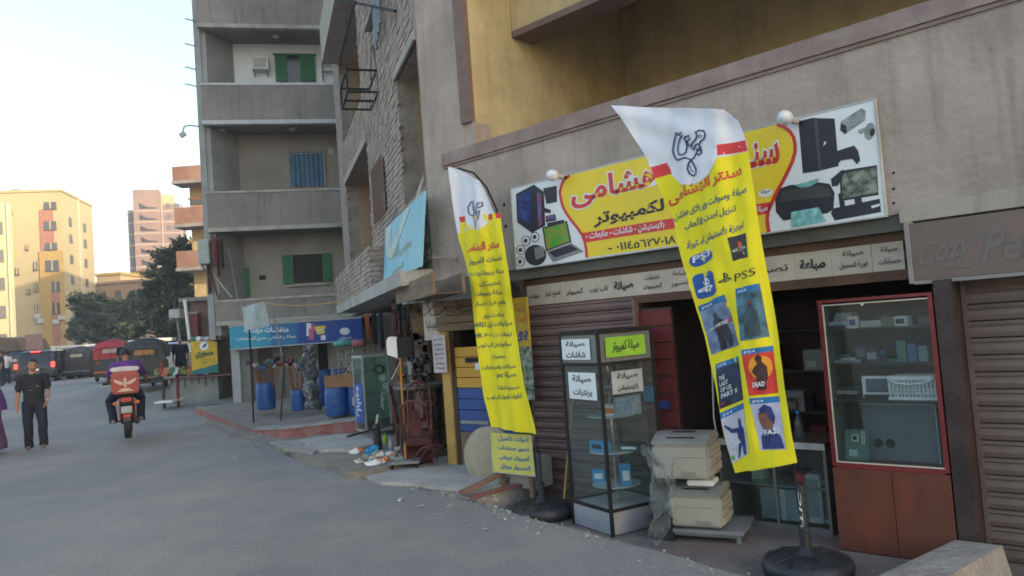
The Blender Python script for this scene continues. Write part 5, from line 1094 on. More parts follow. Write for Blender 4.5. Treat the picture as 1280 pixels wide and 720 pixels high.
# table with oval top and stacked carved chairs
Yt = 10.1; zt_ = wz_(Yt, 500, 484)
t, fr = G('oval_table', 'dusty oval-topped dark wooden table standing among stacked chairs', 'table', Yt, 494, 575, .04, 0)
xa_ = 0; W_ = wx(Yt,553,484)-t.loc.x
t.part('table_top', MB().lathe([(0,0),(.48,0),(.50,.015),(.50,.04),(.48,.05),(0,.05)], 28).shift((0,0,zt_-.09)).shift((0,0,0)), mat('dusty_top', (.20,.17,.165), .7, (.14,.11,.10), 5)).matrix_local = Matrix.Translation((W_/2-.02,.35,0)) @ Matrix.Diagonal((W_/1.0,.8,1,1))
for x in (.10, W_-.12):
    for y in (.10,.60): t.part('leg', MB().lathe([(.03,0),(.022,.1),(.035,.25),(.02,.45),(.035,zt_-.1)], 8, (x,y,0)), maroon)
def chair(lab, Y, u, v, z, rz, tilt, sc=1.0):
    t, fr = G('carved_chair', lab, 'chair', Y, u, v, z, rz, 'dark red carved chairs stacked by the yellow post')
    t.o.matrix_world = t.o.matrix_world @ Matrix.Rotation(radians(tilt), 4, 'X') @ Matrix.Scale(sc, 4)
    m = mat('chair_red_wood', (.11,.025,.022), .4, (.07,.018,.016), 4)
    t.part('seat', MB().bbox(0,.46,0,.44,.42,.47,.015), mat('chair_seat', (.10,.028,.027), .6))
    t.part('seat_frame', MB().box(.01,.45,.01,.03,.36,.42).box(.01,.45,.41,.43,.36,.42).box(.01,.03,.03,.41,.36,.42).box(.43,.45,.03,.41,.36,.42), m)
    for x in (.03,.43):
        t.part('leg', MB().tube([(x,.03,.36),(x+.02*(1 if x>.2 else -1),.0,.18),(x,.03,0)], [.024,.018,.015], 6), m)
        t.part('leg', MB().tube([(x,.42,0),(x,.41,.42),(x,.45,.75),(x-.02*(1 if x>.2 else -1),.49,1.02)], [.016,.022,.02,.016], 6), m)
    bk = MB().tube([(.03,.48,.98),(.12,.495,1.05),(.23,.5,1.08),(.34,.495,1.05),(.43,.48,.98)], .024, 6)
    for p, q in (((.23,.445,.50),(.15,.47,.75)),((.15,.47,.75),(.23,.495,1.06)),((.23,.445,.50),(.31,.47,.75)),((.31,.47,.75),(.23,.495,1.06)),((.10,.45,.60),(.36,.45,.60))): bk.tube([p, ((p[0]+q[0])/2+.02, (p[1]+q[1])/2, (p[2]+q[2])/2), q], .012, 5)
    bk.box(.15,.31,.455,.47,.52,.92); t.part('backrest', bk, m); return t
chair('dark red carved chair leaning back against the table, nearest the pole stand', 9.7, 549, 574, .05, 176, -8, .80)
chair('dark red carved chair behind, nearest the yellow post', 10.2, 556, 566, .05, 160, 10, .85)
chair('dark red carved chair lying low beside the debris at the left of the stack', 9.9, 520, 580, .06, 215, -48, .7)
chair('dark red carved chair turned upside down on the cabinet under the oval table', 10.1, 506, 520, .60, 20, 180, .6)
chair('dark red carved chair squeezed sideways behind the pole stand', 10.35, 530, 570, .05, 95, 0, .85)
t, fr = G('bedside_cabinet', 'dark red carved cabinet with folded boards on top under the oval table', 'cabinet', 10.45, 506, 566, .04, 0)
t.part('carcass', MB().bbox(0,.42,0,.3,.0,.62,.01), maroon); t.part('door', MB().bbox(.03,.39,-.02,-.001,.05,.55,.01), mat('chair_seat', (.16,.05,.045))); t.part('folded_boards', MB().box(-.02,.45,-.05,.25,.625,.66).box(.0,.42,-.04,.24,.665,.70), wood)
# tan wardrobe panels at the back
t, fr = G('wooden_wardrobe', 'tan wooden wardrobe door panels standing at the back of the furniture stall', 'wardrobe', 10.9, 522, 500, .05, 0)
t.part('carcass', MB().box(0,.42,0,.4,0,wz_(10.9,530,400)), mat('tan_wood', (.30,.17,.08), .6, (.24,.13,.06), 3)); 
for k in range(3): t.part('door', MB().bbox(.01+k*.137,.135+k*.137,-.02,-.001,.4,wz_(10.9,530,445)-.02*k,.005), mat('tan_wood', (.30,.17,.08)))
t.part('cornice', MB().box(-.03,.45,-.03,.42,wz_(10.9,530,400)+.002,wz_(10.9,530,400)+.06), wood)
# hanging clothes
rr = random.Random(8); cols = [('rust orange',(.42,.10,.03)),('black',(.02,.02,.025)),('dark blue',(.02,.03,.08)),('grey patterned',(.16,.14,.15)),('dull pink',(.25,.10,.11)),('charcoal',(.05,.05,.055)),('maroon',(.12,.03,.035)),('pale grey',(.28,.27,.27)),('brown',(.12,.07,.05)),('olive',(.10,.10,.05))]
def cloth(lab, Y, u0, v0, u1, v1, m, grp='clothes hanging in the stall under the brick building', rz=0):
    fr = depth(Y); a = fr.P(u0, v0); b = fr.P(u1, v1); w_ = b.x-a.x; h = a.z-b.z; mb = MB(); nx, nz = 10, 10; vs = []; ph = rr.uniform(0,6)
    for y_ in (0, .02):
        for j in range(nz+1):
            for i in range(nx+1):
                s_, q = i/nx, j/nz; vs.append((w_*s_*(1-.06*sin(q*3)), y_ + .025*sin(s_*14+ph)*(.3+q) , -h*q + .02*sin(s_*9+ph)))
    n_ = (nx+1)*(nz+1); fs = [(k*n_+j*(nx+1)+i, k*n_+j*(nx+1)+i+1, k*n_+(j+1)*(nx+1)+i+1, k*n_+(j+1)*(nx+1)+i) for k in (0,1) for j in range(nz) for i in range(nx)]
    return solo('hanging_garment', mb.add(vs, fs), m, lab, 'garment', fr, a, rz, grp, smooth=True)
for k, (u0, v0, u1, v1) in enumerate([(456,393,463,424),(464,392,472,430),(473,390,481,436),(482,392,489,428),(490,394,497,424),(498,392,505,440),(506,394,513,430),(513,396,519,446),(515,446,524,478),(524,448,531,482)]):
    cn, cc_ = cols[k]; cloth(f'{cn} garment hanging in the dark stall, {["first","second","third","fourth","fifth","sixth","seventh","eighth"][k]} from the left' if k < 8 else f'{cn} cloth hanging lower by the wardrobe', 11.5 - .08*k, u0, v0, u1, v1, mat('cloth_'+cn.replace(' ','_'), cc_, .9, tuple(x*.6 for x in cc_), 12), rz=0)
t = Thing('hung_goods_board', 'dense dark board of small hung goods at the back of the furniture stall', 'goods', depth(11.9), (depth(11.9).x(493,440),0,.3)); W_ = wx(11.9,548,440)-t.loc.x
t.part('board', MB().box(0,W_,.05,.08,-.2,1.9), darkbrown); mb = MB()
for k in range(260): x, z = rr.uniform(0,W_-.1), rr.uniform(.3,1.85); mb.cur = k % 6; mb.box(x, x+rr.uniform(.03,.10), rr.uniform(-.08,0), .045, z, z+rr.uniform(.04,.16))
t.part('hung_goods', mb, [gry, wood, mat('dull_rose', (.22,.08,.08)), printk, mat('tan_wood', (.30,.17,.08)), mat('dull_teal', (.06,.14,.15), .7)], stuff=True)
t = Thing('furniture_offcuts', 'mixed heap of boards, rails and frames stacked before the tan wardrobe', 'boards', depth(10.75), (depth(10.75).x(512,500),0,.05)); W_ = wx(10.75,546,500)-t.loc.x
for k in range(14):
    x = rr.uniform(0,W_); h = rr.uniform(.7,1.5); t.part(['board','rail'][k % 2], MB().bar((x,rr.uniform(-.1,.1),0),(x+rr.uniform(-.15,.15),rr.uniform(0,.2),h),rr.uniform(.03,.12),.025), [wood, maroon, mat('tan_wood', (.30,.17,.08)), darkbrown, lgrey][k % 5])
t.part('small_goods', (lambda m: [m.box((x:=rr.uniform(0,W_-.1)), x+rr.uniform(.03,.1), -.14, -.02, (z:=rr.uniform(.8,1.55)), z+rr.uniform(.03,.12)) for _ in range(50)] and m)(MB()), mat('mixed_goods', (.20,.14,.11), .7, (.05,.07,.08), 9), stuff=True)
# wire rack, rolled goods
t, fr = G('wire_rack', 'wire display rack of small goods behind the blue barrels', 'rack', 14.6, 424, 478, None, 0)
W_ = wx(14.6,462,470)-t.loc.x; H_ = wz_(14.6,430,434)-t.loc.z
mb = MB()
for i in range(9): mb.bar((W_*i/8,0,0),(W_*i/8,0,H_),.008)
for j in range(7): mb.bar((0,0,H_*j/6),(W_,0,H_*j/6),.008)
mb.bar((0,0,0),(0,0,-.9),.02).bar((W_,0,0),(W_,0,-.9),.02)
t.part('frame', mb, lgrey); mb = MB()
for k in range(60): x, z = rr.uniform(.02,W_-.06), rr.uniform(.03,H_-.05); mb.cur = k % 4; mb.box(x, x+rr.uniform(.02,.05), -.03+rr.uniform(-.01,.01), .01, z, z+rr.uniform(.02,.06))
t.part('hung_goods', mb, [gry, lgrey, mat('dull_rose', (.22,.08,.08)), printk], stuff=True)
for k, (u0, u1, m, lab) in enumerate([(417,440,mat('roll_teal', (.10,.32,.30), .8, (.05,.2,.2), 8),'teal rolled cloth lying on top of the wire rack'),(440,456,mat('roll_pink', (.35,.13,.14), .8, (.22,.08,.1), 8),'dull pink rolled cloth beside the teal roll on the rack')]):
    a = depth(14.5).P(u0, 431); b = depth(14.5).P(u1, 430); solo('cloth_roll', MB().tube([(0,0,0),((b.x-a.x)*.5,.02,.03),(b.x-a.x,0,0)], [.055,.075,.05], 10), m, lab, 'cloth roll', depth(14.5), a, smooth=True)
# barrels
def barrelmesh(r, h): return [(0,0),(r*.86,0),(r*.95,.02),(r*1.0,h*.2),(r*1.03,h*.5),(r,h*.8),(r*.93,h*.97),(r*.93,h),(r*.88,h),(r*.88,h*.92),(0,h*.92)]
def brl(lab, u0, u1, vt, vb, zb, narrow=1.0):
    Y = (CAM_H-zb)/max(1e-3, -(ray((u0+u1)/2, vb).z))*ray((u0+u1)/2, vb).y
    fr = depth(Y); r_ = (fr.x(u1,vb)-fr.x(u0,vb))/2; h = fr.z(u0, vt)-zb; xc = (fr.x(u1,vb)+fr.x(u0,vb))/2
    t = Thing('blue_barrel', lab, 'barrel', fr, (xc, r_, zb), 0, 'blue plastic barrels outside the detergent shop')
    t.part('body', MB().lathe(barrelmesh(r_*narrow, h), 24), barrel, smooth=False)
    for q in (.33,.66): t.part('hoop', MB().lathe([(r_*1.01,h*q-.01),(r_*1.06,h*q),(r_*1.01,h*q+.01)], 24), barrel)
    return t, r_, h, Y
b1 = brl('blue barrel full of brooms, farthest left beside the white pillar', 318, 341, 480, 513, .253)
b2 = brl('narrow blue barrel full of brooms beside the black wrapped bundle', 362, 380, 488, 514, .253)
b3 = brl('large open blue barrel in front of the cardboard box', 404, 434, 486, 521, .253)
b4 = brl('blue barrel with a white label beside the green-tinted showcase', 434, 456, 486, 519, .253)
b5 = brl('blue barrel standing behind the cardboard box, left', 397, 414, 463, 508, .253)
b6 = brl('blue barrel standing behind the cardboard box, right', 416, 433, 462, 508, .253)
b4[0].part('paper_label', MB().box(-.05,.05,-b4[1]*1.07-.004,-b4[1]*1.07,.18,.34), lgrey)
hc = [(.28,.06,.06),(.40,.40,.40),(.05,.14,.30),(.08,.20,.14),(.03,.03,.04),(.32,.29,.26),(.14,.05,.12)]
hn = ['red','white','blue','green','black','cream','purple']
for bi, (bt_, n_) in enumerate(((b1, 12), (b2, 10))):
    t, r_, h, Y = bt_
    for k in range(n_):
        a = 2*pi*k/n_; ln = .42+rr.uniform(-.05,.14) if bi == 0 else .55+rr.uniform(-.1,.15); tip = Vector((cos(a)*r_*(1.0+.9*rr.random()), sin(a)*r_*.8, h*.9+ln)); bs_ = Vector((cos(a)*r_*.5, sin(a)*r_*.5, h*.2))
        ci = k % 7; p = t.loc + bs_
        o = Thing('broom', f'{"outer" if k > 6 else "inner"} upright broom with a {hn[ci]} head in the ' + ['left','right'][bi] + ' broom barrel', 'broom', t.fr, p, 0, f'brooms standing in the {["left","right"][bi]} barrel')
        v_ = tip-bs_; o.part('handle', MB().tube([(0,0,0), v_*.92], .012, 5), mat('broom_handle', (.24,.08,.04), .6)); M = Matrix.Translation(v_) @ Matrix.Rotation(rr.uniform(0,3), 4, 'Z') @ Matrix.Rotation(rr.uniform(-.9,.9), 4, 'X') @ Matrix.Scale(.8, 4)
        o.part('head', MB().rot(M).prism_x([(-.02,-.05),(.02,-.05),(.04,.06),(-.04,.06)], -.085, .085), mat('broom_'+hn[ci], hc[ci], .9, tuple(x*.6 for x in hc[ci]), 30))
# cardboard box on a barrel
t, fr = G('cardboard_box', 'brown open cardboard box resting on the blue barrels', 'box', b3[3]+.1, 406, 486, .253+b3[2]+.004, -6)
W_ = wx(b3[3]+.1,444,484)-t.loc.x
t.part('box_side', MB().box(0,W_,0,.01,0,.22).box(0,W_,.32,.33,0,.22).box(0,.01,.011,.319,0,.22).box(W_-.01,W_,.011,.319,0,.22).box(.011,W_-.011,.011,.319,0,.008), mat('cardboard', (.30,.16,.08), .85, (.24,.13,.065), 4)); t.part('flap', MB().bar((0,-.03,.25),(W_*.45,-.03,.27),.06,.004), mat('cardboard', (.30,.16,.08)))
# black wrapped bundle
Yb = b2[3]+.1; t, fr = G('wrapped_bundle', 'tall black bundle of wrapped goods with silver foil packets hanging on it', 'bundle', Yb, 391, 514, .253, 0)
H_ = wz_(Yb,392,432)-.253; prof = []
for k in range(14): prof.append((.17-.05*k/13+.03*sin(k*1.9), H_*k/13))
mb = MB(); mb.lathe([(0,0)]+prof+[(0,H_)], 14); mb.v = [v + noise.noise_vector(v*7)*.05 for v in mb.v]; t.part('wrapping', mb, mat('black_film', (.06,.065,.075), .3, (.13,.14,.16), 9), smooth=False)
mb = MB()
for k in range(46): x, z = rr.gauss(-.03,.05), rr.uniform(.05, H_*.5); mb.bar((x,-.19+rr.uniform(-.02,.02),z),(x+.045,-.20,z+rr.uniform(-.04,.04)),.045,.006)
t.part('foil_packet', mb, mat('foil', (.65,.66,.68), .3, metal=.5), stuff=True)
mb = MB()
for k in range(22): x, z = rr.gauss(0,.09), rr.uniform(H_*.5, H_); mb.sphere((x,-.14+rr.uniform(-.03,.03),z), rr.uniform(.025,.05), 6)
t.part('hung_packet', mb, mat('packet_grey', (.16,.17,.19), .5, (.05,.05,.06), 20), stuff=True)
# debris heap and iron bar
t, fr = G('iron_stand', 'black iron bar with an upright on a heavy round foot by the debris', 'stand', 10.6, 473, 572, .03, 0)
t.part('foot', MB().lathe([(0,0),(.11,0),(.12,.03),(.06,.06),(.05,.38),(.02,.42),(0,.42)], 14), blackp); t.part('cross_bar', MB().bar((-.42,.05,.26),(.36,-.1,.42),.06,.03), black); t.part('peg', MB().bar((.0,.0,.4),(.03,0,.54),.03), lgrey)
rr2 = random.Random(3); lab_c = ['white','blue','cream','grey','orange','pale green']; side_ = ['at the back','in the middle','at the front','at the left end','at the right end']
mcs = [white, blueb, offwhite, gry, orange, mat('pale_green', (.35,.45,.35))]
for k in range(30):
    u, v = rr2.gauss(474,17), rr2.gauss(573,5); p = gnd(u, v, .085); s_ = rr2.uniform(.035,.085)
    mb = MB(); mb.sphere((0,0,s_*.3), s_, 8, (1.3,.9,.45)); mb.v = [q + noise.noise_vector(q*26+Vector((k,0,0)))*.055 for q in mb.v]; c = k % 6
    solo('crumpled_bag', mb, mcs[c], f'crumpled {lab_c[c]} scrap {side_[k//6]} of the litter heap by the iron stand', 'litter', None, p, rr2.uniform(0,360), 'litter heap at the road edge by the iron stand')
for k, (u, v) in enumerate([(476,565),(482,560),(489,566)]):
    p = gnd(u, v, .03); solo('litter_bottle', MB().lathe([(0,0),(.03,0),(.03,.14),(.012,.19),(.012,.21),(0,.21)], 10), [glass('bottle_plastic', (.65,.75,.85)), greenb, lgrey][k], ['clear','green','grey'][k] + ' discarded bottle standing in the litter heap', 'bottle', None, p)
# ------------------------------------------------------------------ building across the corner (frame C)
cl_ = C.x(256,200); cr_ = C.x(459,260)
cb2 = Thing('grey_apartment_block', 'grey cement apartment block with long balconies, white-walled top balcony and green shutters', 'building', C, (0,0,0))
zp = [(C.z(300,403), C.z(300,375)), (C.z(350,284), C.z(350,238)), (C.z(345,152), C.z(345,105)), (C.z(340,33), C.z(340,-12))]
RD = 1.25
CXR = cr_ + 6
for k, (a, b) in enumerate(zp):
    x0_ = cl_ if k else C.x(270,390)
    cb2.part('balcony_parapet', MB().box(x0_, cr_, 0, .12, a, b).box(cr_-.12, cr_, .12, RD, a, b).box(x0_, x0_+.12, .12, RD, a, b), cement, label='grey cement balcony parapet')
    cb2.part('edge_band', MB().box(x0_-.02, cr_+.02, -.03, .14, a-.06, a+.05).box(x0_-.02, cr_+.02, -.02, .14, b-.035, b+.025), cement_light if k != 2 else mat('pale_blue_band', (.55,.58,.62), .8, (.45,.47,.5), 4))
    cb2.part('floor_slab', MB().box(x0_, cr_, .14, RD+6, a-.02, a+.12), cement)
cb2.part('parapet', MB().box(C.x(287,412), cr_, .02, .14, C.z(300,407), zp[0][0]-.061), cement)
tops = [p[0]-.02 for p in zp[1:]]
walls = [(zp[0][0]+.12, zp[1][0]-.021, mat('floor1_render', (.34,.32,.29), .9, (.27,.255,.235), 1.1, dirt=(.45,.44,.42), dscale=.9, damt=.5)), (zp[1][0]+.12, zp[2][0]-.021, mat('floor2_render', (.30,.275,.25), .9, (.25,.23,.21), 1.1, dirt=(.42,.41,.39), dscale=.8, damt=.4)), (zp[2][0]+.12, zp[3][0]-.021, whitewash)]
wl = C.x(292,80,RD)
for k, (a, b, m) in enumerate(walls):
    cb2.part('balcony_wall', MB().box(wl, CXR, RD, RD+.2, a, b), m); cb2.part('end_wall', MB().box(wl, wl+.15, RD+.2, RD+6, a, b), m)
cb2.part('ground_wall', MB().box(wl, CXR, RD+.2, RD+6, .0, zp[0][0]).box(cr_-.0, CXR, .3, RD, 0, 16).box(wl+.2, CXR, RD+3, RD+9, 0, 16).box(wl, CXR, RD, RD+9, zp[3][0]+.12, 16.5), cement)
# left fin wall, seen from the inside
fx = C.x(247,150,.2)
fin = MB(); fin.box(cl_+.0, cl_+.14, .3, RD+5, 2.0, 16); fin.box(fx, cl_, .25, .6, 1.9, 16)
fin.add([(cl_+.142,.3,2.0),(wl+.01,RD+.01,2.0),(wl+.01,RD+.01,16),(cl_+.142,.3,16)], [(0,1,2,3)])
cb2.part('side_wall', fin, mat('fin_render', (.36,.37,.38), .9, (.27,.28,.29), 1.4))
cb2.part('side_column', MB().box(fx-.02, fx+.25, .6, .95, 1.9, 16), mat('pale_column', (.48,.46,.42), .9))
for k, v in enumerate((27,58,87,108)):
    solo('rebar_rod', MB().tube([(0,0,0),(-.30,-.05,.06)], .018, 5), gry, f'thin rod sticking out of the left edge of the grey block, {["topmost","second from the top","third from the top","lowest"][k]}', 'rod', C, C.P(246,v,.25), group='rods on the edge of the grey block')
sl_ = Thing('wall_lamp', 'small street lamp on a curved arm at the left edge of the grey block', 'lamp', C, C.P(249,158,.2)); sl_.part('arm', MB().tube([(0,0,0),(-.25,0,.03),(-.38,0,.0),(-.42,0,-.12)], .02, 6), gry); sl_.part('lamp_head', MB().bar((-.36,0,-.17),(-.50,0,-.27),.09,.12), lgrey)
def wbox(u0, v0, u1, v1, off=RD): a = C.P(u0, v1, off); b = C.P(u1, v0, off); return a.x, b.x, a.z, b.z
# top balcony: green window, air conditioner, frame
x0_, x1_, z0_, z1_ = wbox(345,70,393,102, RD-.02)
w_ = cb2.part('window', MB().box(x0_, x1_, RD-.025, RD-.003, z0_, z1_), winm, label='window with green shutters on the white top balcony')
def sub(nm, mb, m, par, lab=None):
    o = bpy.data.objects.new(nm, mb.mesh(nm, m)); COL.objects.link(o); o.parent = par
    if lab: o['label'] = lab
    return o
def louv(x0, x1, z0, z1, y):
    mb = MB(); mb.box(x0, x1, y, y+.02, z0, z1); n = int((z1-z0)/.07)
    for i in range(n): mb.box(x0+.04, x1-.04, y-.012, y-.0005, z0+.02+i*.07, z0+.06+i*.07)
    return mb
L_ = x1_-x0_; sub('shutter', louv(x0_, x0_+L_*.30, z0_, z1_, RD-.06), green, w_); sub('shutter', louv(x0_+L_*.62, x1_, z0_, z1_, RD-.06), green, w_); sub('frame', MB().box(x0_-.05, x1_+.05, RD-.05, RD-.026, z1_, z1_+.06), green, w_)
a0, a1, c0, c1 = wbox(315,70,335,86, RD-.3); ac = Thing('air_conditioner', 'boxy window air conditioner on the white balcony wall', 'air conditioner', C, (a0, RD-.32, c0))
ac.part('casing', MB().bbox(0,a1-a0,0,.31,0,c1-c0,.015), white); ac.part('grille', (lambda m: [m.box(.05,a1-a0-.05,-.008,-.0005,.05+i*.035,.065+i*.035) for i in range(int((c1-c0-.08)/.035))] and m)(MB()), gry); ac.part('support', MB().bar((.05,.0,-.02),(.05,.3,-.12),.03).bar((a1-a0-.05,.0,-.02),(a1-a0-.05,.3,-.12),.03), gry)
a0, a1, c0, c1 = wbox(403,78,420,101, RD-.15); lf = Thing('small_rack', 'small brown wooden rack leaning on the white balcony wall', 'frame', C, (a0, RD-.15, c0)); lf.part('upright', MB().box(0,.05,0,.03,0,c1-c0).box(a1-a0-.05,a1-a0,0,.03,0,c1-c0), mat('frame_brown', (.22,.15,.13), .7)); lf.part('rail', MB().box(.05,a1-a0-.05,0,.03,c1-c0-.05,c1-c0).box(.05,a1-a0-.05,0,.03,(c1-c0)*.45,(c1-c0)*.45+.05), mat('frame_brown', (.22,.15,.13)))
# middle balcony
x0_, x1_, z0_, z1_ = wbox(363,190,404,230, RD-.02); w_ = cb2.part('window', MB().box(x0_, x1_, RD-.02, RD-.003, z0_-.1, z1_), winm, label='window with a blue curtain on the middle balcony'); mb = MB(); vs = []
for i in range(41): x = x0_+.03+(x1_-x0_-.06)*i/40; y = RD-.045+.018*sin(i*1.1); vs += [(x, y, z0_-.08), (x, y, z1_-.05)]
sub('curtain', mb.add(vs, [(2*i,2*i+2,2*i+3,2*i+1) for i in range(40)]), mat('blue_curtain', (.10,.20,.30), .8, (.06,.13,.21), 6), w_); sub('frame', MB().box(x0_-.04, x0_, RD-.06, RD, z0_-.1, z1_+.04).box(x1_, x1_+.04, RD-.06, RD, z0_-.1, z1_+.04).box(x0_, x1_, RD-.06, RD, z1_, z1_+.04), gry, w_)
x0_, x1_, z0_, z1_ = wbox(424,184,432,230, RD-.06); cb2.part('door', louv(x0_, x1_+.2, z0_-.3, z1_, RD-.06), mat('orange_door', (.42,.16,.06), .6), label='orange louvred door on the middle balcony')
x0_, x1_, z0_, z1_ = wbox(410,186,417,194, RD-.02); cb2.part('vent', MB().box(x0_, x1_, RD-.03, RD-.003, z0_, z1_), lgrey)
# first floor
x0_, x1_, z0_, z1_ = wbox(368,317,402,354, RD-.02); w_ = cb2.part('window', MB().box(x0_, x1_, RD-.03, RD-.003, z0_, z1_), mat('window_dark', (.008,.008,.012), .6), label='dark open window with green shutters on the first floor')
l0, l1, _, _ = wbox(354,316,367,355, RD-.1); sub('shutter', louv(l0, x0_-.01, z0_, z1_, RD-.10), green, w_); l0, l1, _, _ = wbox(402,316,413,355, RD-.1); sub('shutter', louv(x1_+.01, l1, z0_, z1_, RD-.10), green, w_); sub('sill', MB().box(x0_-.2, x1_+.2, RD-.09, RD-.001, z0_-.10, z0_-.04), cement_light, w_)
x0_, x1_, z0_, z1_ = wbox(324,344,332,350, RD-.02); cb2.part('wall_hole', MB().box(x0_, x1_, RD-.008, RD-.002, z0_, z1_), dark)
# balcony ceiling lamps
for k, (u, v, zc) in enumerate([(345,44,zp[3][0]),(366,162,zp[2][0]),(278,182,zp[2][0])]):
    p = C.P(u, v, .6); t = Thing('ceiling_lamp', ['round ceiling lamp of the top balcony','round ceiling lamp of the middle balcony, at right','round ceiling lamp of the middle balcony, at left'][k], 'lamp', C, (p.x, .6, zc-.02)); t.part('dome', MB().lathe([(0,-.09),(.09,-.06),(.12,-.015)], 14), lgrey, smooth=True); t.part('base', MB().lathe([(.13,-.014),(.13,-.001),(0,-.001)], 14), gry)
# clutter on the first-floor left balcony
for k, (u0, v0, u1, v1, cn) in enumerate([(263,294,271,330,'dull pink'),(269,300,276,345,'maroon'),(275,298,281,335,'charcoal'),(258,330,266,366,'brown')]):
    fr = C; a = C.P(u0, v0, .05*k); b = C.P(u1, v1, .05*k); cc_ = dict(cols)[cn]; mb = MB(); vs = []
    for j in range(9):
        for i in range(9): s_, q = i/8, j/8; vs.append(((b.x-a.x)*s_, .04*sin(s_*9+k), -(a.z-b.z)*q+.03*sin(s_*7+k)))
    mb.add(vs, [(j*9+i, j*9+i+1, (j+1)*9+i+1, (j+1)*9+i) for j in range(8) for i in range(8)]); solo('hanging_garment', mb, mat('cloth_'+cn.replace(' ','_'), cc_), f'{cn} laundry hanging at the left end of the lowest balcony', 'laundry', C, a, group='laundry on the lowest balcony', smooth=True)
t = Thing('water_tank_box', 'pale metal box fixed to the outer left edge of the grey block', 'box', C, C.P(248,330,-.1)); t.part('casing', MB().bbox(0,.28,0,.5,0,.66,.02), mat('pale_teal_metal', (.36,.44,.44), .5)); t.part('bracket', MB().bar((.05,.1,-.0),(.3,.4,-.5),.04), gry)
t = Thing('green_door_leaf', 'narrow green door leaf in the dark corner of the lowest balcony', 'door', C, C.P(300,372,RD-.05)); t.part('leaf', louv(0,.28,0,.85,0), green); t.part('frame', MB().box(-.04,0,0,.04,0,.9), darkbrown)
for k, (u0, v0, u1, v1) in enumerate([(252,300,275,380),(268,345,290,372),(285,310,298,376)]): solo('leaning_pole', MB().tube([(0,0,0), C.P(u1,v1,.3)-C.P(u0,v0,.2)], .025, 5), [wood, lgrey, gry][k], ['long wooden','short pale','upright grey'][k] + ' pole in the clutter of the lowest balcony corner', 'pole', C, C.P(u0,v0,.2))
# ------------------------------------------------------------------ detergent shop under it
dz1, dz0 = C.z(360,404,-.5), C.z(360,431,-.5)
ds_ = Thing('detergent_sign', 'long cyan-to-blue sign with white Arabic lettering over the detergent shop', 'sign', C, (0,0,0))
dx0, dx1 = C.x(287,420,-.5), C.x(453,418,-.5); xm = C.x(372,418,-.5); dmid = C.x(338,418,-.5)
ds_.part('panel', MB().box(dx0, dmid, -.5, -.42, dz0, dz1), cyan, label='cyan left part'); ds_.part('panel', MB().box(dmid, xm, -.5, -.42, dz0, dz1), mat('mid_blue_print', (.015,.17,.42), .5), label='mid blue part'); ds_.part('panel', MB().box(xm, dx1, -.5, -.42, dz0, dz1), blue, label='dark blue right part')
fD = lambda u, v: Vector(((h := C.hit(u, v, -.5))[0], -.505, h[1])); mb = MB(); T(mb, 'منظفــات مؤسسة', (305,418), (361,417), 10, fD, bold=.03); T(mb, 'جملة و قطاعى جميع المنظفات', (296,427.5), (370,424), 6, fD, bold=.02); T(mb, 'خدمات', (424,424), (440,423), 3.5, fD)
for (u, v, w_, h_) in [(386,412,3,8),(400,413,5,2),(404,422,3,3)]: poly_on(mb, [(u-w_,v-h_),(u+w_,v-h_),(u+w_,v+h_),(u-w_,v+h_)], fD)
blob_on(mb, 431, 414, 6.5, 4.5, fD); ds_.part('lettering', mb, printw)
mb = MB(); 
for (u, v, w_, h_) in [(389,418,3,7),(392,410,2,5)]: poly_on(mb, [(u-w_,v-h_),(u+w_,v-h_),(u+w_,v+h_),(u-w_,v+h_)], lambda a, b: fD(a,b)+Vector((0,-.004,0)))
ds_.part('pink_print', mb, mat('print_pink', (.60,.12,.25), .5)); mb = MB(); poly_on(mb, [(394,408),(407,407),(407,411),(394,412)], lambda a, b: fD(a,b)+Vector((0,-.006,0))); poly_on(mb, [(396,414),(406,413),(406,417),(396,418)], lambda a, b: fD(a,b)+Vector((0,-.006,0))); ds_.part('yellow_print', mb, printy)
ds_.part('sign_frame', MB().box(dx0-.02,dx1+.02,-.52,-.40,dz1,dz1+.03).box(dx0-.02,dx1+.02,-.52,-.40,dz0-.03,dz0), lgrey)
mb = MB(); mb.box(C.x(300,440,.6), cr_+.5, .6, .7, .0, 2.05); mb.box(C.x(290,430,-.4), cr_+.3, -.40, .6, dz1+.04, dz1+.1); cb2.part('shop_front', mb, mat('shop_white', (.40,.38,.35), .8, (.30,.29,.27), 2))
cb2.part('doorway', MB().box(C.x(322,450,.55), C.x(345,450,.55), .585, .599, .25, 1.6), mat('recess_grey', (.16,.15,.145), .8))
cb2.part('dark_doorway', MB().box(C.x(398,450,.55), C.x(410,450,.55), .585, .599, .25, 1.9), dark)
def pillar(name, lab, u0, u1, vt, vb, off, m):
    a = C.x(u0, vb, off); b = C.x(u1, vb, off); zz0 = .1; zz1 = C.z(u0, vt, off)
    t = Thing(name, lab, 'pillar', C, (a, off, zz0)); t.part('shaft', MB().bbox(0, b-a, 0, (b-a), 0, zz1-zz0, .01), m); t.part('foot', MB().box(-.03, b-a+.03, -.03, b-a+.03, -.05, .06), concrete); return t
pillar('shop_pillar', 'pale grey pillar at the left end of the cyan sign', 292, 303, 432, 510, -.3, mat('pillar_paint', (.42,.43,.44), .8, (.33,.34,.35), 3)); pillar('shop_pillar', 'wider dirty white pillar just right of the pale one', 303, 318, 434, 510, .1, mat('pillar_paint2', (.33,.33,.32), .8, (.25,.25,.24), 3))
pillar('shop_pillar', 'brown-grey pillar between the two broom barrels', 345, 357, 430, 512, -.1, mat('pillar_brown', (.20,.18,.16), .85, (.13,.12,.11), 3))
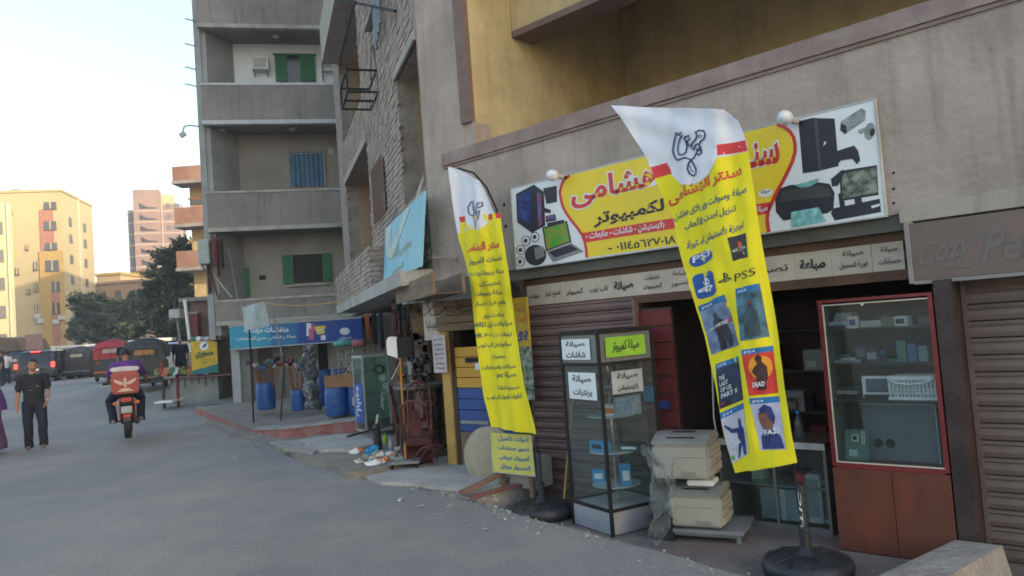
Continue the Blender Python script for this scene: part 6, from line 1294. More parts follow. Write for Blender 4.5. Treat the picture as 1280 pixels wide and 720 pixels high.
# cloth banner on poles and yellow cord
Yn = 15.6; fr = depth(Yn)
for k, (a, b, lab) in enumerate([((311,395),(318,548),'thin dark upright pole holding the left edge of the pale cloth banner'),((338,376),(353,445),'slanting thin pole holding the right edge of the pale cloth banner'),((356,440),(349,556),'thin pole standing at the platform edge between the barrels')]):
    P1 = fr.P(*b); P2 = fr.P(*a); solo('banner_pole', MB().tube([(0,0,0), P2-P1], .018, 6), [black, gry, darkbrown][k], lab, 'pole', fr, P1)
vs = []; cq = [(303,384),(331,377),(338,408),(306,413)]
for j in range(9):
    for i in range(9):
        s_, q = i/8, j/8; u = (cq[0][0]*(1-s_)+cq[1][0]*s_)*(1-q)+(cq[3][0]*(1-s_)+cq[2][0]*s_)*q; v = (cq[0][1]*(1-s_)+cq[1][1]*s_)*(1-q)+(cq[3][1]*(1-s_)+cq[2][1]*s_)*q; p = fr.P(u, v); p.y += .05*sin(s_*8+q*2)-.04; vs.append(p)
o_ = fr.P(303,384); solo('cloth_banner', MB().add(vs, [(j*9+i, j*9+i+1, (j+1)*9+i+1, (j+1)*9+i) for j in range(8) for i in range(8)]), mat('pale_banner', (.42,.50,.52), .85, (.30,.36,.38), 5), 'small pale blue-grey cloth banner strung on thin poles in front of the grey block', 'banner', fr, o_, rel=False, smooth=True)
P1 = fr.P(329,379); P2 = fr.P(446,372); solo('washing_line', MB().tube([P1*(1-k/12)+P2*(k/12)+Vector((0,0,-.10*sin(pi*k/12))) for k in range(13)], .012, 5), mat('cord_yellow', (.55,.36,.10), .7), 'taut yellowish cord running from the cloth banner to the brick balcony', 'cord', fr, P1, rel=False)
P1 = fr.P(331,391); P2 = fr.P(446,389); solo('grey_wire', MB().tube([P1*(1-k/12)+P2*(k/12)+Vector((0,0,-.05*sin(pi*k/12))) for k in range(13)], .008, 5), gry, 'thin grey wire running below the yellow cord', 'wire', fr, P1, rel=False)
# ------------------------------------------------------------------ left of the grey block: stall, yellow sign, counter
Ys = 22.0; fs_r = depth(Ys); hz = hgt(-9, 22)
ys_ = Thing('yellow_sign', 'yellow sign panel with a teal foot and dark Arabic name standing on the stall counter', 'sign', fs_r, fs_r.P(240,468)); yw = fs_r.x(273,468)-ys_.loc.x; yh = fs_r.z(240,426)-ys_.loc.z
ys_.part('panel', MB().box(0,yw,0,.05,0,yh), mat('sign_yellow', (.62,.42,.02), .5)); ys_.part('teal_foot', MB().prism([(0,0),(yw,0),(yw,yh*.26),(0,yh*.10)], -.006, -.001), mat('teal_print', (.01,.16,.19), .5))
mb = MB(); text_box(mb, 'مسوري', yw*.16, yw*.84, yh*.42, yh*.66, -.008, bold=.05); text_box(mb, 'اغذية', yw*.38, yw*.62, yh*.30, yh*.36, -.008); ys_.part('lettering', mb, mat('sign_ink', (.05,.09,.07), .5)); mb = MB(); mb.lathe([(0,-.012),(yw*.17,-.010),(yw*.17,-.001)], 16, (yw*.52,0,yh*.82), 'y'); eo = ys_.part('emblem', mb, printw); ys_.part('emblem_bird', MB().prism([(yw*.42,yh*.76),(yw*.58,yh*.80),(yw*.64,yh*.92),(yw*.52,yh*.86)], -.018, -.013), printn, eo)
mb = MB(); text_box(mb, '01000 000', 0,.001,0,.001) if False else None
def Q(name, lab, cat, Y, u0, v0, u1, v1, parts_fn, grp=None, ground=False):
    fr = depth(Y); a = fr.P(u0, v1); b = fr.P(u1, v0); t = Thing(name, lab, cat, fr, a, 0, grp); parts_fn(t, b.x-a.x, b.z-a.z); return t
def counter_(t, w_, h):
    t.part('body', MB().box(0,w_,0,.8,-.2,h-.06), mat('counter_grey', (.24,.26,.24), .8, (.17,.18,.17), 2)); t.part('top', MB().bbox(-.1,w_+.6,-.1,.9,h-.058,h,.01), mat('counter_top_brown', (.16,.10,.08), .8))
    for i in range(7): t.part('drip', MB().box(w_*(i+.3)/7, w_*(i+.3)/7+.04, -.105, -.101, h-.2-.05*(i%3), h-.02), darkbrown)
Q('stall_counter', 'long grey stall counter with a stained brown top below the yellow sign', 'counter', 22.1, 214, 468, 272, 503, counter_)
def shade(t, w_, h): t.part('post', MB().box(0,.06,0,.06,-1.2,h), darkbrown); t.part('post', MB().box(w_-.06,w_,0,.06,-1.2,h), redslat); t.part('rail', MB().box(.0,w_,0,.05,h-.04,h), gry)
Q('stall_railing', 'dark post and rail beside the counter at the road edge', 'railing', 21.0, 203, 470, 222, 500, shade)
Q('white_board', 'white board lying flat at the foot of the stall counter', 'board', 20.5, 192, 496, 215, 505, lambda t, w_, h: (t.part('sheet', MB().bbox(0,w_,0,.9,0,.05,.01), white), t.part('batten', MB().box(0,w_,.4,.45,.051,.08), wood)))
def dkwall(t, w_, h): t.part('wall', MB().box(0,w_,0,.2,-.6,h), mat('brown_recess', (.06,.042,.035), .9, (.10,.07,.06), 3)); t.part('torn_curtain', MB().box(w_*.1,w_*.8,-.05,-.02,-.3,h*.6), mat('curtain_brown', (.10,.065,.05), .9)); t.part('beam', MB().box(-.5,w_,-.1,.2,h,h+.1), darkbrown)
Q('brown_stall_wall', 'dark brown recess hung with torn cloth between the yellow sign and the pale pillar', 'stall', 22.6, 262, 425, 290, 495, dkwall)
def rw(t, w_, h): t.part('wall', MB().box(0,w_,0,3,0,h), mat('brick_low', (.20,.12,.095), .9, (.14,.09,.075), 3)); t.part('ledge', MB().box(-.3,w_+.1,-.15,3,h,h+.12), cement); t.part('vent_hole', MB().box(w_*.55,w_*.7,-.012,-.001,h*.35,h*.55), dark)
Q('low_brown_house', 'low brown plastered house front with a ledge left of the grey block', 'house', 23.5, 240, 373, 292, 425, rw)
def rc(t, w_, h): t.part('shaft', MB().box(0,w_,0,.3,-1.5,h), mat('faded_red_column', (.20,.06,.055), .8)); t.part('cap', MB().box(-.03,w_+.03,-.03,.33,h,h+.06), concrete)
Q('red_column', 'faded red column beside a white pipe left of the brown house', 'column', 22.9, 237, 392, 246, 425, rc); solo('white_pipe', MB().tube([(0,0,0),(-.12,0,1.6)], .05, 8), white, 'slanting white pipe beside the faded red column', 'pipe', depth(22.8), depth(22.8).P(239,440))
def metalb(t, w_, h): t.part('casing', MB().bbox(0,w_,0,.5,0,h,.02), lgrey); t.part('arm', MB().bar((w_*.5,.2,0),(w_*.7,.2,-.8),.05), gry)
Q('meter_box', 'pale grey box on a post in front of the tree', 'box', 26, 211, 386, 224, 398, metalb)
r3 = random.Random(5)
for k in range(14):
    u = 196 + 4.6*k; Yk = 22.35; fr = depth(Yk); c = [mat('bag_lime', (.16,.30,.06), .6), mat('bag_red', (.35,.05,.05), .6), mat('bag_orange', (.40,.16,.05), .6), offwhite, green, lgrey, mat('dull_rose', (.22,.08,.08))][k % 7]; nm = ['lime green','red','orange','cream','green','white','rose'][k % 7]
    t = Thing('goods_bag', f'{nm} bag of goods heaped on the stall counter, {["left","right"][k > 6]} half', 'bag', fr, (fr.x(u,466), 0, fr.z(230,468)+.005), 0, 'goods on the stall counter'); mb = MB(); mb.sphere((0,.1,.07), .09+.05*r3.random(), 8, (1.3,.8,.6+.5*r3.random())); mb.v = [q + noise.noise_vector(q*6+Vector((k,0,0)))*.10 for q in mb.v]; t.part('sack', mb, c); t.part('tied_top', MB().lathe([(.03,.18),(.05,.24),(0,.24)], 7, (0,.1,0)), c)
for k in range(6):
    fr = depth(22.0); solo('goods_bag', (lambda m: (m.sphere((0,0,0), .11, 7, (1.2,.8,.7)), m)[1])(MB()), [green, white, gry, lgrey, printr, black][k], f'{["green","white","dark grey","pale grey","red","black"][k]} bag on the top edge of the yellow sign', 'bag', fr, (fr.x(243+5.2*k,425), .03, fr.z(243+5.2*k,425)+.03), 0, 'bags along the top of the yellow sign')
solo('black_rag', (lambda m: (m.sphere((0,0,.03), .3, 8, (1.4,.6,.18)), m)[1])(MB()), black, 'flat black rag lying on the verge before the pale pillar', 'rag', None, gnd(268,509,.1))
# ------------------------------------------------------------------ far buildings
GZ = .6
def gridwall(t, name, m, w_, h, d, wins, mw, frame=None):
    """box building body; windows: (x, z, w, h) on the front"""
    t.part(name, MB().box(0,w_,0,d,0,h), m)
    for (x, z, a, b) in wins:
        o = t.part('window', MB().box(x-.08,x+a+.08,-.06,-.004,z-.10,z-.02).box(x-.06,x,-.05,-.004,z,z+b).box(x+a,x+a+.06,-.05,-.004,z,z+b), frame or mw); q = bpy.data.objects.new('pane', MB().box(x,x+a,-.03,-.006,z,z+b).mesh('pane', mw)); COL.objects.link(q); q.parent = o
ylit = mat('far_yellow_paint', (.46,.37,.20), .9, (.40,.32,.18), .12, dirt=(.36,.28,.14), dscale=.2, damt=.4)
ygold = mat('far_gold_strip', (.46,.30,.09), .9); pinkw = mat('far_pink_strip', (.40,.17,.12), .9)
glm = mat('far_window', (.10,.10,.11), .4)
F1 = Fr(12, pt=(W0.r*0) + Vector((depth(105).x(18,400), 105, 0)))
def fx1(u, v): return F1.x(u, v)
xL, xC = fx1(-60,400), fx1(83,400); zT = F1.z(50,240)
far = Thing('yellow_apartment_block', 'sunlit pale yellow seven-storey block at far left with a pink window strip', 'building', F1, (xL, 0, GZ))
H1 = zT-GZ; W1 = xC-xL
far.part('wall', MB().box(0,W1,0,13,0,H1), ylit)
far.part('gold_strip', MB().box(fx1(53,400)-xL, fx1(83,400)-xL-.02, -.25, -.003, 0, F1.z(60,314)-GZ), ygold)
far.part('pink_strip', MB().box(fx1(55,400)-xL, fx1(72,400)-xL, -.12, -.004, F1.z(60,314)-GZ+.05, F1.z(60,262)-GZ), pinkw); far.part('pink_strip', MB().box(fx1(66,400)-xL, fx1(76,400)-xL, -.32, -.254, 1, F1.z(60,365)-GZ), pinkw)
def farwin(u0, v0, u1, v1, y=-.15, m=glm, lab=None):
    x0_, x1_ = fx1(u0,v1)-xL, fx1(u1,v1)-xL; z0_, z1_ = F1.z(u0,v1)-GZ, F1.z(u0,v0)-GZ
    o = far.part('window', MB().box(x0_-.1,x1_+.1,y-.12,y,z0_-.15,z0_-.02).box(x0_,x1_,y-.06,y,z0_,z1_), m); q = bpy.data.objects.new('mullion', MB().box((x0_+x1_)/2-.08,(x0_+x1_)/2+.08,y-.14,y-.061,z0_,z1_).mesh('mullion', ylit)); COL.objects.link(q); q.parent = o
for a in [(56,253,71,261),(56,277,71,287),(57,304,72,312),(58,326,75,339,-.26),(66,352,76,364,-.26),(67,378,76,392,-.26),(44,354,48,364),(43,327,47,337),(33,306,36,312),(34,361,38,367),(10,262,16,268),(44,380,48,392),(8,300,14,306),(20,335,24,343),(6,360,13,370)]: farwin(*a)
for (u, v, w_) in [(45,398,3),(49,404,3),(68,405,3),(75,400,3)]:
    x0_, z0_ = fx1(u,v)-xL, F1.z(u,v)-GZ; far.part('air_conditioner', MB().box(x0_, x0_+.8, -.7, -.26, z0_, z0_+.6), lgrey)
for (u, s_) in ((96,1),(104,1)):
    pass
for k, z in enumerate((3,6,9,12,15,18,20.5)):
    for y in (2.5, 8.5): o = far.part('side_window', MB().box(W1+.003,W1+.08,y,y+1.1,z,z+1.3), glm)
far.part('corner_pipe', MB().box(W1+.003,W1+.25,6.4,6.65,0,H1), mat('far_pipe', (.55,.5,.4), .8)); far.part('roof_parapet', MB().box(-.15,W1+.15,-.15,.1,H1,H1+.35).box(W1-.1,W1+.15,.1,13,H1,H1+.35), ylit); far.part('roof_tank', MB().bbox(W1*.45,W1*.45+1.6,3,4.5,H1,H1+1.2,.1), gry)
mb = MB(); mb.box(0,3.2,0,7,0,1)
F2 = Fr(34, pt=depth(80).W(depth(80).x(13,400),0,0)); a = F2.P(-80,470); b = F2.P(14,254)
n2 = Thing('yellow_apartment_block', 'nearer sunlit yellow block with pale drain pipes, cut by the left edge', 'building', F2, (a.x,0,GZ)); gridwall(n2, 'wall', mat('far_yellow_paint2', (.52,.44,.26), .9, (.44,.36,.22), .2), b.x-a.x, b.z-GZ, 12, [(b.x-a.x-1.8, z, .9, 1.3) for z in (3,6,9,12,15)], glm)
n2.part('drain_pipe', MB().box(b.x-a.x-.5,b.x-a.x-.3,-.2,-.02,0,b.z-GZ), mat('far_pipe', (.55,.5,.4))); 
for z in (4.2,7.2,10.2,13.2): n2.part('balcony', MB().box(b.x-a.x-4.8,b.x-a.x-2.6,-1.1,-.004,z,z+1), mat('far_balcony', (.50,.36,.2), .9))
# far brick tower
F3 = depth(195); a = F3.P(177,470); b = F3.P(222,252); px = 195/FPX
tw = Thing('brick_tower_block', 'tall slim red brick tower with exposed concrete floor bands, left face coloured grey for shade', 'building', F3, (a.x,0,GZ), 20)
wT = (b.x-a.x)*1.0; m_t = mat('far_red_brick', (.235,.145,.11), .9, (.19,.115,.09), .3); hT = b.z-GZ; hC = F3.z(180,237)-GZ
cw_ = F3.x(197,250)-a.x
tw.part('wall', MB().box(cw_,wT,0,14,0,hT), m_t); tw.part('stair_tower', MB().box(0,cw_-.02,-.8,9,0,hC), m_t); tw.part('left_wall', MB().box(-.02+F3.x(161,300)-a.x,-.03,1.0,12,0,F3.z(165,262)-GZ), mat('far_shaded_brick', (.12,.095,.09), .9)); tw.part('roof_room', MB().box(cw_*.9,cw_+3,3,9,hT,hT+3.2), ylit)  # shade of the left wall is put into its dark grey colour
nf = int(hT/2.95)
for i in range(nf):
    z = 2.9+i*2.95; tw.part('concrete_band', MB().box(cw_+.0,wT+.05,-.08,-.004,z,z+.35).box(0,cw_-.05,-.88,-.804,z,z+.3).box(F3.x(161,300)-a.x-.1,-.1,.9,.99,z,z+.35), mat('far_concrete', (.42,.34,.27), .9))
    if i > 2: tw.part('stair_opening', MB().prism([(cw_*.22,z+.7),(cw_*.85,z+.7),(cw_*.85,z+1.0),(cw_*.5,z+1.2),(cw_*.22,z+2.2)], -.84, -.806), dark)
    for q in (.25,.62): tw.part('window', MB().box(cw_+(wT-cw_)*q,cw_+(wT-cw_)*q+1.2,-.05,-.004,z+1.0,z+2.2), glm)
for x in (cw_+.1, wT-.5): tw.part('concrete_column', MB().box(x,x+.35,-.12,-.081,0,hT), mat('far_concrete', (.42,.34,.27)))
tw.part('antenna', MB().bar((cw_*.9,2,hC),(cw_*.9,2,hC+4),.15).bar((cw_*.5,2,hC+4.6),(cw_*1.1,2,hC+3.6),.2), gry)
# reddish balconied building behind the grey block
F4 = depth(46); a = F4.P(232,470); 
rb = Thing('red_balcony_building', 'sunlit brick-red and yellow building with stacked balconies just behind the grey block', 'building', F4, (F4.x(240,300),0,GZ))
gr_ = mat('red_balcony_wall', (.27,.135,.095), .9, (.22,.11,.08), 1, dirt=(.33,.25,.2), dscale=1, damt=.5); zf = lambda v: F4.z(250,v)-GZ
rb.part('wall', MB().box(0,14,0,10,0,zf(228)), mat('far_yellow_paint3', (.50,.38,.19), .9)); xo = F4.x(232,300)-rb.loc.x
for (v0, v1) in ((213,230),(263,283),(316,336)):
    rb.part('balcony', MB().box(xo,13,-1.4,-.004,zf(v1),zf(v0)), gr_); rb.part('slab', MB().box(xo-.05,13,-1.45,0,zf(v1)-.2,zf(v1)-.003), cement)
rb.part('window', MB().box(.0,1.2,-.05,-.004,zf(256),zf(249)), glm); rb.part('window_frame', MB().box(-.1,1.3,-.08,-.051,zf(249),zf(247)), pinkw)
# row of low roofs and one unseen block added to shade the yellow block
F5 = depth(120)
for k, (u0, u1, v, m, lab) in enumerate([(120,178,352,mat('low_roof_brown', (.36,.24,.15), .9),'low brown-roofed house between the yellow block and the tower'),(126,150,343,mat('low_ochre', (.50,.36,.2), .9),'low ochre house with a flat roof left of the tower'),(150,200,341,ylit,'low yellow house at the foot of the brick tower'),(225,262,300,ylit,'pale yellow house glowing behind the dark tree')]):
    fr = depth(120+7*k); a = fr.P(u0,470); b = fr.P(u1,v); t = Thing('low_house', lab, 'house', fr, (a.x,0,GZ)); w_ = b.x-a.x; h = b.z-GZ
    t.part('wall', MB().box(0,w_,0,8,0,h), m); t.part('parapet', MB().box(-.3,w_+.3,-.3,8.3,h,h+.4), ygold if k else mat('low_roof_brown', (.36,.24,.15)))
    for i in range(3): t.part('window', MB().box(w_*(.15+.3*i),w_*(.15+.3*i)+1,-.05,-.004,h-2.4,h-1.2), glm)
t = Thing('shade_casting_block', 'tall unseen block added behind the grey block to cast shade on the yellow block', 'building', depth(64), (-18,0,GZ)); gridwall(t, 'wall', ylit, 30, 28, 38, [(1.5+3*i, 2+3*j, 1.2, 1.4) for i in range(9) for j in range(8)], glm)
# ------------------------------------------------------------------ trees
def tree(lab, Y, ub, crown, n, leaf, cols_, seed, trunk_r=.22, name='broadleaf_tree', kinds=None):
    """crown: list of (u, v, r in px, depth offset)"""
    fr = depth(Y); r = random.Random(seed); zb = GZ-.05; t = Thing(name, lab, 'tree', fr, (fr.x(ub,465),0,zb), 0, 'trees at the far end of the street'); k = Y/FPX
    bl = [(Vector((fr.x(u,v)-t.loc.x, dy, fr.z(u,v)-zb)), rp*k) for u, v, rp, dy in crown]
    mb = MB(); zc = min(b[0].z for b in bl); fork = Vector((.15, 0, max(1.4, zc*.55))); mb.tube([(0,0,0),(.05,0,fork.z*.5),fork], [trunk_r*1.25,trunk_r,trunk_r*.85], 9)
    for c, R in bl:
        m1 = fork.lerp(c, .5) + Vector((r.uniform(-.2,.2), r.uniform(-.2,.2), r.uniform(-.1,.3))); mb.tube([fork, m1, c, c+Vector((r.uniform(-.5,.5)*R, r.uniform(-.5,.5)*R, R*.7))], [trunk_r*.5, trunk_r*.32, trunk_r*.16, .02], 6)
        for q in range(4): e = c + Vector((r.gauss(0,1), r.gauss(0,1), r.gauss(0,.8))).normalized()*R*.85; mb.tube([m1.lerp(c,.6), (m1+e)/2+Vector((0,0,.1)), e], [.06,.04,.015], 5)
    t.part('trunk', mb, mat('bark', (.10,.075,.055), .95, (.06,.045,.035), 6))
    tot = sum(R**2 for _, R in bl); mb = MB()
    for c, R in bl:
        clusters = []; nc = max(6, int(26*R))
        for q in range(nc):
            d = Vector((r.gauss(0,1), r.gauss(0,1), r.gauss(0,.85))).normalized()*R*(r.random()**.45)*r.uniform(.75,1.15); d.z *= .75; clusters.append((c+d, r.uniform(.18,.42)*R**.5))
        for q in range(int(n*R*R/tot)):
            cc_, rs = r.choice(clusters); p = cc_ + Vector((r.gauss(0,1), r.gauss(0,1), r.gauss(0,.6)))*rs*.6
            a = Vector((r.gauss(0,1), r.gauss(0,1), r.gauss(0,.7))).normalized(); b = a.cross(Vector((r.gauss(0,1), r.gauss(0,1), r.gauss(0,1)))).normalized(); s_ = leaf*r.uniform(.6,1.4)
            mb.cur = 0 if r.random() < .6 else 1 if r.random() < .6 else 2
            mb.add([p-a*s_, p+b*s_*.45, p+a*s_, p-b*s_*.45], [(0,1,2,3)])
    t.part('crown', mb, cols_, stuff=True); return t
leafA = [mat('leaf_dark', (.075,.095,.05), .7, (.055,.075,.04), .5), mat('leaf_mid', (.105,.12,.06), .7), mat('leaf_warm', (.12,.12,.065), .7)]
leafB = [mat('leaf_grey_green', (.085,.10,.06), .7), mat('leaf_dusty', (.11,.12,.07), .7), mat('leaf_deep_green', (.06,.075,.04), .7)]  # third, deepest leaf tone is scattered at random through the crown
tree('tall dark leafy tree in front of the brick tower, crown reaching toward the grey block', 50, 218, [(210,345,26,0),(222,322,20,-1),(196,372,26,1),(228,372,26,0),(240,400,24,-1),(205,405,28,0),(180,395,18,1),(237,345,15,0),(185,362,12,0),(248,378,12,0),(228,306,12,0),(238,310,9,0),(165,412,16,0),(215,425,22,0),(250,425,14,0)], 20000, .15, leafA, 3, .24)
tree('lower greyish tree left of the dark tall tree', 62, 125, [(112,378,22,0),(135,388,24,0),(100,398,20,1),(128,408,26,0),(150,400,18,-1),(105,415,22,0),(150,420,20,0),(96,375,10,0),(165,395,14,1)], 15000, .17, leafB, 5, .2)
tree('rounded olive tree partly hidden between the two darker crowns', 58, 165, [(165,385,14,0),(172,372,12,0),(160,405,18,0),(178,400,16,0)], 6000, .16, [leafA[1], leafA[2], leafB[1]], 9, .16)
# ------------------------------------------------------------------ vehicles
tl_red = mat('tail_light', (.6,.02,.01), .3, emit=(1,.05,.03,1.3)); tyre = rubber; rimm = mat('rim_silver', (.5,.5,.52), .35, metal=.7)
def wheel(t, x, y, r, wd=.2, m='x'):
    w_ = t.part('wheel', MB().lathe([(r*.62,-wd/2),(r*.93,-wd/2),(r,-wd*.35),(r,wd*.35),(r*.93,wd/2),(r*.62,wd/2)], 20, (x,y,r), 'x'), tyre)
    o = bpy.data.objects.new('rim', MB().lathe([(0,-wd*.45),(r*.25,-wd*.48),(r*.3,-wd*.3),(r*.63,-wd*.42),(r*.63,wd*.42),(r*.3,wd*.3),(r*.25,wd*.48),(0,wd*.45)], 14, (x,y,r), 'x').mesh('rim', rimm)); COL.objects.link(o); o.parent = w_; return w_
def car(name, lab, cat, Y, u, zg, rz, L=4.5, W=1.82, H=1.72, paint=None, suv=True, lit=False, grp=None):
    fr = depth(Y); t = Thing(name, lab, cat, fr, (fr.x(u,460),0,zg), rz, grp)
    p = paint; h = W/2
    side = [(0,.42),(0,.85),(.06,1.02),(.16,1.06),(3.05,1.02),(4.15,.92),(L-.05,.78),(L,.45),(L-.1,.30),(.12,.30)]
    bm = bmesh.new(); n = len(side); rings = []
    for x, k in ((-h,.90),(-h*.96,1.0),(h*.96,1.0),(h,.90)):
        rings.append([bm.verts.new((x*(1 if abs(x) < h*.97 else 1), L/2+(y-L/2)*(k*.03+.97), .66+(z-.66)*(k*.35+.65))) for y, z in side])
    for a, b in zip(rings, rings[1:]):
        for i in range(n): bm.faces.new((a[i], a[(i+1)%n], b[(i+1)%n], b[i]))
    bm.faces.new(rings[0]); bm.faces.new(rings[-1][::-1]); bmesh.ops.bevel(bm, geom=[e for e in bm.edges if e.calc_length() > .3], offset=.035, segments=2, affect='EDGES'); mb = MB(); mb.bm(bm); t.part('body', mb, p, smooth=False)
    # glasshouse tapering to the roof
    def ring(z, y0, y1, x): return [(-x,y0,z),(x,y0,z),(x,y1,z),(-x,y1,z)]
    y1b, y1t = (3.35, 2.75); yb, yt = (.12, .42) if suv else (.55, 1.0)
    t.part('greenhouse', MB().add(ring(1.0,yb,y1b,h*.93)+ring(H-.07,yt,y1t,h*.74), [(0,1,5,4),(1,2,6,5),(2,3,7,6),(3,0,4,7)]), winm)
    t.part('roof', MB().add(ring(H-.08,yt-.10,y1t+.06,h*.78)+ring(H,yt+.1,y1t-.15,h*.66), [(0,3,2,1),(4,5,6,7),(0,1,5,4),(1,2,6,5),(2,3,7,6),(3,0,4,7)]), p)
    mb = MB()
    for s_ in (-1, 1):
        for (ya, yc) in ((yb,yt),((yb+1.1),(yt+.95)),((yb+2.15),(yt+1.75)),(y1b,y1t)): mb.bar((s_*h*.935,ya,1.0),(s_*h*.75,yc,H-.06),.07,.05)
    t.part('pillar', mb, p)
    for s_ in (-1, 1):
        t.part('tail_light', MB().bbox(s_*h-.16 if s_>0 else -h-.0, s_*h if s_>0 else -h+.16, -.03,.12,.80,1.08,.02), tl_red if lit else mat('tail_light_off', (.3,.02,.02), .3))
        wheel(t, s_*(h-.10), .85, .34); wheel(t, s_*(h-.10), L-.9, .34); t.part('mirror', MB().bbox(s_*(h+.10)-.09,s_*(h+.10)+.09,3.0,3.12,.98,1.12,.03), p)
    t.part('bumper', MB().bbox(-h*.97,h*.97,-.07,.10,.36,.60,.03), blackp if suv else p); t.part('number_plate', MB().box(-.22,.22,-.075-.01,-.072,.66,.78).shift((0,.03,0)), white)
    if lit: t.part('high_brake_light', MB().box(-.22,.22,yt-.16,yt-.11,H-.10,H-.04), tl_red)
    return t
dkcar = mat('dark_car_paint', (.022,.022,.03), .25, coat=.6); slv = mat('silver_car_paint', (.42,.44,.46), .3, metal=.4, coat=.5); whcar = mat('white_car_paint', (.6,.6,.6), .35, coat=.4)
Yc = 39.; zc_ = .55
car('parked_car', 'dark off-road style car seen from behind with glowing red brake lights', 'car', Yc, 43, zc_, 17, 4.5, 1.85, 1.72, dkcar, True, True)
car('parked_car', 'silver hatchback behind the black three-wheeler, seen over the stall goods', 'car', 36, 222, .62, -60, 4.1, 1.7, 1.5, slv, False)
car('parked_car', 'pale silver car just right of the black three-wheeler', 'car', 33, 202, .6, 10, 4.2, 1.7, 1.5, slv, False)
car('parked_car', 'white car mostly hidden beyond the silver hatchback', 'car', 42, 232, .62, -50, 4.1, 1.7, 1.5, whcar, False)
def van(lab, Y, u, rz, p, grp='white-roofed minibuses queued across the far end'):
    fr = depth(Y); t = Thing('minibus', lab, 'minibus', fr, (fr.x(u,460),0,GZ), rz, grp); h = .85; L = 4.6
    t.part('body', MB().bbox(-h,h,0,L,.3,1.25,.08), p); t.part('window_band', MB().box(-h*.96,h*.96,.05,L-.5,1.25,1.78), winm); t.part('roof', MB().bbox(-h,h,.0,L-.35,1.78,1.98,.07), white)
    mb = MB(); 
    for s_ in (-1,1):
        for y in (.03,1.3,2.6,L-.5): mb.box(s_*h*.97-.03,s_*h*.97+.03,y,y+.08,1.25,1.79)
    t.part('pillar', mb, p)
    for s_ in (-1,1):
        wheel(t, s_*(h-.1), .8, .30, .18); wheel(t, s_*(h-.1), L-.8, .30, .18); t.part('tail_light', MB().box(s_*(h-.1)-.06,s_*(h-.1)+.06,-.02,-.001,.7,1.0), mat('tail_light_off', (.3,.02,.02)))
    t.part('bumper', MB().bbox(-h,h,-.08,.0,.3,.5,.02), blackp)
for k, (u, Y, rz, lab) in enumerate([(78,50,80,'minibus with white roof directly behind the dark car'),(112,50,82,'minibus with white roof between the dark car and the red three-wheeler'),(140,52,84,'minibus with white roof partly behind the red three-wheeler'),(178,50,78,'minibus with white roof half hidden behind the black three-wheeler'),(212,47,75,'minibus with white roof under the tree, above the stall goods')]): van(lab, Y, u, rz, [slv, whcar, dkcar, whcar, slv][k])
def canopy(t, w_, h):
    t.part('roof_sheet', MB().bbox(-.3,w_+.3,-1,2.5,h-.12,h,.02), white)
    for x in (0, w_*.33, w_*.66, w_): t.part('post', MB().box(x,x+.08,-.9,-.82,-1.2,h-.12), gry)
Q('market_canopy', 'long flat white canopy over stalls at the far left', 'canopy', 56, -20, 433, 62, 462, canopy); Q('market_canopy', 'second long white canopy running behind the three-wheelers', 'canopy', 58, 64, 434, 150, 462, canopy)
Q('wooden_kiosk', 'dark wooden kiosk with a thatched brown roof at the left edge', 'kiosk', 46, -20, 420, 24, 462, lambda t, w_, h: (t.part('wall', MB().box(.2,w_-.2,.2,2.4,-1,h-.8), darkbrown), t.part('roof', MB().prism([(-.3,h-.9),(w_+.3,h-.9),(w_,h-.2),(w_*.5,h),(0,h-.2)], -.6, 2.6), mat('thatch', (.13,.10,.07), .95))))
Q('pink_board', 'faded pink board standing above the dark car', 'board', 45, 32, 417, 52, 438, lambda t, w_, h: (t.part('panel', MB().bbox(0,w_,0,.06,0,h,.01), mat('board_pink', (.30,.17,.17), .8)), t.part('leg', MB().box(w_*.2,w_*.2+.06,0,.06,-2,0).box(w_*.8,w_*.8+.06,0,.06,-2,0), gry)))
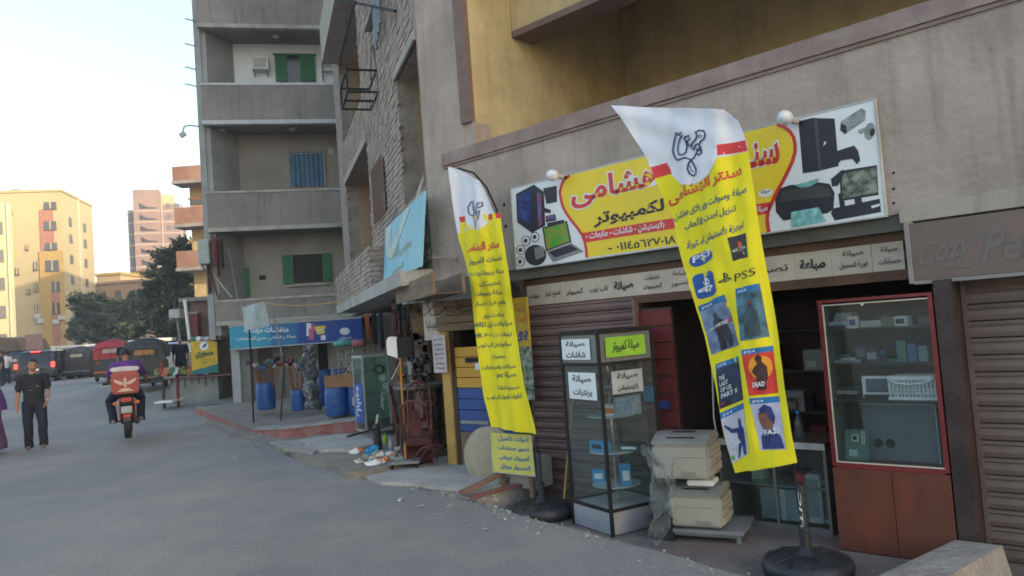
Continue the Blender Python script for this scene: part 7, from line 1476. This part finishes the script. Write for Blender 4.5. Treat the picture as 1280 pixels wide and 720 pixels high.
def tuk(lab, Y, u, zg, rz, cm, bm_, low, patch_):
    fr = depth(Y); t = Thing('auto_rickshaw', lab, 'auto rickshaw', fr, (fr.x(u,460),0,zg), rz); h = .64
    prof = [(0,1.05),(-.02,1.35),(.06,1.58),(.25,1.68),(.9,1.74),(1.7,1.70),(2.0,1.62)]
    # fabric hood as a rounded shell
    mb = MB(); vs = []; ns = 12
    for y, zt_ in prof:
        for i in range(ns+1):
            a = pi*i/ns; x = -cos(a)*h*1.02; zc__ = 1.05 + (zt_-1.05)*max(0, sin(a))**.45; vs.append((x, y, zc__))
    mb.add(vs, [(j*(ns+1)+i, j*(ns+1)+i+1, (j+1)*(ns+1)+i+1, (j+1)*(ns+1)+i) for j in range(len(prof)-1) for i in range(ns)])
    hd = t.part('hood', mb, cm, smooth=True); t.part('hood_back', MB().add([(-h*1.0,-.01,.92),(h*1.0,-.01,.92)]+[(-cos(pi*i/ns)*h*1.02, 0-.02*sin(pi*i/ns), 1.05+.30*max(0,sin(pi*i/ns))**.45) for i in range(ns,-1,-1)], [tuple(range(ns+3))]), cm)
    sm_ = MB()
    for y, zt_ in prof[1::2]: sm_.tube([(-cos(pi*i/ns)*h*1.03, y, 1.05+(zt_-1.04)*max(0,sin(pi*i/ns))**.45) for i in range(ns+1)], .014, 5)
    for x in (-.36,.0,.36): sm_.tube([(x*1.1,-.03,.95),(x,-.05,1.34)], .008, 4)
    t.part('hood_seam', sm_, black, hd)
    t.part('rear_patch', MB().add([(-.28,-.035,1.15),(.28,-.035,1.15),(.32,-.04,1.22),(.26,-.045,1.32),(-.26,-.045,1.32),(-.32,-.04,1.22)], [(0,1,2,3,4,5)]), patch_)
    t.part('tub', MB().bbox(-h,h,0,1.35,.32,1.0,.06), bm_); t.part('front_cowl', MB().add([(-.42,2.1,.30),(.42,2.1,.30),(.42,2.1,.75),(-.42,2.1,.75),(-.18,2.6,.35),(.18,2.6,.35),(.20,2.5,.95),(-.20,2.5,.95)], [(0,1,5,4),(1,2,6,5),(2,3,7,6),(3,0,4,7),(4,5,6,7)]), bm_); t.part('windscreen', MB().add([(-.5,2.05,.95),(.5,2.05,.95),(.46,1.95,1.6),(-.46,1.95,1.6)], [(0,1,2,3)]), winm)
    t.part('floor', MB().box(-h*.9,h*.9,1.36,2.1,.28,.34), bm_); t.part('bumper', MB().tube([(-h,-.06,.38),(h,-.06,.38)], .03, 6), low); t.part('mud_flap', MB().box(-h*.95,h*.95,-.02,.0,.18,.33), blackp)
    for s_ in (-1,1): wheel(t, s_*(h-.06), .45, .21, .11); t.part('tail_light', MB().bbox(s_*.5-.05,s_*.5+.05,-.03,.0,.72,.84,.01), mat('tail_light_off', (.3,.02,.02))); t.part('side_bar', MB().bar((s_*h*.98,1.35,1.0),(s_*h*.98,1.35,1.55),.035).bar((s_*.48,2.05,.9),(s_*h*.9,2.0,1.6),.035), black)
    wheel(t, 0, 2.35, .21, .11); return t
hred = mat('hood_red', (.42,.035,.045), .6, (.34,.03,.04), 3); hblk = mat('hood_black', (.022,.022,.025), .6, (.05,.05,.052), 3, dirt=(.11,.10,.09), dscale=4, damt=.5)
tuk('auto rickshaw with a red fabric hood and orange bumper bars, left of the black one', 31, 139, .66, 22, hred, mat('tub_dark', (.03,.03,.035), .5), orange, mat('patch_cream', (.5,.42,.38), .7))
tuk('auto rickshaw with a rounded black hood and tan rear patch, beside the delivery rider', 25.5, 181, .48, 20, hblk, mat('tub_black', (.018,.02,.026), .4), gry, mat('patch_tan', (.45,.24,.07), .7))
tuk('dark auto rickshaw just right of the dark car, seen from behind', 41, 96, .62, 12, hblk, mat('tub_dark', (.03,.03,.035)), gry, mat('patch_cream', (.5,.42,.38)))
tuk('dark auto rickshaw with orange bars between the dark car and the red one', 43, 110, .62, 15, hblk, mat('tub_dark', (.03,.03,.035)), orange, mat('patch_tan', (.45,.24,.07)))
tuk('dark blue auto rickshaw at the far left edge beside the kiosk', 44, 14, .62, 20, mat('hood_blue', (.03,.04,.07), .6), mat('tub_dark', (.03,.03,.035)), gry, mat('patch_cream', (.5,.42,.38)))
car('parked_car', 'low dark saloon car between the dark rickshaws and the minibuses', 'car', 46, 122, .62, 60, 4.3, 1.7, 1.45, dkcar, False)
# ------------------------------------------------------------------ people
def skinmesh(pts, edges, root='pelvis', sub=1):
    names = list(pts); me = bpy.data.meshes.new('p'); me.from_pydata([pts[n][0] for n in names], [(names.index(a), names.index(b)) for a, b in edges], []); o = bpy.data.objects.new('p', me); COL.objects.link(o)
    md = o.modifiers.new('s', 'SKIN'); md.use_smooth_shade = True; sd_ = o.modifiers.new('u', 'SUBSURF'); sd_.levels = sub
    for i, n in enumerate(names):
        r_ = pts[n][1]; me.skin_vertices[0].data[i].radius = (r_, r_) if not hasattr(r_, '__len__') else r_; me.skin_vertices[0].data[i].use_root = (n == root)
    bpy.context.view_layer.update(); ev = o.evaluated_get(bpy.context.evaluated_depsgraph_get()); r = bpy.data.meshes.new_from_object(ev); bpy.data.objects.remove(o); return r
def segd(p, a, b):
    ab = b-a; t = max(0, min(1, (p-a).dot(ab)/max(1e-9, ab.length_squared))); return (p-(a+ab*t)).length
def person(lab, loc, rz, J, mats_, cls, face=True, cap=None, hair_long=False, grp=None, extra=None, loose=True):
    """J: joint -> (pos, radius); mats_: materials; cls: bone -> material index"""
    t = Thing('person', lab, 'person', None, loc, rz, grp)
    E_ = [('pelvis','spine'),('spine','chest'),('chest','neck'),('neck','skull')]
    for s_ in 'lr': E_ += [('chest',s_+'sh'),(s_+'sh',s_+'el'),(s_+'el',s_+'wr'),(s_+'wr',s_+'palm'),('pelvis',s_+'hip'),(s_+'hip',s_+'kn'),(s_+'kn',s_+'an'),(s_+'an',s_+'toe')]
    J = dict(J)
    for s_ in 'lr':
        w_, p_, e_ = Vector(J[s_+'wr'][0]), Vector(J[s_+'palm'][0]), Vector(J[s_+'el'][0]); d = (p_-w_).normalized(); sx = -1 if s_ == 'l' else 1
        sd_ = d.cross(Vector((sx,0,0))); sd_ = sd_.normalized() if sd_.length > .1 else Vector((0,1,0)); cu = d.cross(sd_)*(.25)
        for k in range(4):
            b = p_ + d*.02 + sd_*(.026-.017*k); ln = (.036,.042,.038,.030)[k]; J[f'{s_}f{k}'] = (tuple(b+d*ln), .0085); J[f'{s_}g{k}'] = (tuple(b+d*ln*1.9+cu*.03), .0075); E_ += [(s_+'palm', f'{s_}f{k}'), (f'{s_}f{k}', f'{s_}g{k}')]
        th = w_ + d*.03 + sd_*.035; J[s_+'t'] = (tuple(th+d*.03), .010); E_.append((s_+'wr', s_+'t'))
    me = skinmesh(J, E_); bones = [(a, b, Vector(J[a][0]), Vector(J[b][0])) for a, b in E_]
    for m in mats_: me.materials.append(m)
    for p in me.polygons:
        c = p.center; best = min(bones, key=lambda q: segd(c, q[2], q[3])/ (.06 + .0)); p.material_index = cls(best[0], best[1], c)
    sk = Vector(J['skull'][0]); nk = Vector(J['neck'][0]); up_ = (sk-nk).normalized(); hc = sk + up_*.055
    bm = bmesh.new(); bm.from_mesh(me); hb = bmesh.new(); bmesh.ops.create_uvsphere(hb, u_segments=20, v_segments=14, radius=1)
    for v in hb.verts:
        x, y, z = v.co; jaw = 1 - .28*max(0, -z)**1.2; v.co = Vector((x*.078*jaw, y*.098*jaw + (.012 if z < 0 else 0), z*.122))
        if y > .6 and abs(x) < .28 and -.25 < z < .12: v.co.y += .022*(1-abs(x)/.28)
        if y > .5 and .05 < z < .3 and .2 < abs(x) < .55: v.co.y -= .008
    q = Vector((0,0,1)).rotation_difference(up_).to_matrix().to_4x4() if face else Matrix.Identity(4)
    hb.transform(Matrix.Translation(hc) @ q); tm = bpy.data.meshes.new('h'); hb.to_mesh(tm); hb.free()
    n0 = len(bm.faces); bm.from_mesh(tm); bm.faces.ensure_lookup_table()
    for f in list(bm.faces)[n0:]: f.material_index = 0; f.smooth = True
    for s_ in (-1, 1):                                    # ears
        b2 = bmesh.new(); bmesh.ops.create_uvsphere(b2, u_segments=8, v_segments=6, radius=1); b2.transform(Matrix.Translation(hc) @ q @ Matrix.Translation((s_*.080,-.005,-.005)) @ Matrix.Diagonal((.010,.018,.030,1))); t2 = bpy.data.meshes.new('e'); b2.to_mesh(t2); b2.free(); bm.from_mesh(t2)
    bm.to_mesh(me); bm.free(); me.polygons.foreach_set('use_smooth', [True]*len(me.polygons))
    o = bpy.data.objects.new('body', me); COL.objects.link(o); o.parent = t.o
    M = Matrix.Translation(hc) @ q
    mb = MB().rot(M)
    for s_ in (-1,1): mb.sphere((s_*.030,.088,.018), .010, 8, (1.3,.5,.8))
    t.part('eyes', mb, mat('eye_dark', (.03,.02,.02), .3)); t.part('mouth', MB().rot(M).box(-.022,.022,.093,.100,-.060,-.053), mat('lip', (.25,.09,.08), .5)); t.part('eyebrows', MB().rot(M).bar((-.045,.092,.042),(-.018,.097,.045),.008).bar((.018,.097,.045),(.045,.092,.042),.008), hairm)
    hm = MB(); vs = []; 
    hbm = bmesh.new(); bmesh.ops.create_uvsphere(hbm, u_segments=22, v_segments=14, radius=1); de = []
    for v in hbm.verts:
        x, y, z = v.co
        if (y > .25 and z < .48) or z < (-.75 if hair_long else -.35) : de.append(v)
        nn = noise.noise(Vector((x*4,y*4,z*4)))*.05; v.co = Vector((x*.089*(1+nn), y*.108*(1+nn)-.006, z*.134*(1+nn)+.004))
    bmesh.ops.delete(hbm, geom=de, context='VERTS'); hbm.transform(M); mb = MB(); mb.bm(hbm); t.part('hair', mb, cap or hairm, smooth=True)
    # loose clothing over the body: shirt with short sleeves, trousers
    g = lambda k: Vector(J[k][0]); rc_ = random.Random(int(abs(loc[0]*97))+3)
    if loose:
        ax = (g('chest')-g('pelvis')); mb = MB(); n = 20; vs = []; L_ = [(-.16,.178,.145),(-.02,.175,.140),(.35,.170,.128),(.7,.185,.128),(.98,.200,.120),(1.14,.175,.100),(1.28,.085,.075)]
        for q, rx, ry in L_:
            c = g('pelvis') + ax*q*1.0
            for k in range(n):
                a = 2*pi*k/n; f = 1 + .05*sin(3*a+q*9+rc_.random()*.3) + .03*noise.noise(Vector((cos(a)*3, sin(a)*3, q*5))); vs.append(c + Vector((rx*f*cos(a), ry*f*sin(a), .012*sin(2*a) if q < 0 else 0)))
        mb.add(vs, [(j*n+k, j*n+(k+1)%n, (j+1)*n+(k+1)%n, (j+1)*n+k) for j in range(len(L_)-1) for k in range(n)])
        for s_ in 'lr': mb.tube([g(s_+'sh').lerp(g('chest'), .25)+Vector((0,0,.02)), g(s_+'sh'), g(s_+'sh').lerp(g(s_+'el'), .45), g(s_+'sh').lerp(g(s_+'el'), .82)], [.070,.082,.072,.074], 12, False)
        t.part('shirt', mb, mats_[1], smooth=True)
        mb = MB()
        for s_ in 'lr':
            h_, k_, a_ = g(s_+'hip'), g(s_+'kn'), g(s_+'an'); pts = [h_+Vector((0,0,.06)), h_.lerp(k_,.35), h_.lerp(k_,.8), k_, k_.lerp(a_,.35), k_.lerp(a_,.75), a_+Vector((0,0,-.03))]
            pts = [p + Vector((rc_.gauss(0,.004), rc_.gauss(0,.006), 0)) for p in pts]; mb.tube(pts, [.105,.104,.086,.083,.080,.074,.078], 14, False)
        t.part('trousers', mb, mats_[2], smooth=True)
    if extra: extra(t)
    return t
def std(sc=1., l=None):
    J = {'pelvis':((0,0,.93),.125),'spine':((0,-.01,1.10),.115),'chest':((0,-.01,1.32),.135),'neck':((0,.0,1.47),.052),'skull':((0,.012,1.56),.055)}
    for s_, x in (('l',-1),('r',1)):
        J.update({s_+'sh':((x*.185,-.01,1.40),.068),s_+'el':((x*.235,-.03,1.13),.046),s_+'wr':((x*.245,.03,.90),.028),s_+'palm':((x*.245,.045,.83),(.032,.018)),s_+'hip':((x*.095,0,.88),.095),s_+'kn':((x*.10,.02,.50),.062),s_+'an':((x*.10,-.02,.09),.040),s_+'toe':((x*.115,.13,.035),.036)})
    if l: J.update(l)
    return {k: (tuple(c*sc for c in v[0]), (v[1]*sc if not hasattr(v[1],'__len__') else tuple(a*sc for a in v[1]))) for k, v in J.items()}
def cls_std(sleeve=.55, short=True):
    def f(a, b, c):
        if a == 'neck' or b == 'skull' or (a == 'chest' and b == 'neck' and False): return 0
        if b[1:] in ('wr','palm','t') or a[1:] in ('palm',) or a[1:2] == 'f': return 0
        if b[1:] == 'el': return 1
        if b[1:] == 'toe': return 3
        if b[1:] in ('kn','an'): return 2
        if b[1:] == 'hip': return 2
        if a == 'pelvis' and c.z < .98: return 2
        return 1
    return f
shirt = mat('black_printed_shirt', (.008,.008,.013), .85, (.014,.015,.022), 9); jeans = mat('dark_jeans', (.009,.013,.035), .85, (.006,.009,.022), 8); shoe = mat('sandal_brown', (.16,.10,.08), .7)
pm = gnd(45, 563, 0)
J = std(.985, {'chest':((0,.005,1.32),.135),'lhip':((-.10,0,.88),.095),'lkn':((-.13,.16,.50),.062),'lan':((-.125,.05,.13),.040),'ltoe':((-.135,.17,.045),.036),'rkn':((.105,.03,.49),.062),'ran':((.11,-.14,.10),.040),'rtoe':((.13,.0,.03),.036),
     'lel':((-.235,-.02,1.14),.046),'lwr':((-.22,.08,.93),.028),'lpalm':((-.19,.12,.87),(.032,.018)),'rel':((.25,-.05,1.13),.046),'rwr':((.275,-.03,.89),.028),'rpalm':((.275,-.02,.82),(.032,.018))})
def man_x(t):
    m_ = MB(); m_.box(-.09,-.04,.140,.143,1.20,1.212).box(.03,.08,.142,.145,1.13,1.14); t.part('shirt_print', m_, gry)
    t.part('bracelet', MB().lathe([(.03,-.012),(.034,0),(.03,.012)], 10, (-.215,.085,.93)), lgrey)
person('young man in black printed T-shirt and dark jeans walking toward the camera', pm, 212, J, [skin, shirt, jeans, shoe], cls_std(), extra=man_x)
# woman leaving at the left edge
pw = gnd(-17, 570, 0)
J = std(.95, {'lkn':((-.10,.20,.50),.06),'lan':((-.10,.16,.10),.04),'ltoe':((-.11,.30,.035),.036),'rkn':((.10,.02,.50),.06),'ran':((.10,-.18,.14),.04),'rtoe':((.10,-.06,.05),.036)})
def robe(t):
    mb = MB(); prof = [(.16,1.28),(.19,1.1),(.22,.9),(.30,.55),(.36,.22),(.37,.10)]; vs = []; n = 26
    for r_, z in prof:
        for k in range(n): a = 2*pi*k/n; q = 1+.07*sin(6*a+z*3); vs.append((r_*q*cos(a), r_*q*.9*sin(a)+.02, z))
    mb.add(vs, [(j*n+k, j*n+(k+1)%n, (j+1)*n+(k+1)%n, (j+1)*n+k) for j in range(len(prof)-1) for k in range(n)]); t.part('robe', mb, lav, smooth=True)
    mb = MB(); vs = []; prof = [(.105,1.73),(.135,1.62),(.14,1.5),(.22,1.40),(.33,1.22),(.40,1.0),(.42,.86)]
    for r_, z in prof:
        for k in range(n):
            a = 2*pi*k/n; open_ = 1 if z < 1.5 or sin(a) < .3 else .72; vs.append((r_*cos(a)*.95, r_*sin(a)*.8*open_-.01, z*.95))
    mb.add(vs, [(j*n+k, j*n+(k+1)%n, (j+1)*n+(k+1)%n, (j+1)*n+k) for j in range(len(prof)-1) for k in range(n)]); t.part('shawl', mb, purple, smooth=True); t.part('bag', MB().bbox(.30,.36,-.12,.16,.62,.86,.02), blackp)
person('person in dusky purple shawl and long robe, cut by the left edge', pw, 100, J, [skin, lav, mat('dark_robe', (.03,.02,.04), .9), black], cls_std(), cap=purple, extra=robe, loose=False)
# motorcycle and rider
pmz = .10; Ym = 13.9; fm_ = depth(Ym); mx = fm_.x(160,548); bz_ = fm_.z(160,550); mp = Vector((mx, Ym, bz_-.0)); mz = 26
MB_ = Thing('motorcycle', 'small black delivery motorcycle with a red insulated box seen from behind', 'motorcycle', None, (mx, Ym, max(.0,bz_)), mz)
def mwheel(t, y, r, wd):
    w_ = t.part('wheel', MB().lathe([(r*.78,-wd/2),(r*.95,-wd/2),(r,0),(r*.95,wd/2),(r*.78,wd/2)], 24, (0,y,r), 'x'), tyre); mb = MB()
    for k in range(6): a = 2*pi*k/6; mb.bar((0,y,r),(0,y+r*.8*cos(a),r+r*.8*sin(a)),.02)
    mb.lathe([(.0,-.05),(.05,-.05),(.05,.05),(0,.05)], 12, (0,y,r), 'x'); o = bpy.data.objects.new('rim', mb.mesh('rim', rimm)); COL.objects.link(o); o.parent = w_
t = MB_
mwheel(t, .30, .30, .12); mwheel(t, 1.56, .30, .10)
t.part('swingarm', MB().bar((-.09,.30,.30),(-.08,.85,.38),.035,.05).bar((.09,.30,.30),(.08,.85,.38),.035,.05), black); t.part('shock', MB().tube([(-.11,.34,.34),(-.11,.50,.70)], .028, 8), redm); t.part('shock', MB().tube([(.11,.34,.34),(.11,.50,.70)], .028, 8), redm)
t.part('rear_mudguard', MB().add([(-.07,.02,.50),(.07,.02,.50),(.08,.10,.66),(-.08,.10,.66),(-.09,.35,.72),(.09,.35,.72)], [(0,1,2,3),(3,2,5,4)]).box(-.06,.06,-.04,-.02,.34,.56), blackp); t.part('number_plate', MB().box(-.09,.09,-.05,-.042,.50,.62), mat('plate_grey', (.35,.36,.38), .5)); t.part('tail_light', MB().bbox(-.09,.09,-.02,.06,.70,.78,.015), mat('moto_tail', (.5,.02,.02), .3)); t.part('rear_reflector', MB().box(-.06,.06,-.045,-.04,.42,.47), mat('moto_tail', (.5,.02,.02)))
for s_ in (-1,1): t.part('indicator', MB().sphere((s_*.19,0,.68), .035, 8).bar((0,.03,.69),(s_*.17,.0,.68),.015), orange)
t.part('tail_fairing', MB().prism_x([(.0,.66),(.0,.78),(.50,.80),(.62,.66),(.3,.60)], -.11, .11), black); t.part('seat', MB().bbox(-.13,.13,.10,.86,.77,.84,.03), black); t.part('fuel_tank', MB().sphere((0,1.08,.83), .2, 14, (.75,1.25,.65)), black, smooth=True)
t.part('engine', MB().bbox(-.13,.13,.85,1.18,.28,.58,.03), gry); t.part('frame', MB().bar((0,.55,.72),(0,1.30,.85),.04).bar((0,1.30,.85),(0,1.18,.35),.04).bar((0,.6,.7),(0,.86,.35),.04), black); t.part('exhaust', MB().tube([(.12,1.1,.32),(.14,.8,.26),(.16,.35,.30),(.17,-.02,.36)], [.022,.03,.05,.048], 10), black)
t.part('front_fork', MB().tube([(-.08,1.56,.30),(-.08,1.30,.92)], .022, 8).tube([(.08,1.56,.30),(.08,1.30,.92)], .022, 8), chrome); t.part('front_mudguard', MB().prism_x([(1.30,.52),(1.45,.64),(1.62,.64),(1.78,.55),(1.62,.61),(1.45,.61)], -.07, .07), redm)
t.part('handlebar', MB().tube([(-.36,1.14,1.02),(-.20,1.26,1.02),(0,1.30,.97),(.20,1.26,1.02),(.36,1.14,1.02)], .013, 8), black); t.part('headlamp', MB().sphere((0,1.42,.88), .10, 12), blackp, smooth=True)
for s_ in (-1,1): t.part('grip', MB().tube([(s_*.42,1.10,1.02),(s_*.30,1.18,1.02)], .02, 8), rubber); t.part('mirror', MB().tube([(s_*.28,1.2,1.02),(s_*.34,1.22,1.14)], .008, 5).sphere((s_*.36,1.22,1.18), .055, 10, (1.2,.3,.8)), blackp); t.part('footrest', MB().bar((s_*.10,.72,.30),(s_*.30,.72,.30),.03), rubber)
db = t.part('delivery_box', MB().bbox(-.23,.23,-.22,.20,.86,1.26,.03), mat('box_red', (.28,.02,.035), .3, (.22,.016,.026), 4), label='red insulated box with a white lid')
sub('lid', MB().bbox(-.235,.235,-.225,.205,1.262,1.34,.02), mat('lid_lilac_white', (.52,.50,.56), .5), db)
wg = MB(); fW = lambda a, b: Vector((a, -.2235, b))
for s_ in (-1,1): wg.add([fW(s_*.02,1.06), fW(s_*.19,1.14), fW(s_*.17,1.08), fW(s_*.08,1.02), fW(s_*.03,1.02)], [(0,1,2,3,4)])
wg.add([fW(-.02,.98), fW(.02,.98), fW(.025,1.12), fW(0,1.16), fW(-.025,1.12)], [(0,1,2,3,4)]); wg.add([fW(-.14,.90), fW(.14,.90), fW(.05,.96), fW(-.05,.96)], [(0,1,2,3)])
sub('wing_emblem', wg, mat('emblem_cream', (.60,.42,.33), .6), db); t.part('rack', MB().box(-.2,.2,-.18,.2,.845,.858).bar((-.15,.1,.80),(-.15,.1,.86),.02).bar((.15,.1,.80),(.15,.1,.86),.02), black)
J = {'pelvis':((0,.42,.93),.13),'spine':((0,.46,1.10),.12),'chest':((0,.54,1.30),.14),'neck':((0,.60,1.44),.05),'skull':((0,.62,1.50),.055)}
for s_, x in (('l',-1),('r',1)):
    J.update({s_+'sh':((x*.19,.56,1.37),.07),s_+'el':((x*.30,.80,1.16),.046),s_+'wr':((x*.34,1.06,1.06),.028),s_+'palm':((x*.345,1.11,1.045),(.03,.018)),s_+'hip':((x*.12,.46,.90),.10),s_+'kn':((x*.24,.84,.72),.066),s_+'an':((x*.22,.66,.36),.042),s_+'toe':((x*.235,.80,.30),.038)})
J.update({'lkn':((-.30,.86,.70),.066),'lan':((-.25,.62,.34),.042),'ltoe':((-.26,.76,.28),.038)})
def cls_r(a, b, c):
    k = cls_std()(a, b, c+Vector((0,0,.0))); return k
rd = person('motorcycle rider seen from behind in a purple shirt with white lettering and dark trousers', t.loc, mz, J, [skin, mat('purple_shirt', (.10,.03,.22), .8, (.08,.025,.17), 6), jeans, white], cls_r, extra=lambda q: q.part('back_lettering', (lambda m: (m.box(-.11,.11,.385,.395,1.30,1.345), m.box(-.05,.08,.385,.395,1.22,1.28), m)[2])(MB()), mat('emblem_cream', (.60,.42,.33))))
# riders and people farther off
def far_person(lab, u, v, Y, rz, top, trou, J=None, grp='people at the far end of the street', cap=None):
    fr = depth(Y); p = fr.W(fr.x(u, v), 0, hgt(0, Y)); return person(lab, p, rz, J or std(1.0), [skin, top, trou, black], cls_std(), grp=grp, cap=cap)
Jd = {**J}
p = depth(29).W(depth(29).x(158,455), 0, .62)
sit = std(1.0, {'lkn':((-.14,.42,.80),.06),'rkn':((.14,.42,.80),.06),'lan':((-.14,.42,.42),.04),'ran':((.14,.42,.42),.04),'ltoe':((-.14,.55,.38),.036),'rtoe':((.14,.55,.38),.036)})
far_person('person in dark clothes standing between the red and black auto rickshaws', 157, 466, 28, 200, navy, jeans, std(1.02))
far_person('person in an orange top among the minibuses', 100, 462, 44, 180, orange, navy)
far_person('person in a white shirt among the minibuses', 111, 462, 45, 160, white, jeans)
far_person('person in grey at the far left edge near the kiosk', 8, 465, 40, 30, lgrey, navy); far_person('person in black at the far left edge near the kiosk', 2, 468, 36, 120, black, navy)
far_person('person in dark blue behind the stall goods', 226, 452, 27, 200, navy, jeans)
far_person('person in pale blue beside the dark car', 86, 462, 46, 120, mat('pale_blue_shirt', (.30,.38,.48), .8), jeans)

# ------------------------------------------------------------------ air
hz_ = MB().box(-180, 180, -70, 260, -2, 60)
ho = bpy.data.objects.new('haze', hz_.mesh('haze', [])); COL.objects.link(ho); ho['kind'] = 'stuff'
hm_ = bpy.data.materials.new('haze_air'); hm_.use_nodes = True; hn_ = hm_.node_tree; hn_.nodes.clear()
pv = hn_.nodes.new('ShaderNodeVolumePrincipled'); pv.inputs['Color'].default_value = (.93,.95,1,1); pv.inputs['Density'].default_value = .0016; pv.inputs['Anisotropy'].default_value = .3
oo = hn_.nodes.new('ShaderNodeOutputMaterial'); hn_.links.new(pv.outputs[0], oo.inputs['Volume']); ho.data.materials.append(hm_)
